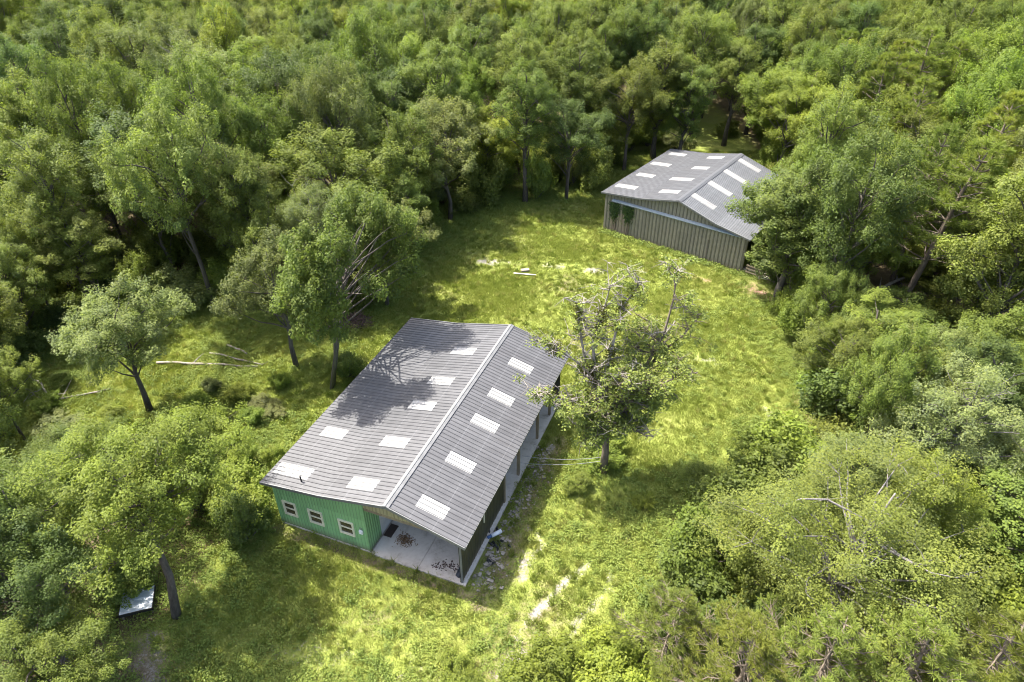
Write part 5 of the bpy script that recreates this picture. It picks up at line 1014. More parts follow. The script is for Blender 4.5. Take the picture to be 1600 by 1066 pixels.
('shrub_a', -16.01, 28.88, 2.37, 1.25, 0.85, 'bright', 0, 0, 'tenth bright green bush from left on the weedy ground left of the green barn'),
('shrub_a', -24.41, 35.21, 2.94, 1.44, 1.25, 'yellow', 0, 0, 'fourth yellow-green bush from left on the weedy ground left of the green barn'),
('shrub_b', -23.2, 38.59, 5.09, 1.45, 0.98, 'bright', 0, 0, 'fifth bright green bush from left on the weedy ground left of the green barn'),
('shrub_b', -20.47, 39.67, 5.48, 1.27, 1.13, 'yellow', 0, 0, 'rightmost yellow-green bush on the weedy ground left of the green barn'),
('shrub_c', 4.31, 30.67, 3.41, 0.89, 0.86, 'mid', 0, 0, 'only mid-green bush on the grass right of the green barn'),
('shrub_b', 8.23, 29.32, 0.65, 0.83, 0.7, 'yellow', 0, 0, 'only yellow-green bush on the grass right of the green barn'),
]
CLEARING = [(-16.0, 17.3), (-19.0, 20.3), (-19.1, 21.8), (-17.1, 24.0), (-15.6, 28.1), (-15.7, 30.5), (-17.1, 31.9), (-19.6, 31.0), (-24.8, 34.6), (-30.4, 33.4), (-32.8, 34.6), (-36.7, 35.9), (-40.2, 41.7), (-40.4, 46.3), (-37.2, 51.6), (-31.5, 53.2), (-26.4, 53.7), (-21.7, 51.6), (-19.4, 53.7), (-14.1, 53.7), (-10.5, 62.9), (-7.1, 70.4), (0.0, 75.0), (9.9, 79.9), (18.1, 95.0), (25.1, 99.6), (29.1, 99.6), (34.3, 98.4), (35.4, 95.7), (34.2, 91.6), (31.5, 72.7), (24.3, 59.4), (24.9, 53.5), (23.4, 46.5), (24.4, 40.6), (21.4, 35.7), (16.1, 32.0), (11.5, 28.8), (9.2, 25.0), (7.5, 22.1), (6.2, 17.3)]
# ---------------------------------------------------------------- ground masks
CL = np.array(CLEARING)
def poly_sd(x, y, P):
    """signed distance, + inside, for flat arrays"""
    ins = np.zeros(len(x), bool); best = np.full(len(x), 1e9)
    for i in range(len(P)):
        a = P[i]; b = P[(i + 1) % len(P)]
        with np.errstate(divide='ignore', invalid='ignore'):
            c = ((a[1] > y) != (b[1] > y)) & (x < (b[0] - a[0]) * (y - a[1]) / (b[1] - a[1] + 1e-12) + a[0])
        ins ^= c
        ab = b - a; t = np.clip(((x - a[0]) * ab[0] + (y - a[1]) * ab[1]) / (ab @ ab), 0, 1)
        best = np.minimum(best, np.hypot(x - a[0] - ab[0] * t, y - a[1] - ab[1] * t))
    return np.where(ins, best, -best)
def seg(x, y, a, b, w):
    a = np.array(a, float); b = np.array(b, float); ab = b - a
    t = np.clip(((x - a[0]) * ab[0] + (y - a[1]) * ab[1]) / (ab @ ab + 1e-9), 0, 1)
    return np.clip(1 - np.hypot(x - a[0] - ab[0] * t, y - a[1] - ab[1] * t) / w, 0, 1)
B1 = (-6.7625, 24.75, -.373); B2 = (16.375, 62.91, -.648)
def local(B, x, y):
    dx, dy = x - B[0], y - B[1]; c, s = math.cos(B[2]), math.sin(B[2])
    return dx * c + dy * s, -dx * s + dy * c
def masks(x, y):
    x = np.asarray(x, float); y = np.asarray(y, float)
    d = poly_sd(x, y, CL) + (fbm(x * .35, y * .35) - .5) * 5
    litter = np.clip(.5 - d / 4.0, 0, 1)
    sand = np.zeros(len(x))
    for a, b, w, k in [((4.3, 25.1), (1.0, 21.75), .42, 1.0), ((1.0, 21.75), (.4, 20.3), .4, .7), ((.2, 19.6), (-.6, 18.6), .7, .9), ((5.0, 22.9), (2.7, 20.4), .6, .62),
                       ((5.6, 24.0), (5.0, 23.0), .7, .6), ((1.3, 27.3), (1.6, 26.3), .7, .75), ((.9, 25.4), (.5, 24.2), .9, .72),
                       ((-3.0, 60.9), (-1.4, 60.9), 1.1, .85), ((-1.4, 60.9), (.8, 60.6), .8, .5), ((3.6, 60.4), (4.8, 60.0), .9, .8), ((7.5, 59.3), (8.6, 58.9), .95, .95), ((12.2, 59.4), (13.2, 58.9), .8, .75),
                       ((15.2, 44.8), (16.2, 44.4), 1.0, .7), ((12.6, 43.5), (13.2, 43.2), .7, .5), ((18.5, 38.5), (21, 35), .8, .5), ((-1.5, 17.6), (-5.5, 18.4), 1.7, .46), ((-9, 19.4), (-12, 19.8), 1.4, .45), ((-19, 20.5), (-17.6, 18.0), 1.5, .55), ((6, 21), (8, 20), 1.6, .45)]:
        sand = np.maximum(sand, .72 * k * np.clip(seg(x + .5 * (fbm(x, y) - .5), y + .6 * (fbm(x + 7, y) - .5), a, b, w * 1.0) * 1.35, 0, 1))
    u, v = local(B1, x, y)
    # pale gravelly strip along the right wall of the barn
    strip = np.clip(1 - np.abs(u - 5.0 + .25 * np.sin(v * .9)) / .55, 0, 1) * ((v > .5) & (v < 13))
    sand = np.maximum(sand, .8 * strip * (.3 + .9 * fbm(x * 1.1, y * 1.1)))
    strip2 = np.clip(1 - np.abs(v + .25) / .6, 0, 1) * ((u > -8.5) & (u < -.5))
    bare = np.clip(1 - np.abs(v + .15) / .8, 0, 1) * ((u > -8.6) & (u < 5)) * .85
    bare = np.maximum(bare, np.clip(1 - np.abs(u - 5.6) / 1.5, 0, 1) * ((v > -1) & (v < 14)) * .75)
    bare = np.maximum(bare, .8 * seg(x, y, (-19, 19.5), (-17, 16), 3.4))
    bare = np.maximum(bare, .6 * seg(x, y, (2, 22.5), (-2, 17), 3.5))
    bare = np.maximum(bare, .75 * np.clip(fbm(x * .16 + 40, y * .16 + 3, 3) * 2.4 - 1.25, 0, 1))
    red = np.maximum(.9 * seg(x, y, (22.5, 55.5), (24.5, 53.5), 2.3), .85 * seg(x, y, (22.3, 40), (22, 36), 1.7))
    red = np.maximum(red, .7 * seg(x, y, (17.2, 57.9), (18.8, 57.2), 1.0))
    return d, litter, sand, bare, red
def zground(x, y):
    return (fbm(np.asarray(x, float) * .12 + 3, np.asarray(y, float) * .12 + 8, 3) - .5) * .22

# ground sheet: fine near the clearing, coarse out to the horizon
def axis(lo, hi, step, far):
    a = np.arange(lo, hi + .01, step)
    ext = [40, 120, 300, 800, far]
    return np.concatenate([[lo - e for e in ext[::-1]], a, [hi + e for e in ext]])
gx = axis(-48, 48, .4, 2500); gy = axis(4, 92, .4, 2500)
X, Y = np.meshgrid(gx, gy); xs, ys = X.ravel(), Y.ravel()
gd, glit, gsand, gbare, gred = masks(xs, ys)
u1, v1 = local(B1, xs, ys); u2, v2 = local(B2, xs, ys)
flatb = np.minimum(np.clip(np.maximum(np.abs(u1 + 2) - 7, np.abs(v1 - 9) - 10) / 3, 0, 1), np.clip(np.maximum(np.abs(u2) - 9, np.abs(v2 - 8) - 9) / 3, 0, 1))
gz = zground(xs, ys) * flatb - .02
nx, ny = len(gx), len(gy)
ii = (np.arange(ny - 1)[:, None] * nx + np.arange(nx - 1)[None, :]).ravel()
faces = np.stack([ii, ii + 1, ii + nx + 1, ii + nx], 1)
me = mesh_np('ground', np.stack([xs, ys, gz], 1), faces, 4, M['ground'], smooth=True)
for nm, arr in (('litter', glit), ('sand', gsand), ('bare', gbare), ('red', gred)):
    a = me.attributes.new(nm, 'FLOAT', 'POINT'); a.data.foreach_set('value', arr.astype(np.float32))
ground = link('ground', me)
tag(ground, 'grassy forest clearing ground with sandy patches and leaf litter under the trees', 'ground', kind='structure')

# ---------------------------------------------------------------- corrugated sheet builder
_cache = {}
def ribbed(name, w, h0, h1, mat, rib=.225, dep=.024, key=''):
    """sheet in local x (0..w) by z (0..h0 at x=0, h1 at x=w), ribs stand out towards -y"""
    k = (round(w, 3), round(h0, 3), round(h1, 3), mat.name, rib, dep)
    if k in _cache: return _cache[k]
    n = max(1, int(round(w / rib))); r = w / n
    prof = []
    for i in range(n):
        x = i * r
        prof += [(x, 0), (x + r * .36, 0), (x + r * .43, -dep), (x + r * .57, -dep), (x + r * .64, 0)]
    prof.append((w, 0))
    v = []; f = []
    for (x, y) in prof:
        t = h0 + (h1 - h0) * x / w
        v += [(x, y, 0), (x, y, t)]
    m = len(prof)
    for i in range(m - 1): f.append((2 * i, 2 * i + 2, 2 * i + 3, 2 * i + 1))
    # thin back so that the sheet has body
    b = len(v)
    v += [(0, .012, 0), (w, .012, 0), (w, .012, h1), (0, .012, h0)]
    f += [(b + 1, b, b + 3, b + 2), (0, 1, b + 3, b), (2 * m - 1, 2 * m - 2, b + 1, b + 2)]
    me = bpy.data.meshes.new(name); me.from_pydata(v, [], f); me.materials.append(mat); me.update()
    _cache[k] = me
    return me

def roof_sheet(name, length, w, mat, rib, dep=.03):
    """local x 0..length down the slope, y 0..w across, ribs up"""
    k = ('r', round(length, 3), round(w, 3), mat.name)
    if k in _cache: return _cache[k]
    n = max(1, int(round(w / rib))); r = w / n
    prof = []
    for i in range(n):
        y = i * r
        prof += [(y, 0), (y + r * .10, 0), (y + r * .16, dep), (y + r * .26, dep), (y + r * .32, 0)]
    prof.append((w, 0))
    v = []; f = []
    for (y, z) in prof: v += [(0, y, z), (length, y, z)]
    m = len(prof)
    for i in range(m - 1): f.append((2 * i, 2 * i + 1, 2 * i + 3, 2 * i + 2))
    b = len(v); v += [(0, 0, -.012), (length, 0, -.012), (length, w, -.012), (0, w, -.012)]
    f += [(b, b + 3, b + 2, b + 1), (0, b, b + 1, 1), (2 * m - 2, 2 * m - 1, b + 2, b + 3), (1, b + 1, b + 2, 2 * m - 1)]
    me = bpy.data.meshes.new(name); me.from_pydata(v, [], f); me.materials.append(mat); me.update()
    _cache[k] = me
    return me

def slope(roof, ua, za, ub, zb, v0, npan, pw, mat, rib, lights=(), light_mat=None, tail=0.0, seed=1):
    """panels from (ua,za) down to (ub,zb); lights = (panel index, u start, u end)"""
    L = math.hypot(ub - ua, zb - za); sg = 1 if ub > ua else -1
    dirv = Vector(((ub - ua) / L, 0, (zb - za) / L))
    yv = Vector((0, 1, 0)) if sg > 0 else Vector((0, -1, 0))
    zv = dirv.cross(yv); 
    rot = Matrix((dirv, yv, zv)).transposed().to_euler()
    rr = random.Random(seed)
    for i in range(npan + (1 if tail else 0)):
        w = pw if i < npan else tail
        me = roof_sheet('roof_panel', L, w, mat, rib)
        lift = .004 * (i % 2) + rr.uniform(0, .003)
        yy = v0 + i * pw if sg > 0 else v0 + i * pw + w
        o = link('roof_panel', me, roof, Vector((ua, yy, za)) + zv * lift, rot)
    for (i, s0, s1) in lights:
        t0 = abs(s0 - ua) / abs(ub - ua) * L; t1 = abs(s1 - ua) / abs(ub - ua) * L
        if t0 > t1: t0, t1 = t1, t0
        me = roof_sheet('skylight_panel', t1 - t0, pw, light_mat, rib, .034)
        yy = v0 + i * pw if sg > 0 else v0 + (i + 1) * pw
        link('skylight_panel', me, roof, Vector((ua, yy, za)) + dirv * t0 + zv * (.018), rot)

def strip(name, pts, width_vec, thick_vec, mat, parent):
    """ribbon along pts (2 points) with cross-section width x thickness"""
    a, b = Vector(pts[0]), Vector(pts[1]); w = Vector(width_vec); t = Vector(thick_vec)
    mb = MB(); mb.hexa([a, b, b + w, a + w, a + t, b + t, b + w + t, a + w + t])
    return mb.build(name, mat, parent)

# ---------------------------------------------------------------- green barn
barn = empty('barn', (B1[0], B1[1], 0), B1[2])
tag(barn, 'green metal barn with grey ribbed roof, white skylight panels and open concrete bay', 'barn')
LB = 18.475
ZR, ZK, ZL, ZE = 5.169, 4.245, 3.764, 3.866
UK, UL, UR = -4.456, -8.4925, 4.584
def ztop(u):
    if u < UK: return ZL + (ZK - ZL) * (u - UL) / (UK - UL)
    if u < 0: return ZK + (ZR - ZK) * (u - UK) / (-UK)
    return ZR + (ZE - ZR) * u / UR
roof = empty('roof'); roof.parent = barn
SKV = [1, 5, 9, 12, 16]
slope(roof, .0, ZR, UR, ZE, 0, 20, .9, M['roof'], .30, [(i, 1.28, 2.92) for i in SKV], M['skylight'], .475, 1)
slope(roof, 0, ZR, UK, ZK, 0, 20, .9, M['roof'], .30, [(i, -3.12, -1.36) for i in SKV], M['skylight'], .475, 2)
slope(roof, UK + .06, ZK - .012, UL, ZL, 0, 20, .9, M['roof'], .30, [(1, -8.25, -5.85), (5, -7.45, -5.8)], M['skylight'], .475, 3)
# ridge cap: two folded wings
for s, uu in ((1, .20), (-1, -.20)):
    zz = ztop(uu) + .052
    mb = MB(); mb.hexa([(0, -.03, ZR + .05), (uu, -.03, zz), (uu, LB + .03, zz), (0, LB + .03, ZR + .05), (0, -.03, ZR + .075), (uu, -.03, zz + .012), (uu, LB + .03, zz + .012), (0, LB + .03, ZR + .075)])
    mb.build('ridge_cap', M['trim'], roof)
mb = MB(); mb.tube([(0, -.05, ZR + .075), (0, LB + .05, ZR + .075)], .03, 6); mb.build('ridge_roll', M['trim'], roof)
# rake trims at both gable ends, eave trims
for vv, nm in ((-.035, 'rake_trim'), (LB - .015, 'rake_trim')):
    for (ua, ub) in ((UL, UK), (UK, 0), (0, UR)):
        za, zb = ztop(ua), ztop(ub)
        mb = MB(); mb.hexa([(ua, vv, za - .15), (ub, vv, zb - .15), (ub, vv + .05, zb - .15), (ua, vv + .05, za - .15), (ua, vv, za + .045), (ub, vv, zb + .045), (ub, vv + .05, zb + .045), (ua, vv + .05, za + .045)])
        mb.build(nm, M['trim'], roof)
for ue, ze, s in ((UL, ZL, -1), (UR, ZE, 1)):
    mb = MB(); mb.box(ue - .01 if s > 0 else ue - .025, ue + .025 if s > 0 else ue + .01, 0, LB, ze - .11, ze - .014)
    mb.build('eave_trim', M['steel_dark'] if s < 0 else M['trim'], roof)
mb = MB(); mb.tube([(-6.05, .72, ztop(-6.05)), (-6.05, .72, ztop(-6.05) + .38)], .045, 8); mb.tube([(-6.05, .72, ztop(-6.05) + .36), (-6.05, .72, ztop(-6.05) + .44)], .07, 8)
mb.build('vent_pipe', M['black'], roof)
# purlins under the sheets
for u in (-7.9, -6.2, -4.6, -3.0, -1.5, -.25, .25, 1.5, 3.0, 4.4):
    z = ztop(u) - .016
    mb = MB(); mb.box(u - .025, u + .025, .06, LB - .06, z - .13 - .02, z - .035); mb.build('purlin', M['soffit'], roof)

# green front wall in sheets, two tiers, cut round the windows
FV = .45
WIN = [(-7.60, -6.74), (-5.81, -4.88), (-3.72, -2.77)]
WZ0, WZ1, TZ = 1.04, 2.14, 2.72
gw = empty('front_wall'); gw.parent = barn
U0, U1 = UL + .45, -1.875
cuts = sorted(set([U0 + (U1 - U0) * i / 7 for i in range(8)] + [e for w in WIN for e in w]))
cuts = [c for i, c in enumerate(cuts) if i == 0 or c - cuts[i - 1] > .02]
for a, b in zip(cuts[:-1], cuts[1:]):
    mid = (a + b) / 2
    inw = any(w[0] - .01 < mid < w[1] + .01 for w in WIN)
    if inw:
        link('siding_panel', ribbed('siding_panel', b - a, WZ0 - .05, WZ0 - .05, M['green']), gw, (a, FV, .05))
        link('siding_panel', ribbed('siding_panel', b - a, TZ - WZ1, TZ - WZ1, M['green']), gw, (a, FV, WZ1))
    else:
        link('siding_panel', ribbed('siding_panel', b - a, TZ - .05, TZ - .05, M['green']), gw, (a, FV, .05))
for i in range(7):
    a = U0 + (U1 - U0) * i / 7; b = U0 + (U1 - U0) * (i + 1) / 7
    h0, h1 = ztop(a) - TZ - .03, ztop(b) - TZ - .03
    link('siding_panel', ribbed('siding_panel', b - a, h0, h1, M['green']), gw, (a, FV - .018, TZ - .03))
MB().box(U1 - .01, U1 + .05, FV - .05, FV + .02, .05, ztop(U1) - .06).build('corner_trim', M['green'], gw)
MB().box(U0 - .05, U0 + .01, FV - .05, FV + .02, .05, ztop(U0) - .06).build('corner_trim', M['green'], gw)
for (a, b) in WIN:
    w = empty('window'); w.parent = barn
    mb = MB(); t = .075
    mb.box(a - .04, b + .04, FV - .07, FV + .05, WZ0 - .05, WZ0 + t).box(a - .04, b + .04, FV - .07, FV + .05, WZ1 - t, WZ1 + .04)
    mb.box(a - .04, a + t, FV - .068, FV + .05, WZ0 + t, WZ1 - t).box(b - t, b + .04, FV - .068, FV + .05, WZ0 + t, WZ1 - t)
    mb.build('frame', M['cream'], w)
    zm = (WZ0 + WZ1) / 2
    MB().box(a + t, b - t, FV - .045, FV + .04, zm - .035, zm + .035).build('meeting_rail', M['cream'], w)
    for z0, z1 in ((WZ0 + t, zm - .035), (zm + .035, WZ1 - t)):
        MB().box(a + t, b - t, FV + .005, FV + .015, z0, z1).build('pane', M['glass'], w)
mb = MB().box(-2.36, -2.12, FV - .12, FV - .03, 1.55, 1.82).box(-2.30, -2.18, FV - .15, FV - .12, 1.60, 1.76)
mb.build('meter_box', M['pvc'], barn)
mb = MB().tube([(-2.16, FV - .06, 1.82), (-2.16, FV - .06, 2.0), (-2.3, FV - .06, 2.02)], .02, 6); mb.build('conduit', M['trim'], barn)

# return wall of the bay: green, then white
rw = empty('bay_side_wall'); rw.parent = barn
for i in range(2):
    link('siding_panel', ribbed('siding_panel', .63, ztop(U1) - .25, ztop(U1) - .25, M['green']), rw, (U1 + .03, FV + .02 + i * .63, .05), (0, 0, math.pi / 2))
for i in range(10):
    v0 = FV + 1.30 + i * 1.6; v1 = min(v0 + 1.6, LB - .5)
    if v1 <= v0: break
    MB().box(U1 - .02, U1 + .02, v0 + .004, v1 - .004, .05, ztop(U1) - .25).build('wall_board', M['white_wall'], rw)
# left and rear walls
lw = empty('left_wall'); lw.parent = barn
for i in range(19):
    v0 = FV + i * .925
    link('siding_panel', ribbed('siding_panel', .925, ZL - .12, ZL - .12, M['green']), lw, (U0, v0 + .925, .05), (0, 0, -math.pi / 2))
bw = empty('rear_wall'); bw.parent = barn
for i in range(7):
    a = U0 + (U1 - U0) * i / 7; b = U0 + (U1 - U0) * (i + 1) / 7
    link('siding_panel', ribbed('siding_panel', b - a, ztop(b) - .15, ztop(a) - .15, M['green']), bw, (b, LB - .45, .05), (0, 0, math.pi))
for i in range(7):
    a = U1 + (4.05 - U1) * i / 7; b = U1 + (4.05 - U1) * (i + 1) / 7
    link('siding_panel', ribbed('siding_panel', b - a, ztop(b) - .15, ztop(a) - .15, M['brown']), bw, (b, LB - .45, .05), (0, 0, math.pi))
# tan gable over the open bay
gb = empty('gable'); gb.parent = barn
GZ = 3.87
n = 9
for i in range(n):
    a = U1 + .06 + (4.45 - U1 - .06) * i / n; b = U1 + .06 + (4.45 - U1 - .06) * (i + 1) / n
    for c, d in (((a, 0), (0, b)) if a < 0 < b else ((a, b),)):
        h0, h1 = ztop(c) - GZ - .05, ztop(d) - GZ - .05
        link('siding_panel', ribbed('siding_panel', d - c, h0, max(h1, .02), M['tan']), gb, (c, FV - .02, GZ))
MB().box(U1 + .06, 4.2, FV, FV + .14, GZ - .24, GZ - .002).build('header_beam', M['wood'], gb)
# dark right wall and posts of the open side
dw = empty('right_wall'); dw.parent = barn
UW = 4.06
for i in range(7):
    link('siding_panel', ribbed('siding_panel', .9, ZE - .15, ZE - .15, M['brown']), dw, (UW, FV + i * .9, .12), (0, 0, math.pi / 2))
MB().box(UW - .05, UW + .06, FV - .05, FV + .01, .05, ZE - .1).build('corner_trim', M['trim'], dw)
MB().box(UW - .09, UW - .05, FV - .045, FV + .01, .05, ZE - .1).build('corner_post', M['steel_dark'], dw)
MB().box(UW + .03, UW + .09, 3.50, 3.58, 1.75, 2.75).build('downspout_stub', M['cream'], dw)
for v, mt in ((6.75, 'wood'), (9.25, 'wood'), (12.95, 'wood'), (15.6, 'wood')):
    MB().box(UW - .08, UW + .08, v - .08, v + .08, .1, ZE + .02).build('post', M[mt], barn)
MB().box(UW - .1, UW + .1, 6.6, LB - .5, ZE - .24, ZE - .06).build('side_beam', M['wood'], barn)
# slab poured in panels
sl = empty('floor_slab'); sl.parent = barn
rr = random.Random(3)
us = [U1 + .1, 1.28, 4.32]; vs_ = [.30, 3.0, 6.1, 9.2, 12.3, 15.4, LB - .5]
for i in range(2):
    for j in range(len(vs_) - 1):
        MB().box(us[i] + .012, us[i + 1] - .012, vs_[j] + (.012 if j else 0), vs_[j + 1] - .012, -.05, .10 + rr.uniform(-.004, .004)).build('slab_panel', M['concrete'], sl)
MB().box(U0 - .02, U1 + .06, FV - .06, LB - .4, -.05, .06).build('foundation', M['concrete'], barn)

def in_barn(u, v, z=0.0, B=B1):
    c, s = math.cos(B[2]), math.sin(B[2])
    return (B[0] + u * c - v * s, B[1] + u * s + v * c, z)
# things in and beside the bay
mt = MB(); 
for i in range(6): mt.box(-1.72 + i * .085, -1.64 + i * .085, 1.72, 2.62, .106, .135 + .006 * (i % 2))
mt.box(-1.74, -1.20, 1.70, 1.74, .106, .139).box(-1.74, -1.20, 2.60, 2.64, .106, .139)
o = mt.build('door_mat', M['mat_brown'], None, (B1[0], B1[1], 0), (0, 0, B1[2]))
tag(o, 'dark brown slatted mat on the concrete against the white wall of the bay', 'mat')
# heap of brown leaves
rs = np.random.RandomState(4)
def leaf_heap(name, cx, cy, rx, ry, n, h, mat, z0, size=.09):
    g = rs.normal(0, .5, (n, 2)) + .45 * rs.normal(0, 1, (5, 2))[rs.randint(0, 5, n)]; px = cx + rx * g[:, 0]; py = cy + ry * g[:, 1]; q = np.clip(np.hypot(g[:, 0], g[:, 1]), 0, 1)
    pz = z0 + h * (1 - q ** 2) * rs.rand(n) + .008
    return quads(np.stack([px, py, pz], 1), rs.normal(0, .35, (n, 3)) + [0, 0, 1], size, size * .6, rs)
def quads(c, nrm, L, Wd, rs, bend=0.0):
    """diamond leaves: centre, normal, length, width"""
    n = len(c); nrm = nrm / (np.linalg.norm(nrm, axis=1, keepdims=True) + 1e-9)
    t = rs.normal(0, 1, (n, 3)); t -= nrm * (t * nrm).sum(1, keepdims=True); t /= np.linalg.norm(t, axis=1, keepdims=True) + 1e-9
    b = np.cross(nrm, t)
    L = np.broadcast_to(np.asarray(L, float), (n,))[:, None]; Wd = np.broadcast_to(np.asarray(Wd, float), (n,))[:, None]
    v = np.stack([c - t * L * .5, c + b * Wd * .5 + nrm * bend * L, c + t * L * .5, c - b * Wd * .5 + nrm * bend * L], 1)
    return v.reshape(-1, 3), np.arange(4 * n).reshape(n, 4)
M['dead_leaf'] = flat('brown_leaf', (.16, .095, .045), .8, 0, .5, 8)
vv, ff = leaf_heap('leaf_heap', -.30, 2.0, .55, .33, 420, .07, None, .10)
o = link('leaf_heap', mesh_np('leaf_heap', vv, ff, 4, M['dead_leaf']), None, (B1[0], B1[1], 0), (0, 0, B1[2]))
tag(o, 'scatter of brown dead leaves on the concrete floor of the open bay', 'leaves', kind='stuff')
vv, ff = leaf_heap('twig_litter', 2.75, 1.05, .5, .28, 110, .03, None, .10, .12)
o = link('twig_litter', mesh_np('twig_litter', vv, ff, 4, M['brush']), None, (B1[0], B1[1], 0), (0, 0, B1[2]))
tag(o, 'dark twigs and scraps on the concrete near the bay right corner', 'twigs', kind='stuff')
mb = MB(); mb.tube([(3.72, .62, .22), (3.74, 1.1, .23), (3.71, 1.7, .22), (3.73, 2.2, .225)], [.11, .12, .12, .11], 10)
mb.tube([(3.55, .7, .15), (3.52, 1.4, .15), (3.56, 2.0, .15)], [.045, .05, .045], 8)
o = mb.build('rolled_tarp', M['tarp'], None, (B1[0], B1[1], 0), (0, 0, B1[2]), smooth=True)
tag(o, 'rolled dark slate tarp lying inside the bay along the dark right wall', 'tarp')
pp = empty('drain_pipe', in_barn(4.45, 4.1, 0.0), B1[2])
tag(pp, 'white plastic pipe with blue end lying in rubble beside the dark barn wall', 'pipe')
MB().tube([(-.1, -.1, .14), (.32, .42, .17)], .13, 12).build('pipe_body', M['pvc'], pp, smooth=True)
MB().tube([(-.28, -.32, .12), (-.11, -.11, .14)], .10, 12).build('pipe_end', M['blue'], pp, smooth=True)
mb = MB()
for i in range(16):
    a = rs.rand() * 6.28; x, y = .4 * rs.randn(), .55 * rs.randn(); q = .12 + .14 * rs.rand()
    mb.tube([(x - q * math.cos(a), y - q * math.sin(a), .03), (x, y, .10 + .08 * rs.rand()), (x + q * math.cos(a), y + q * math.sin(a), .02)], [.03, .07, .03], 5)
o = mb.build('plastic_scraps', M['black'], None, in_barn(4.75, 3.4, 0), (0, 0, B1[2]))
tag(o, 'crumpled black plastic scraps in the rubble below the white pipe', 'scraps', kind='stuff')
# rubble along the wall
mb = MB(); rr = random.Random(9)
for i in range(520):
    v = rr.uniform(.3, 12.5); u = 4.95 + .25 * math.sin(v * .9) + rr.gauss(0, .42)
    if u < 4.36: continue
    s = rr.uniform(.02, .07) if rr.random() < .88 else rr.uniform(.07, .12)
    c = [(dx * s * rr.uniform(.6, 1.2) + u, dy * s * rr.uniform(.6, 1.2) + v, dz * s * rr.uniform(.4, .8) + s * .2) for dz in (-1, 1) for dx, dy in ((-1, -1), (1, -1), (1, 1), (-1, 1))]
    mb.hexa(c)
o = mb.build('rubble', M['stone'], None, (B1[0], B1[1], 0), (0, 0, B1[2]))
tag(o, 'strip of pale stones and rubble along the right side of the green barn', 'rubble', kind='stuff')

# ---------------------------------------------------------------- far grey shed
shed = empty('shed', (B2[0], B2[1], 0), B2[2])
tag(shed, 'weathered grey shed with sliding door, pale blue track and striped skylight roof', 'shed')
LS = 16.0
SR, SK, SL_, SKr, SE = 5.64, 4.82, 4.34, 4.35, 3.68
SUK, SUL, SUK2, SUR = -4.02, -8.70, 4.02, 7.63
def stop(u):
    for (a, za, b, zb) in ((SUL, SL_, SUK, SK), (SUK, SK, 0, SR), (0, SR, SUK2, SKr), (SUK2, SKr, SUR, SE)):
        if a <= u <= b + 1e-6: return za + (zb - za) * (u - a) / (b - a)
sroof = empty('roof'); sroof.parent = shed
P4 = [2, 6, 10, 14]
slope(sroof, 0, SR, SUK2, SKr, 0, 16, 1.0, M['roof_blue'], .25, [(i, .2, 2.85) for i in P4], M['skylight'], 0, 11)
slope(sroof, SUK2 - .06, SKr - .012, SUR, SE, 0, 16, 1.0, M['roof_blue'], .25, [], None, 0, 12)
slope(sroof, 0, SR, SUK, SK, 0, 16, 1.0, M['roof_far'], .25, [(2, -3.2, -1.1), (6, -4.0, -1.5), (10, -3.3, -1.5), (14, -3.3, -1.5)], M['skylight'], 0, 13)
slope(sroof, SUK + .06, SK - .012, SUL, SL_, 0, 16, 1.0, M['roof_far'], .25, [(2, -8.3, -5.9), (6, -7.95, -5.95), (10, -8.3, -6.0), (14, -8.0, -6.0)], M['skylight'], 0, 14)
for s, uu in ((1, .3), (-1, -.3)):
    zz = stop(uu) + .052
    mb = MB(); mb.hexa([(0, -.03, SR + .05), (uu, -.03, zz), (uu, LS + .03, zz), (0, LS + .03, SR + .05), (0, -.03, SR + .07), (uu, -.03, zz + .012), (uu, LS + .03, zz + .012), (0, LS + .03, SR + .07)])
    mb.build('ridge_cap', M['roof_far'], sroof)
for vv in (-.035, LS - .015):
    for (ua, ub) in ((SUL, SUK), (SUK, 0), (0, SUK2), (SUK2, SUR)):
        za, zb = stop(ua), stop(ub)
        mb = MB(); mb.hexa([(ua, vv, za - .13), (ub, vv, zb - .13), (ub, vv + .05, zb - .13), (ua, vv + .05, za - .13), (ua, vv, za + .045), (ub, vv, zb + .045), (ub, vv + .05, zb + .045), (ua, vv + .05, za + .045)])
        mb.build('rake_trim', M['trim'], sroof)
for ue, ze in ((SUL, SL_), (SUR, SE)):
    MB().box(ue - .02, ue + .02, 0, LS, ze - .11, ze - .014).build('eave_trim', M['trim'], sroof)
for u in (-8.2, -6, -4.1, -2, -.3, .3, 2, 3.9, 5.6, 7.2):
    z = stop(u) - .016
    MB().box(u - .03, u + .03, .06, LS - .06, z - .15, z - .035).build('purlin', M['soffit'], sroof)
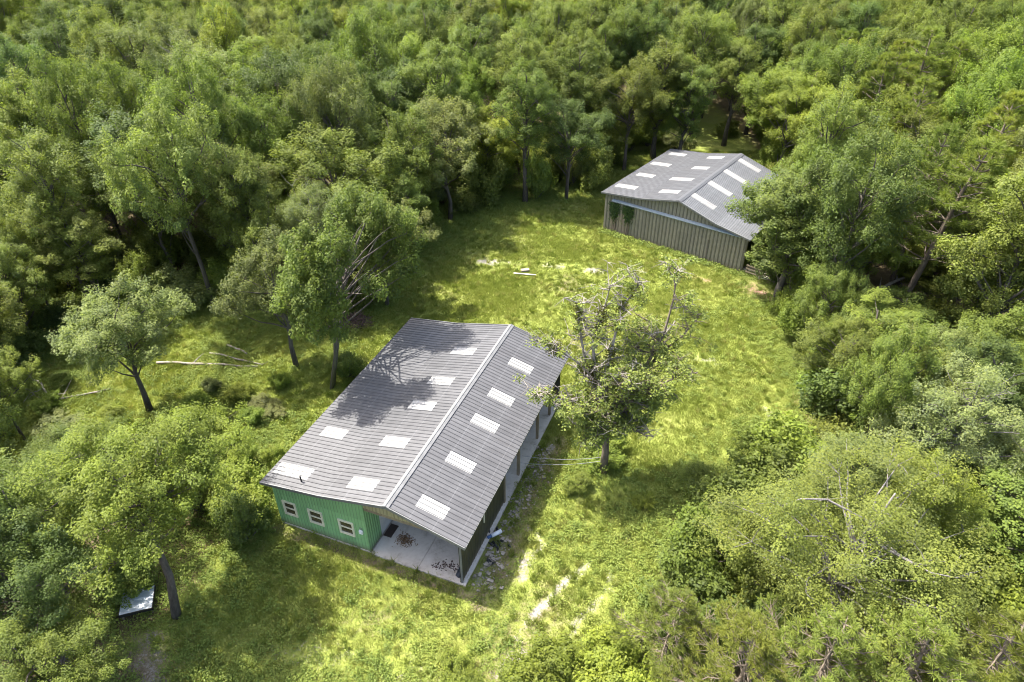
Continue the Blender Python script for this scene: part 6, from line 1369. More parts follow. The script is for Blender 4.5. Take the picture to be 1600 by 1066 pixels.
# front: corner boards, hanging doors below the track, gable sheets above it
SV = .38
fw_ = empty('front_wall'); fw_.parent = shed
TRK = 3.72
x = -8.35; i = 0
while x < 7.3:
    w = min(.78, 7.35 - x); low = 0.06
    m_ = M['grey_siding'] if not (-8.0 < x < -5.3) else M['rust']
    hi0 = min(TRK, stop(x) - .06); hi1 = min(TRK, stop(x + w) - .06)
    t1 = 2.45
    link('siding_panel', ribbed('siding_panel', w, t1 - low, t1 - low, m_, .39, .05), fw_, (x, SV - (.07 if -7.3 < x < 6.6 else 0), low))
    link('siding_panel', ribbed('siding_panel', w, hi0 - t1 + .04, hi1 - t1 + .04, M['grey_siding'], .39, .05), fw_, (x, SV - .022 - (.07 if -7.3 < x < 6.6 else 0), t1 - .04))
    for c, d in (((x, 0), (0, x + w)) if x < 0 < x + w else (((x, SUK), (SUK, x + w)) if x < SUK < x + w else (((x, SUK2), (SUK2, x + w)) if x < SUK2 < x + w else ((x, x + w),)))):
        h0, h1 = stop(c) - TRK - .05, stop(d) - TRK - .05
        if h0 > .03 and h1 > .03:
            link('siding_panel', ribbed('siding_panel', d - c, h0, h1, M['grey_siding'], .39, .05), fw_, (c, SV, TRK))
    x += w; i += 1
MB().box(3.50, 3.58, SV - .13, SV - .06, .06, TRK - .1).build('door_joint', M['soffit'], fw_)
mb = MB(); mb.hexa([(-7.4, SV - .32, TRK - .10), (6.75, SV - .32, TRK - .10), (6.75, SV - .01, TRK - .02), (-7.4, SV - .01, TRK - .02), (-7.4, SV - .32, TRK - .03), (6.75, SV - .32, TRK - .03), (6.75, SV - .01, TRK + .10), (-7.4, SV - .01, TRK + .10)])
mb.build('door_track', M['track'], fw_)
for (uu, rz, nm) in ((SUL + .35, -math.pi / 2, 'left_wall'), (SUR - .3, math.pi / 2, 'right_wall')):
    w_ = empty(nm); w_.parent = shed
    H_ = (SL_ if uu < 0 else SE) - .12
    for i in range(15):
        v0 = SV + i * 1.0
        if nm == 'right_wall' and i < 4: continue
        link('siding_panel', ribbed('siding_panel', 1.0, H_, H_, M['grey_siding'], .2, .03), w_, (uu, v0 + (1.0 if rz < 0 else 0), .05), (0, 0, rz))
rb = empty('rear_wall'); rb.parent = shed
x = -8.35
while x < 7.2:
    w = min(1.0, 7.33 - x)
    link('siding_panel', ribbed('siding_panel', w, min(stop(x + w), stop(x)) - .12, min(stop(x + w), stop(x)) - .12, M['grey_siding'], .2, .03), rb, (x + w, LS - .4, .05), (0, 0, math.pi))
    x += w
for v in (.4, 4.2):
    MB().box(7.2, 7.36, v, v + .16, 0, SE).build('post', M['wood'], shed)
# stacked boards by the right corner
def at2(u, v, z=0): return in_barn(u, v, z, B2)
lum = empty('lumber_stack', at2(8.4, 1.2), B2[2] + .15)
tag(lum, 'low stack of weathered boards beside the right corner of the grey shed', 'lumber')
for i, (dy, z, l) in enumerate([(-.5, .05, 2.6), (-.15, .05, 2.4), (.2, .05, 2.7), (-.3, .17, 2.2), (.1, .17, 2.5), (-.1, .29, 2.0)]):
    MB().box(-l / 2, l / 2, dy - .14, dy + .14, z, z + .09).build('board', M['plank'] if i % 3 == 0 else M['wood'], lum, (0, 0, 0), (0, 0, (i % 3 - 1) * .04))
rl = empty('rail_fence', at2(7.9, .1), B2[2] - .1)
tag(rl, 'short weathered rail fence under the tree at the grey shed corner', 'fence')
for i in range(3): MB().box(-.05 + i * 1.4, .05 + i * 1.4, -.05, .05, 0, 1.15).build('post', M['wood'], rl)
for z in (.35, .7, 1.02): MB().box(-.1, 2.95, -.09, -.05, z, z + .10).build('rail', M['wood'], rl)
bs = empty('roofing_sheet', at2(8.9, .0, 0), B2[2] + .3)
tag(bs, 'pale blue roofing sheet lying on the ground by the lumber stack', 'sheet')
link('ribbed_sheet', roof_sheet('ribbed_sheet', 1.5, .9, M['sheet'], .225), bs, (0, 0, .08), (0.05, .03, 0))

# ---------------------------------------------------------------- pale sheet lower left, planks, logs
ps = empty('metal_platform', (-20.5, 22.7, 0), .30); ps.scale = (.85, .8, 1)
tag(ps, 'low platform topped with pale metal sheets under the lower left trees', 'platform')
for i in range(2):
    link('ribbed_sheet', roof_sheet('ribbed_sheet', 1.9, .9, M['sheet'], .45, .012), ps, (-.95, -1.35 + i * .9, .50 + .004 * (i % 2)), (0, 0, 0))
MB().box(-.98, .98, -1.40, -1.34, .30, .49).build('fascia', M['black'], ps)
MB().box(-.98, -.92, -1.34, .44, .30, .48).build('fascia', M['black'], ps); MB().box(.92, .98, -1.34, .44, .30, .48).build('fascia', M['black'], ps)
for x in (-.85, .85):
    for y in (-1.25, .35): MB().box(x - .06, x + .06, y - .06, y + .06, -.05, .49).build('leg', M['wood'], ps)

def log(name, pts, r0, r1, label, mat='log', twigs=0, seed=0, group=None, z0=None):
    r = random.Random(seed); m = 7; P = []
    a, b = Vector((pts[0][0], pts[0][1], 0)), Vector((pts[1][0], pts[1][1], 0))
    za, zb = (r0, r1) if z0 is None else z0
    for i in range(m):
        t = i / (m - 1); p = a.lerp(b, t); p.z = za + (zb - za) * t
        if 0 < i < m - 1: p += Vector((r.uniform(-.12, .12), r.uniform(-.12, .12), r.uniform(0, .05)))
        P.append(p - a)
    root = empty(name, a)
    tag(root, label, 'log', group)
    MB().tube(P, [r0 + (r1 - r0) * i / (m - 1) for i in range(m)], 8).build('stem', M[mat], root, smooth=True)
    for k in range(twigs):
        t = r.uniform(.35, .98); q = P[0].lerp(P[-1], t); d = (P[-1] - P[0]).normalized(); s = r.choice((-1, 1))
        dv = (d * r.uniform(.3, 1) + Vector((-d.y, d.x, 0)) * s * r.uniform(.5, 1.1) + Vector((0, 0, r.uniform(.1, .7)))).normalized()
        l = r.uniform(.6, 1.8)
        MB().tube([q, q + dv * l * .5 + Vector((0, 0, r.uniform(-.1, .1))), q + dv * l], [r1 * .8, r1 * .5, .012], 5).build('branch', M[mat], root)
    return root
log('fallen_log', ((-28.6, 44.2), (-20.3, 43.7)), .11, .08, 'longest pale fallen log, lying level left of the double-trunked oak', twigs=2, seed=1, group='fallen logs')
log('fallen_log', ((-24.8, 45.5), (-20.0, 43.95)), .09, .06, 'pale fallen log crossing above the longest one at a slight angle', twigs=1, seed=2, group='fallen logs')
log('fallen_log', ((-23.7, 46.6), (-21.7, 45.4)), .11, .08, 'shortest pale log stub above the two crossing logs', seed=3, group='fallen logs')
log('fallen_log', ((-38.6, 43.3), (-34.6, 39.9)), .11, .06, 'pale log slanting down towards the left picture edge', twigs=3, seed=4, group='fallen logs')
log('fallen_log', ((-39.4, 42.2), (-35.6, 39.9)), .09, .05, 'thin pale pole beside the slanting log at the left edge', twigs=2, seed=5, group='fallen logs')
log('fallen_log', ((-36.0, 38.9), (-30.8, 40.95)), .09, .06, 'bleached log rising to the right, below the slanting log', twigs=2, seed=6, group='fallen logs')
log('fallen_log', ((-37.3, 54.0), (-34.0, 51.2)), .15, .09, 'pale log at the upper end of the opening under the slim leaning tree', twigs=4, seed=7, group='fallen logs')
log('fallen_branch', ((27.3, 49.9), (34.0, 51.8)), .06, .13, 'long broken pine branch slanting out of the wood right of the clearing', 'dead_wood', 7, 8, z0=(.7, 3.4))
log('fallen_branch', ((26.5, 45.0), (30.5, 47.5)), .05, .09, 'thin bare branch pointing at the clearing below the broken pine branch', 'dead_wood', 5, 9, z0=(.8, 2.4))
pl = MB().box(-1.1, 1.1, -.09, .09, .03, .08).build('plank', M['plank'], None, (1.25, 58.35, .03), (0, 0, -.17)); tag(pl, 'bleached plank lying on the grass in the middle of the clearing', 'plank')
pl = MB().box(-.4, .4, -.2, .2, .02, .16).build('concrete_block', M['stone'], None, (1.3, 59.1, .02), (0, 0, .2)); tag(pl, 'pale concrete block on the grass just behind the bleached plank', 'block')
def brush_pile(loc, r, h, n, mat, label, seed):
    q = random.Random(seed); mb = MB()
    for i in range(n):
        a = q.uniform(0, 6.28); d = r * math.sqrt(q.random()); x, y = d * math.cos(a), d * math.sin(a) * .7
        z = h * (1 - (d / r) ** 1.6) * q.uniform(.2, 1); b = q.uniform(0, 6.28); l = q.uniform(.3, .8); e = q.uniform(-.3, .4)
        mb.tube([(x - l * math.cos(b), y - l * math.sin(b), max(.02, z - l * e)), (x, y, z + .05), (x + l * math.cos(b), y + l * math.sin(b), max(.02, z + l * e))], [.02, .035, .012], 4)
    o = mb.build('brush_pile', M[mat], None, loc); tag(o, label, 'brush', kind='stuff')
brush_pile((-14.0, 50.0, 0), 1.7, .9, 260, 'brush', 'dark brown pile of cut brush behind the double-trunked oak', 1)
brush_pile((-33.5, 53.2, 0), 2.6, .7, 150, 'log', 'heap of grey brushwood at the upper end of the fallen logs', 2)
brush_pile((27.5, 52.5, 0), 2.2, .9, 160, 'brush', 'tangle of brown branches below the vine-covered stump', 3)
# ---------------------------------------------------------------- tree prototypes
def branch_pts(a, b, r, sag=.15, n=5):
    a, b = Vector(a), Vector(b); d = b - a; L = d.length
    side = Vector((r.uniform(-1, 1), r.uniform(-1, 1), r.uniform(-.3, 1))) * L * .10
    P = []
    for i in range(n):
        t = i / (n - 1); w = 4 * t * (1 - t)
        P.append(a.lerp(b, t) + side * w + Vector((r.uniform(-1, 1), r.uniform(-1, 1), r.uniform(-1, 1))) * L * .02 * (0 < i < n - 1))
    return P

class Proto: pass
PROTO = {}
TAUP = 6.283185307

def broad(name, seed, H=12.0, R=5.0, lobes=20, base=.30, cl_per=14, leaves=120, lsize=.165, lobe_r=(1.2, 2.1), bark='bark', stems=1, dead=0, top=.5, upright=1.0, leafmat='leaf', flatten=1.0, bare=.0, split=0.0):
    r = random.Random(seed); rs = np.random.RandomState(seed)
    # lobe centres spread through an ellipsoid
    cz = H * (base + 1) / 2; rz = H * (1 - base) / 2 * .86
    C = []
    tries = 0
    while len(C) < lobes and tries < 4000:
        tries += 1
        p = rs.normal(0, 1, 3); p /= np.linalg.norm(p); p *= rs.uniform(.06, .95) ** .55
        k_ = 1.0 + .22 * math.sin(3 * math.atan2(p[1], p[0]) + seed) + .12 * math.sin(5 * math.atan2(p[1], p[0]) + 2 * seed)
        q = np.array([p[0] * R * .84 * k_, p[1] * R * .84 * k_, cz + p[2] * rz * .9])
        # taper lower edge
        if q[2] < H * (base + .06) and rs.rand() < .6: continue
        lr = rs.uniform(*lobe_r) * (1.0 - .25 * (q[2] - cz) / rz)
        if all(np.linalg.norm((q - c[0]) * [1, 1, 1.15]) > .66 * (lr + c[1]) * (.75 if tries > 2000 else 1) for c in C): C.append((q, lr))
    if split: C = [(np.array([c[0] + math.copysign(split, c[0]), c[1], c[2]]), l) for c, l in C if abs(c[0]) > .8]
    tr = MB()
    stems_p = []
    for s in range(stems):
        off = Vector((.35 * (s - (stems - 1) / 2), .1 * s, 0)) if stems > 1 else Vector((0, 0, 0))
        ht = H * (base + .22)
        P = [off * 1.0, off * 1.2 + Vector((r.uniform(-.1, .1), r.uniform(-.1, .1), ht * .35)), off * 2 + Vector((r.uniform(-.3, .3), r.uniform(-.3, .3), ht * .7)), off * 3 + Vector((r.uniform(-.4, .4), r.uniform(-.4, .4), ht)), off * 3.5 + Vector((r.uniform(-.7, .7), r.uniform(-.7, .7), H * .86))]
        k = .75 if stems > 1 else 1.0
        r0 = .0185 * H * k
        tr.tube(P, [r0 * 1.25, r0 * .9, r0 * .72, r0 * .5, .03], 7)
        stems_p.append(P)
    LV = []; LN = []; TO = []
    twig = []
    for (c, lr) in C:
        P = stems_p[r.randrange(stems)]
        # attach lower down the stem
        zt = min(max(c[2] - r.uniform(1.2, 3.0) * upright, H * base * .75), H * .8)
        best = min(range(len(P) - 1), key=lambda i: abs((P[i].z + P[i + 1].z) / 2 - zt))
        A = P[best].lerp(P[best + 1], min(1, max(0, (zt - P[best].z) / max(.01, P[best + 1].z - P[best].z))))
        cc = Vector(c)
        bp = branch_pts(A, cc, r)
        rad = .0070 * H * (.6 + lr / 4)
        tr.tube(bp, [rad, rad * .8, rad * .6, rad * .42, rad * .25], 5, cap=False)
        n = int(cl_per * (lr / 1.3) ** 1.6) + 3
        d = rs.normal(0, 1, (n, 3)); d /= np.linalg.norm(d, axis=1, keepdims=True)
        d[:, 2] = np.where(d[:, 2] < -.25, -d[:, 2] * .6, d[:, 2])
        q = c + d * (lr * rs.uniform(.45, 1.12, (n, 1))) * [1, 1, flatten]
        for i in range(n):
            if i % 3 == 0: tr.tube([cc, cc.lerp(Vector(q[i]), .5) + Vector((r.uniform(-.1, .1), r.uniform(-.1, .1), r.uniform(-.05, .15))), Vector(q[i])], [rad * .28, rad * .2, .012], 3, cap=False)
        kill = rs.rand(n) < bare
        q = q[~kill]; d = d[~kill]; n = len(q)
        if n == 0: continue
        m = leaves
        cr = rs.uniform(.32, .64, n)
        g = rs.normal(0, 1, (n, m, 3)); g /= np.linalg.norm(g, axis=2, keepdims=True)
        g *= rs.uniform(.25, 1, (n, m, 1)) ** .5
        spray = (d * .55 + np.array([0, 0, .35]))[:, None, :] * (rs.uniform(-.7, 1.0, (n, m, 1)) * rs.uniform(.1, .75, (n, 1, 1)))
        thin = 1 - .35 * np.clip(np.abs((spray ** 2).sum(2, keepdims=True)), 0, 1)
        pts = q[:, None, :] + g * cr[:, None, None] * [1.05, 1.05, .85] * thin + spray
        nr = g * .42 + d[:, None, :] * .3 + np.array([0, 0, .8]) + rs.normal(0, .36, (n, m, 3))
        LV.append(pts.reshape(-1, 3)); LN.append(nr.reshape(-1, 3))
        TO.append((rs.rand(n, 1) * .45 + rs.rand(n, m) * .55).ravel())
    for k in range(dead):
        P = stems_p[0]; A = P[3].lerp(P[4], r.uniform(0, .8)); a = r.uniform(0, TAUP); l = r.uniform(2.0, 4.2)
        E_ = A + Vector((math.cos(a) * l * .5, math.sin(a) * l * .5, l * .85))
        bp = branch_pts(A, E_, r); tr.tube(bp, [.07, .055, .04, .03, .012], 4, cap=False)
        for j in range(7):
            q0 = bp[r.randrange(1, 5)]; a2 = r.uniform(0, TAUP); l2 = r.uniform(.5, 1.4)
            tr.tube([q0, q0 + Vector((math.cos(a2), math.sin(a2), r.uniform(.1, 1))) * l2 * .5, q0 + Vector((math.cos(a2), math.sin(a2), r.uniform(.2, 1))) * l2], [.025, .02, .008], 3, cap=False)
    pts = np.concatenate(LV); nr = np.concatenate(LN); to = np.concatenate(TO)
    L = lsize * rs.uniform(.65, 1.35, len(pts))
    v, f = quads(pts, nr, L, L * rs.uniform(.5, .75, len(pts)), rs, .08)
    p = Proto(); p.H = H; p.R = R
    p.crown = mesh_np(name + '_crown', v, f, 4, M[leafmat], to)
    p.trunk = tr.mesh(name + '_trunk', M[bark], True)
    p.word = 'tree'
    PROTO[name] = p

def pine(name, seed, H=16.0, R=4.0, base=.42, whorls=11, needles=46, nlen=.34):
    r = random.Random(seed); rs = np.random.RandomState(seed); tr = MB()
    P = [Vector((r.uniform(-.25, .25) * (i > 0), r.uniform(-.25, .25) * (i > 0), H * t)) for i, t in enumerate((0, .25, .5, .75, .97))]
    tr.tube(P, [.24, .20, .16, .10, .03], 7)
    tips = []
    for w in range(whorls):
        t = base + (1 - base) * (w / (whorls - 1)) ** .9
        z = H * min(t, .97); k = min(int(z / H * 4), 3); A = P[k].lerp(P[k + 1], min(1, (z - P[k].z) / (P[k + 1].z - P[k].z)))
        rad = R * (1.05 - .85 * ((t - base) / (1 - base)) ** 1.3) * r.uniform(.75, 1.1)
        nb = r.randint(4, 6); a0 = r.uniform(0, 6.28)
        for b in range(nb):
            a = a0 + b * TAUP / nb + r.uniform(-.3, .3); l = rad * r.uniform(.6, 1.1)
            E_ = A + Vector((math.cos(a) * l, math.sin(a) * l, l * r.uniform(.10, .5)))
            bp = branch_pts(A, E_, r, n=5); tr.tube(bp, [.055, .045, .035, .025, .012], 4, cap=False)
            ns = max(5, int(l * 5.5))
            for j in range(ns):
                s = r.uniform(.38, 1.0); i0 = min(int(s * 4), 3); q = bp[i0].lerp(bp[i0 + 1], s * 4 - i0)
                sp = (.32 + .55 * (1 - s)) * l * .55
                a2 = a + r.uniform(-1.4, 1.4); tip = q + Vector((math.cos(a2) * sp, math.sin(a2) * sp, r.uniform(0, .5) * sp + .08))
                tr.tube([q, q.lerp(tip, .6) + Vector((0, 0, -.02)), tip], [.018, .015, .01], 3, cap=False)
                tips.append((tip, (tip - q).normalized()))
    tips.append((P[-1], Vector((0, 0, 1))))
    n = len(tips); T = np.array([t[0] for t in tips]); D = np.array([t[1] for t in tips])
    D = D * .6 + np.array([0, 0, .75]); D /= np.linalg.norm(D, axis=1, keepdims=True)
    m = needles
    g = rs.normal(0, 1, (n, m, 3)); g /= np.linalg.norm(g, axis=2, keepdims=True)
    g = g + D[:, None, :] * .75; g /= np.linalg.norm(g, axis=2, keepdims=True)
    root = T[:, None, :] - D[:, None, :] * rs.uniform(0, .38, (n, m, 1))
    ln = nlen * rs.uniform(.7, 1.15, (n, m, 1))
    sd_ = np.cross(g, rs.normal(0, 1, (n, m, 3))); sd_ /= np.linalg.norm(sd_, axis=2, keepdims=True) + 1e-9
    wd_ = .026
    tipv = root + g * ln + np.array([0, 0, -.03])
    v = np.stack([root - sd_ * wd_ * .5, root + sd_ * wd_ * .5, tipv + sd_ * wd_ * .35, tipv - sd_ * wd_ * .35], 2).reshape(-1, 3)
    f = np.arange(len(v)).reshape(-1, 4)
    to = (rs.rand(n, 1) * .5 + rs.rand(n, m) * .5).ravel()
    p = Proto(); p.H = H; p.R = R
    p.crown = mesh_np(name + '_crown', v, f, 4, M['needle'], to); p.trunk = tr.mesh(name + '_trunk', M['bark_pine'], True)
    PROTO[name] = p

def shrub(name, seed, H=3.0, R=2.0, clusters=150, leaves=75, lsize=.14):
    r = random.Random(seed); rs = np.random.RandomState(seed); tr = MB()
    LV = []; LN = []; TO = []
    blobs = [(np.array([0, 0, H * .45]), R * .5)]
    for i in range(13):
        a = r.uniform(0, 6.28); d = R * r.uniform(.25, .9)
        blobs.append((np.array([d * math.cos(a), d * math.sin(a), H * r.uniform(.15, .8)]), R * r.uniform(.18, .42)))
    for c, br in blobs:
        E_ = Vector(c); tr.tube(branch_pts(Vector((r.uniform(-.15, .15), r.uniform(-.15, .15), 0)), E_, r), [.05, .04, .03, .022, .012], 4, cap=False)
        n = int(clusters * (br / R) ** 2 / 1.6) + 5
        d = rs.normal(0, 1, (n, 3)); d /= np.linalg.norm(d, axis=1, keepdims=True); d[:, 2] = np.where(d[:, 2] < -.3, -d[:, 2], d[:, 2])
        q = c + d * br * rs.uniform(.5, 1.35, (n, 1)) * [1, 1, H / R * .62]
        q[:, 2] = np.maximum(q[:, 2], .12)
        cr = rs.uniform(.22, .42, n)
        g = rs.normal(0, 1, (n, leaves, 3)); g /= np.linalg.norm(g, axis=2, keepdims=True); g *= rs.uniform(.3, 1, (n, leaves, 1)) ** .5
        sp = (d * .5 + np.array([0, 0, .5]))[:, None, :] * (rs.uniform(-.6, 1.0, (n, leaves, 1)) * rs.uniform(.1, .8, (n, 1, 1)))
        pts = q[:, None, :] + g * cr[:, None, None] * [1, 1, .9] + sp; pts[..., 2] = np.maximum(pts[..., 2], .03)
        nr = g * .5 + d[:, None, :] * .3 + np.array([0, 0, .6]) + rs.normal(0, .45, g.shape)
        LV.append(pts.reshape(-1, 3)); LN.append(nr.reshape(-1, 3)); TO.append((rs.rand(n, 1) * .4 + rs.rand(n, leaves) * .6).ravel())
        for i in range(0, n, 5): tr.tube([E_, Vector(q[i])], [.016, .008], 3, cap=False)
    pts = np.concatenate(LV); L = lsize * rs.uniform(.65, 1.35, len(pts))
    v, f = quads(pts, np.concatenate(LN), L, L * rs.uniform(.5, .75, len(pts)), rs, .08)
    p = Proto(); p.H = H; p.R = R
    p.crown = mesh_np(name + '_foliage', v, f, 4, M['shrub_leaf'], np.concatenate(TO)); p.trunk = tr.mesh(name + '_stem', M['bark'], True)
    PROTO[name] = p

LP = dict(lobe_r=(.95, 1.75), cl_per=10, leaves=112, lsize=.155, flatten=1.05)
broad('oak_a', 1, lobes=30, base=.22, **LP)
broad('oak_b', 2, lobes=28, base=.26, **LP)
broad('oak_c', 3, lobes=36, base=.18, **dict(LP, lobe_r=(.85, 1.5)))
broad('oak_d', 4, lobes=30, stems=2, base=.30, **LP)
broad('oak_e', 5, lobes=24, base=.34, **dict(LP, lobe_r=(1.0, 1.9)))
broad('oak_f', 16, lobes=32, base=.14, **dict(LP, flatten=1.3))
broad('oak_g', 17, lobes=26, base=.24, **dict(LP, lobe_r=(1.1, 1.9), bare=.08))
broad('tall_a', 6, H=16, R=3.6, lobes=32, base=.14, **dict(LP, lobe_r=(.85, 1.5), flatten=1.3))
broad('tall_b', 7, H=16, R=3.6, lobes=26, base=.30, **dict(LP, flatten=1.2))
broad('tall_c', 8, H=16, R=3.6, lobes=38, base=.10, **dict(LP, lobe_r=(.75, 1.35), flatten=1.3))
broad('tall_d', 18, H=16, R=3.6, lobes=24, base=.22, **dict(LP, lobe_r=(1.0, 1.8), flatten=1.1, bare=.10))
broad('tall_e', 19, H=16, R=3.6, lobes=34, base=.16, **dict(LP, flatten=1.5, lobe_r=(.75, 1.3)))
NP = dict(lobe_r=(.9, 1.6), cl_per=11, leaves=170, lsize=.112, flatten=1.0)
broad('twin', 24, lobes=60, base=.36, stems=2, split=1.5, **dict(LP, lsize=.175))
broad('near_a', 25, lobes=34, base=.42, **NP)
broad('near_b', 26, lobes=32, base=.22, **NP)
broad('near_c', 27, lobes=30, base=.26, **NP)
broad('moss', 9, H=13, R=6, lobes=44, base=.20, bark='bark_grey', dead=4, **dict(LP, lobe_r=(1.0, 1.8), leaves=95, lsize=.14))
broad('sparse', 10, H=12, R=6, lobes=54, base=.10, bark='bark_grey', bare=.08, **dict(NP, lobe_r=(.8, 1.45), leaves=140, lsize=.085))
pine('pine_a', 21); pine('pine_b', 22, whorls=10, base=.36)
shrub('shrub_a', 31); shrub('shrub_b', 32); shrub('shrub_c', 33)

TINT = {'mid': (.145, .188, .046), 'olive': (.155, .188, .050), 'bright': (.165, .216, .045), 'yellow': (.195, .230, .042), 'dark': (.102, .143, .044),
        'grey': (.162, .190, .070), 'pale': (.190, .214, .088), 'pine': (.158, .200, .046), 'pineY': (.182, .218, .048)}
NAMES = {'twi': ('oak_tree', 'tree', 'trunk', 'crown', 'woodland oaks'), 'nea': ('oak_tree', 'tree', 'trunk', 'crown', 'woodland oaks'), 'oak': ('oak_tree', 'tree', 'trunk', 'crown', 'woodland oaks'), 'tal': ('slim_tree', 'tree', 'trunk', 'crown', 'slim woodland trees'), 'mos': ('oak_tree', 'tree', 'trunk', 'crown', 'woodland oaks'),
         'spa': ('oak_tree', 'tree', 'trunk', 'crown', 'woodland oaks'), 'pin': ('pine_tree', 'tree', 'trunk', 'crown', 'woodland pines'), 'shr': ('bush', 'bush', 'stem', 'foliage', 'bushes')}
jit = random.Random(77)
for (kind, x, y, rot, H, R, tint, lx, ly, label) in TREES:
    p = PROTO[kind]; nm, cat, tn, cn, grp = NAMES[kind[:3]]
    zg = float(zground(np.array([x]), np.array([y]))[0]) - .05
    e = empty(nm, (x, y, zg))
    e.rotation_euler = (Matrix.Rotation(lx, 3, 'Y') @ Matrix.Rotation(-ly, 3, 'X') @ Matrix.Rotation(rot, 3, 'Z')).to_euler()
    s = R / p.R; an = jit.uniform(.87, 1.15); e.scale = (s * an, s / an, H / p.H)
    tag(e, label, cat, grp)
    t = link(tn, p.trunk, e); c = link(cn, p.crown, e)
    col = TINT[tint]; k = jit.uniform(.80, 1.24); hshift = jit.uniform(-.02, .10)
    c.color = (col[0] * k * (1 + hshift), col[1] * k, col[2] * k * (1 - hshift), 1)

# ---------------------------------------------------------------- the half-dead tree right of the barn
def snag():
    r = random.Random(5); rs = np.random.RandomState(5)
    root = empty('half_dead_tree', (6.0, 32.2, -.05)); root.scale = (1.12, 1.1, 1.06)
    tag(root, 'half-dead tree with bare grey twigs and dark mistletoe clumps right of the green barn', 'tree')
    tr = MB(); deadm = MB()
    P = [Vector(p) for p in ((0, 0, 0), (.05, .05, 1.6), (.0, .25, 3.2), (.25, .2, 5.0))]
    tr.tube(P, [.27, .21, .18, .15], 9)
    stems = []
    for (ex, ey, ez, leafy) in ((-3.6, .6, 9.6, 0), (-2.0, 1.4, 11.8, 0), (-.2, 1.8, 13.0, 0), (1.3, 2.0, 12.6, .15), (3.2, 2.4, 13.2, .5), (4.6, 1.6, 10.8, .9), (4.2, -.8, 8.6, .9), (-4.4, -.7, 7.0, .4), (.6, -1.2, 8.4, .6), (-1.9, -1.3, 6.0, .65), (2.2, 2.6, 9.6, .7), (1.9, -1.6, 4.6, .6), (-1.3, -1.9, 4.4, .55), (3.0, .4, 5.8, .6)):
        A = P[2].lerp(P[3], r.uniform(0, 1)) if ez > 7 else P[1].lerp(P[3], r.uniform(.4, 1))
        bp = branch_pts(A, (ex, ey, ez), r, n=6)
        (tr if leafy > .3 else deadm).tube(bp, [.14, .115, .09, .07, .045, .02], 6, cap=False)
        stems.append((bp, leafy))
    LV = []; LN = []; TO = []; MV = []; MN = []; MT = []
    for bp, leafy in stems:
        for k in range(22):
            s = r.uniform(.25, 1.0); i0 = min(int(s * 5), 4); q = bp[i0].lerp(bp[i0 + 1], s * 5 - i0)
            a = r.uniform(0, TAUP); l = r.uniform(.7, 2.0) * (1.2 - .5 * s)
            tip = q + Vector((math.cos(a) * l * .75, math.sin(a) * l * .75, l * r.uniform(.0, .9)))
            sub = branch_pts(q, tip, r, n=4)
            isl = r.random() < leafy
            (tr if isl else deadm).tube(sub, [.045, .035, .025, .012], 4, cap=False)
            for j in range(7):
                q2 = sub[r.randrange(1, 4)]; a2 = r.uniform(0, TAUP); l2 = r.uniform(.3, .85)
                t2 = q2 + Vector((math.cos(a2), math.sin(a2), r.uniform(-.5, .8))) * l2
                (tr if isl else deadm).tube([q2, q2.lerp(t2, .5) + Vector((r.uniform(-.06, .06), r.uniform(-.06, .06), .04)), t2], [.022, .017, .009], 3, cap=False)
                if (isl and r.random() < .5) or r.random() < .10:
                    m = 44; g = rs.normal(0, 1, (m, 3)); g /= np.linalg.norm(g, axis=1, keepdims=True); g *= rs.uniform(.2, 1, (m, 1))
                    LV.append(np.array(t2) + g * .42 * [1, 1, .8]); LN.append(g * .4 + [0, 0, .6] + rs.normal(0, .5, (m, 3))); TO.append(rs.rand(m))
            if r.random() < (.26 if leafy < .3 else .08):
                m = 170; g = rs.normal(0, 1, (m, 3)); g /= np.linalg.norm(g, axis=1, keepdims=True); g *= rs.uniform(.3, 1, (m, 1))
                MV.append(np.array(q) + g * r.uniform(.3, .6) * [1, 1, 1.5]); MN.append(g * .6 + rs.normal(0, .5, (m, 3))); MT.append(rs.rand(m) * .8)
    def leaves(V, Nn, T, size, mat, nm, color):
        pts = np.concatenate(V); L = size * rs.uniform(.65, 1.35, len(pts))
        v, f = quads(pts, np.concatenate(Nn), L, L * .6, rs, .08)
        o = link(nm, mesh_np(nm, v, f, 4, mat, np.concatenate(T)), root); o.color = color
    link('trunk', tr.mesh('trunk', M['bark_pine'], True), root)
    link('dead_branches', deadm.mesh('dead_branches', M['dead_wood'], True), root)
    leaves(LV, LN, TO, .15, M['leaf'], 'crown', (.24, .275, .085, 1))
    leaves(MV, MN, MT, .12, M['leaf'], 'mistletoe', (.115, .115, .028, 1))
snag()
# vine-covered stump on the right
st = empty('vine_stump', (29.0, 54.0, 0))
tag(st, 'broken brown trunk wrapped in dead vines at the edge of the right wood', 'stump')
mb = MB().tube([(0, 0, 0), (.08, .05, 1.6), (.02, .12, 3.2), (.12, .1, 4.4)], [.50, .44, .42, .30], 9); mb.build('trunk', M['brush'], st, smooth=True)
mb = MB(); r_ = random.Random(2)
for i in range(60):
    a = r_.uniform(0, 6.28); z = r_.uniform(.8, 4.4); l = r_.uniform(.6, 1.6); q = .45
    mb.tube([(q * math.cos(a), q * math.sin(a), z), ((q + .15) * math.cos(a + .2), (q + .15) * math.sin(a + .2), z - l * .5), ((q + .35) * math.cos(a + .3), (q + .35) * math.sin(a + .3), max(.02, z - l))], [.02, .03, .01], 4)
mb.build('vines', M['log'], st)
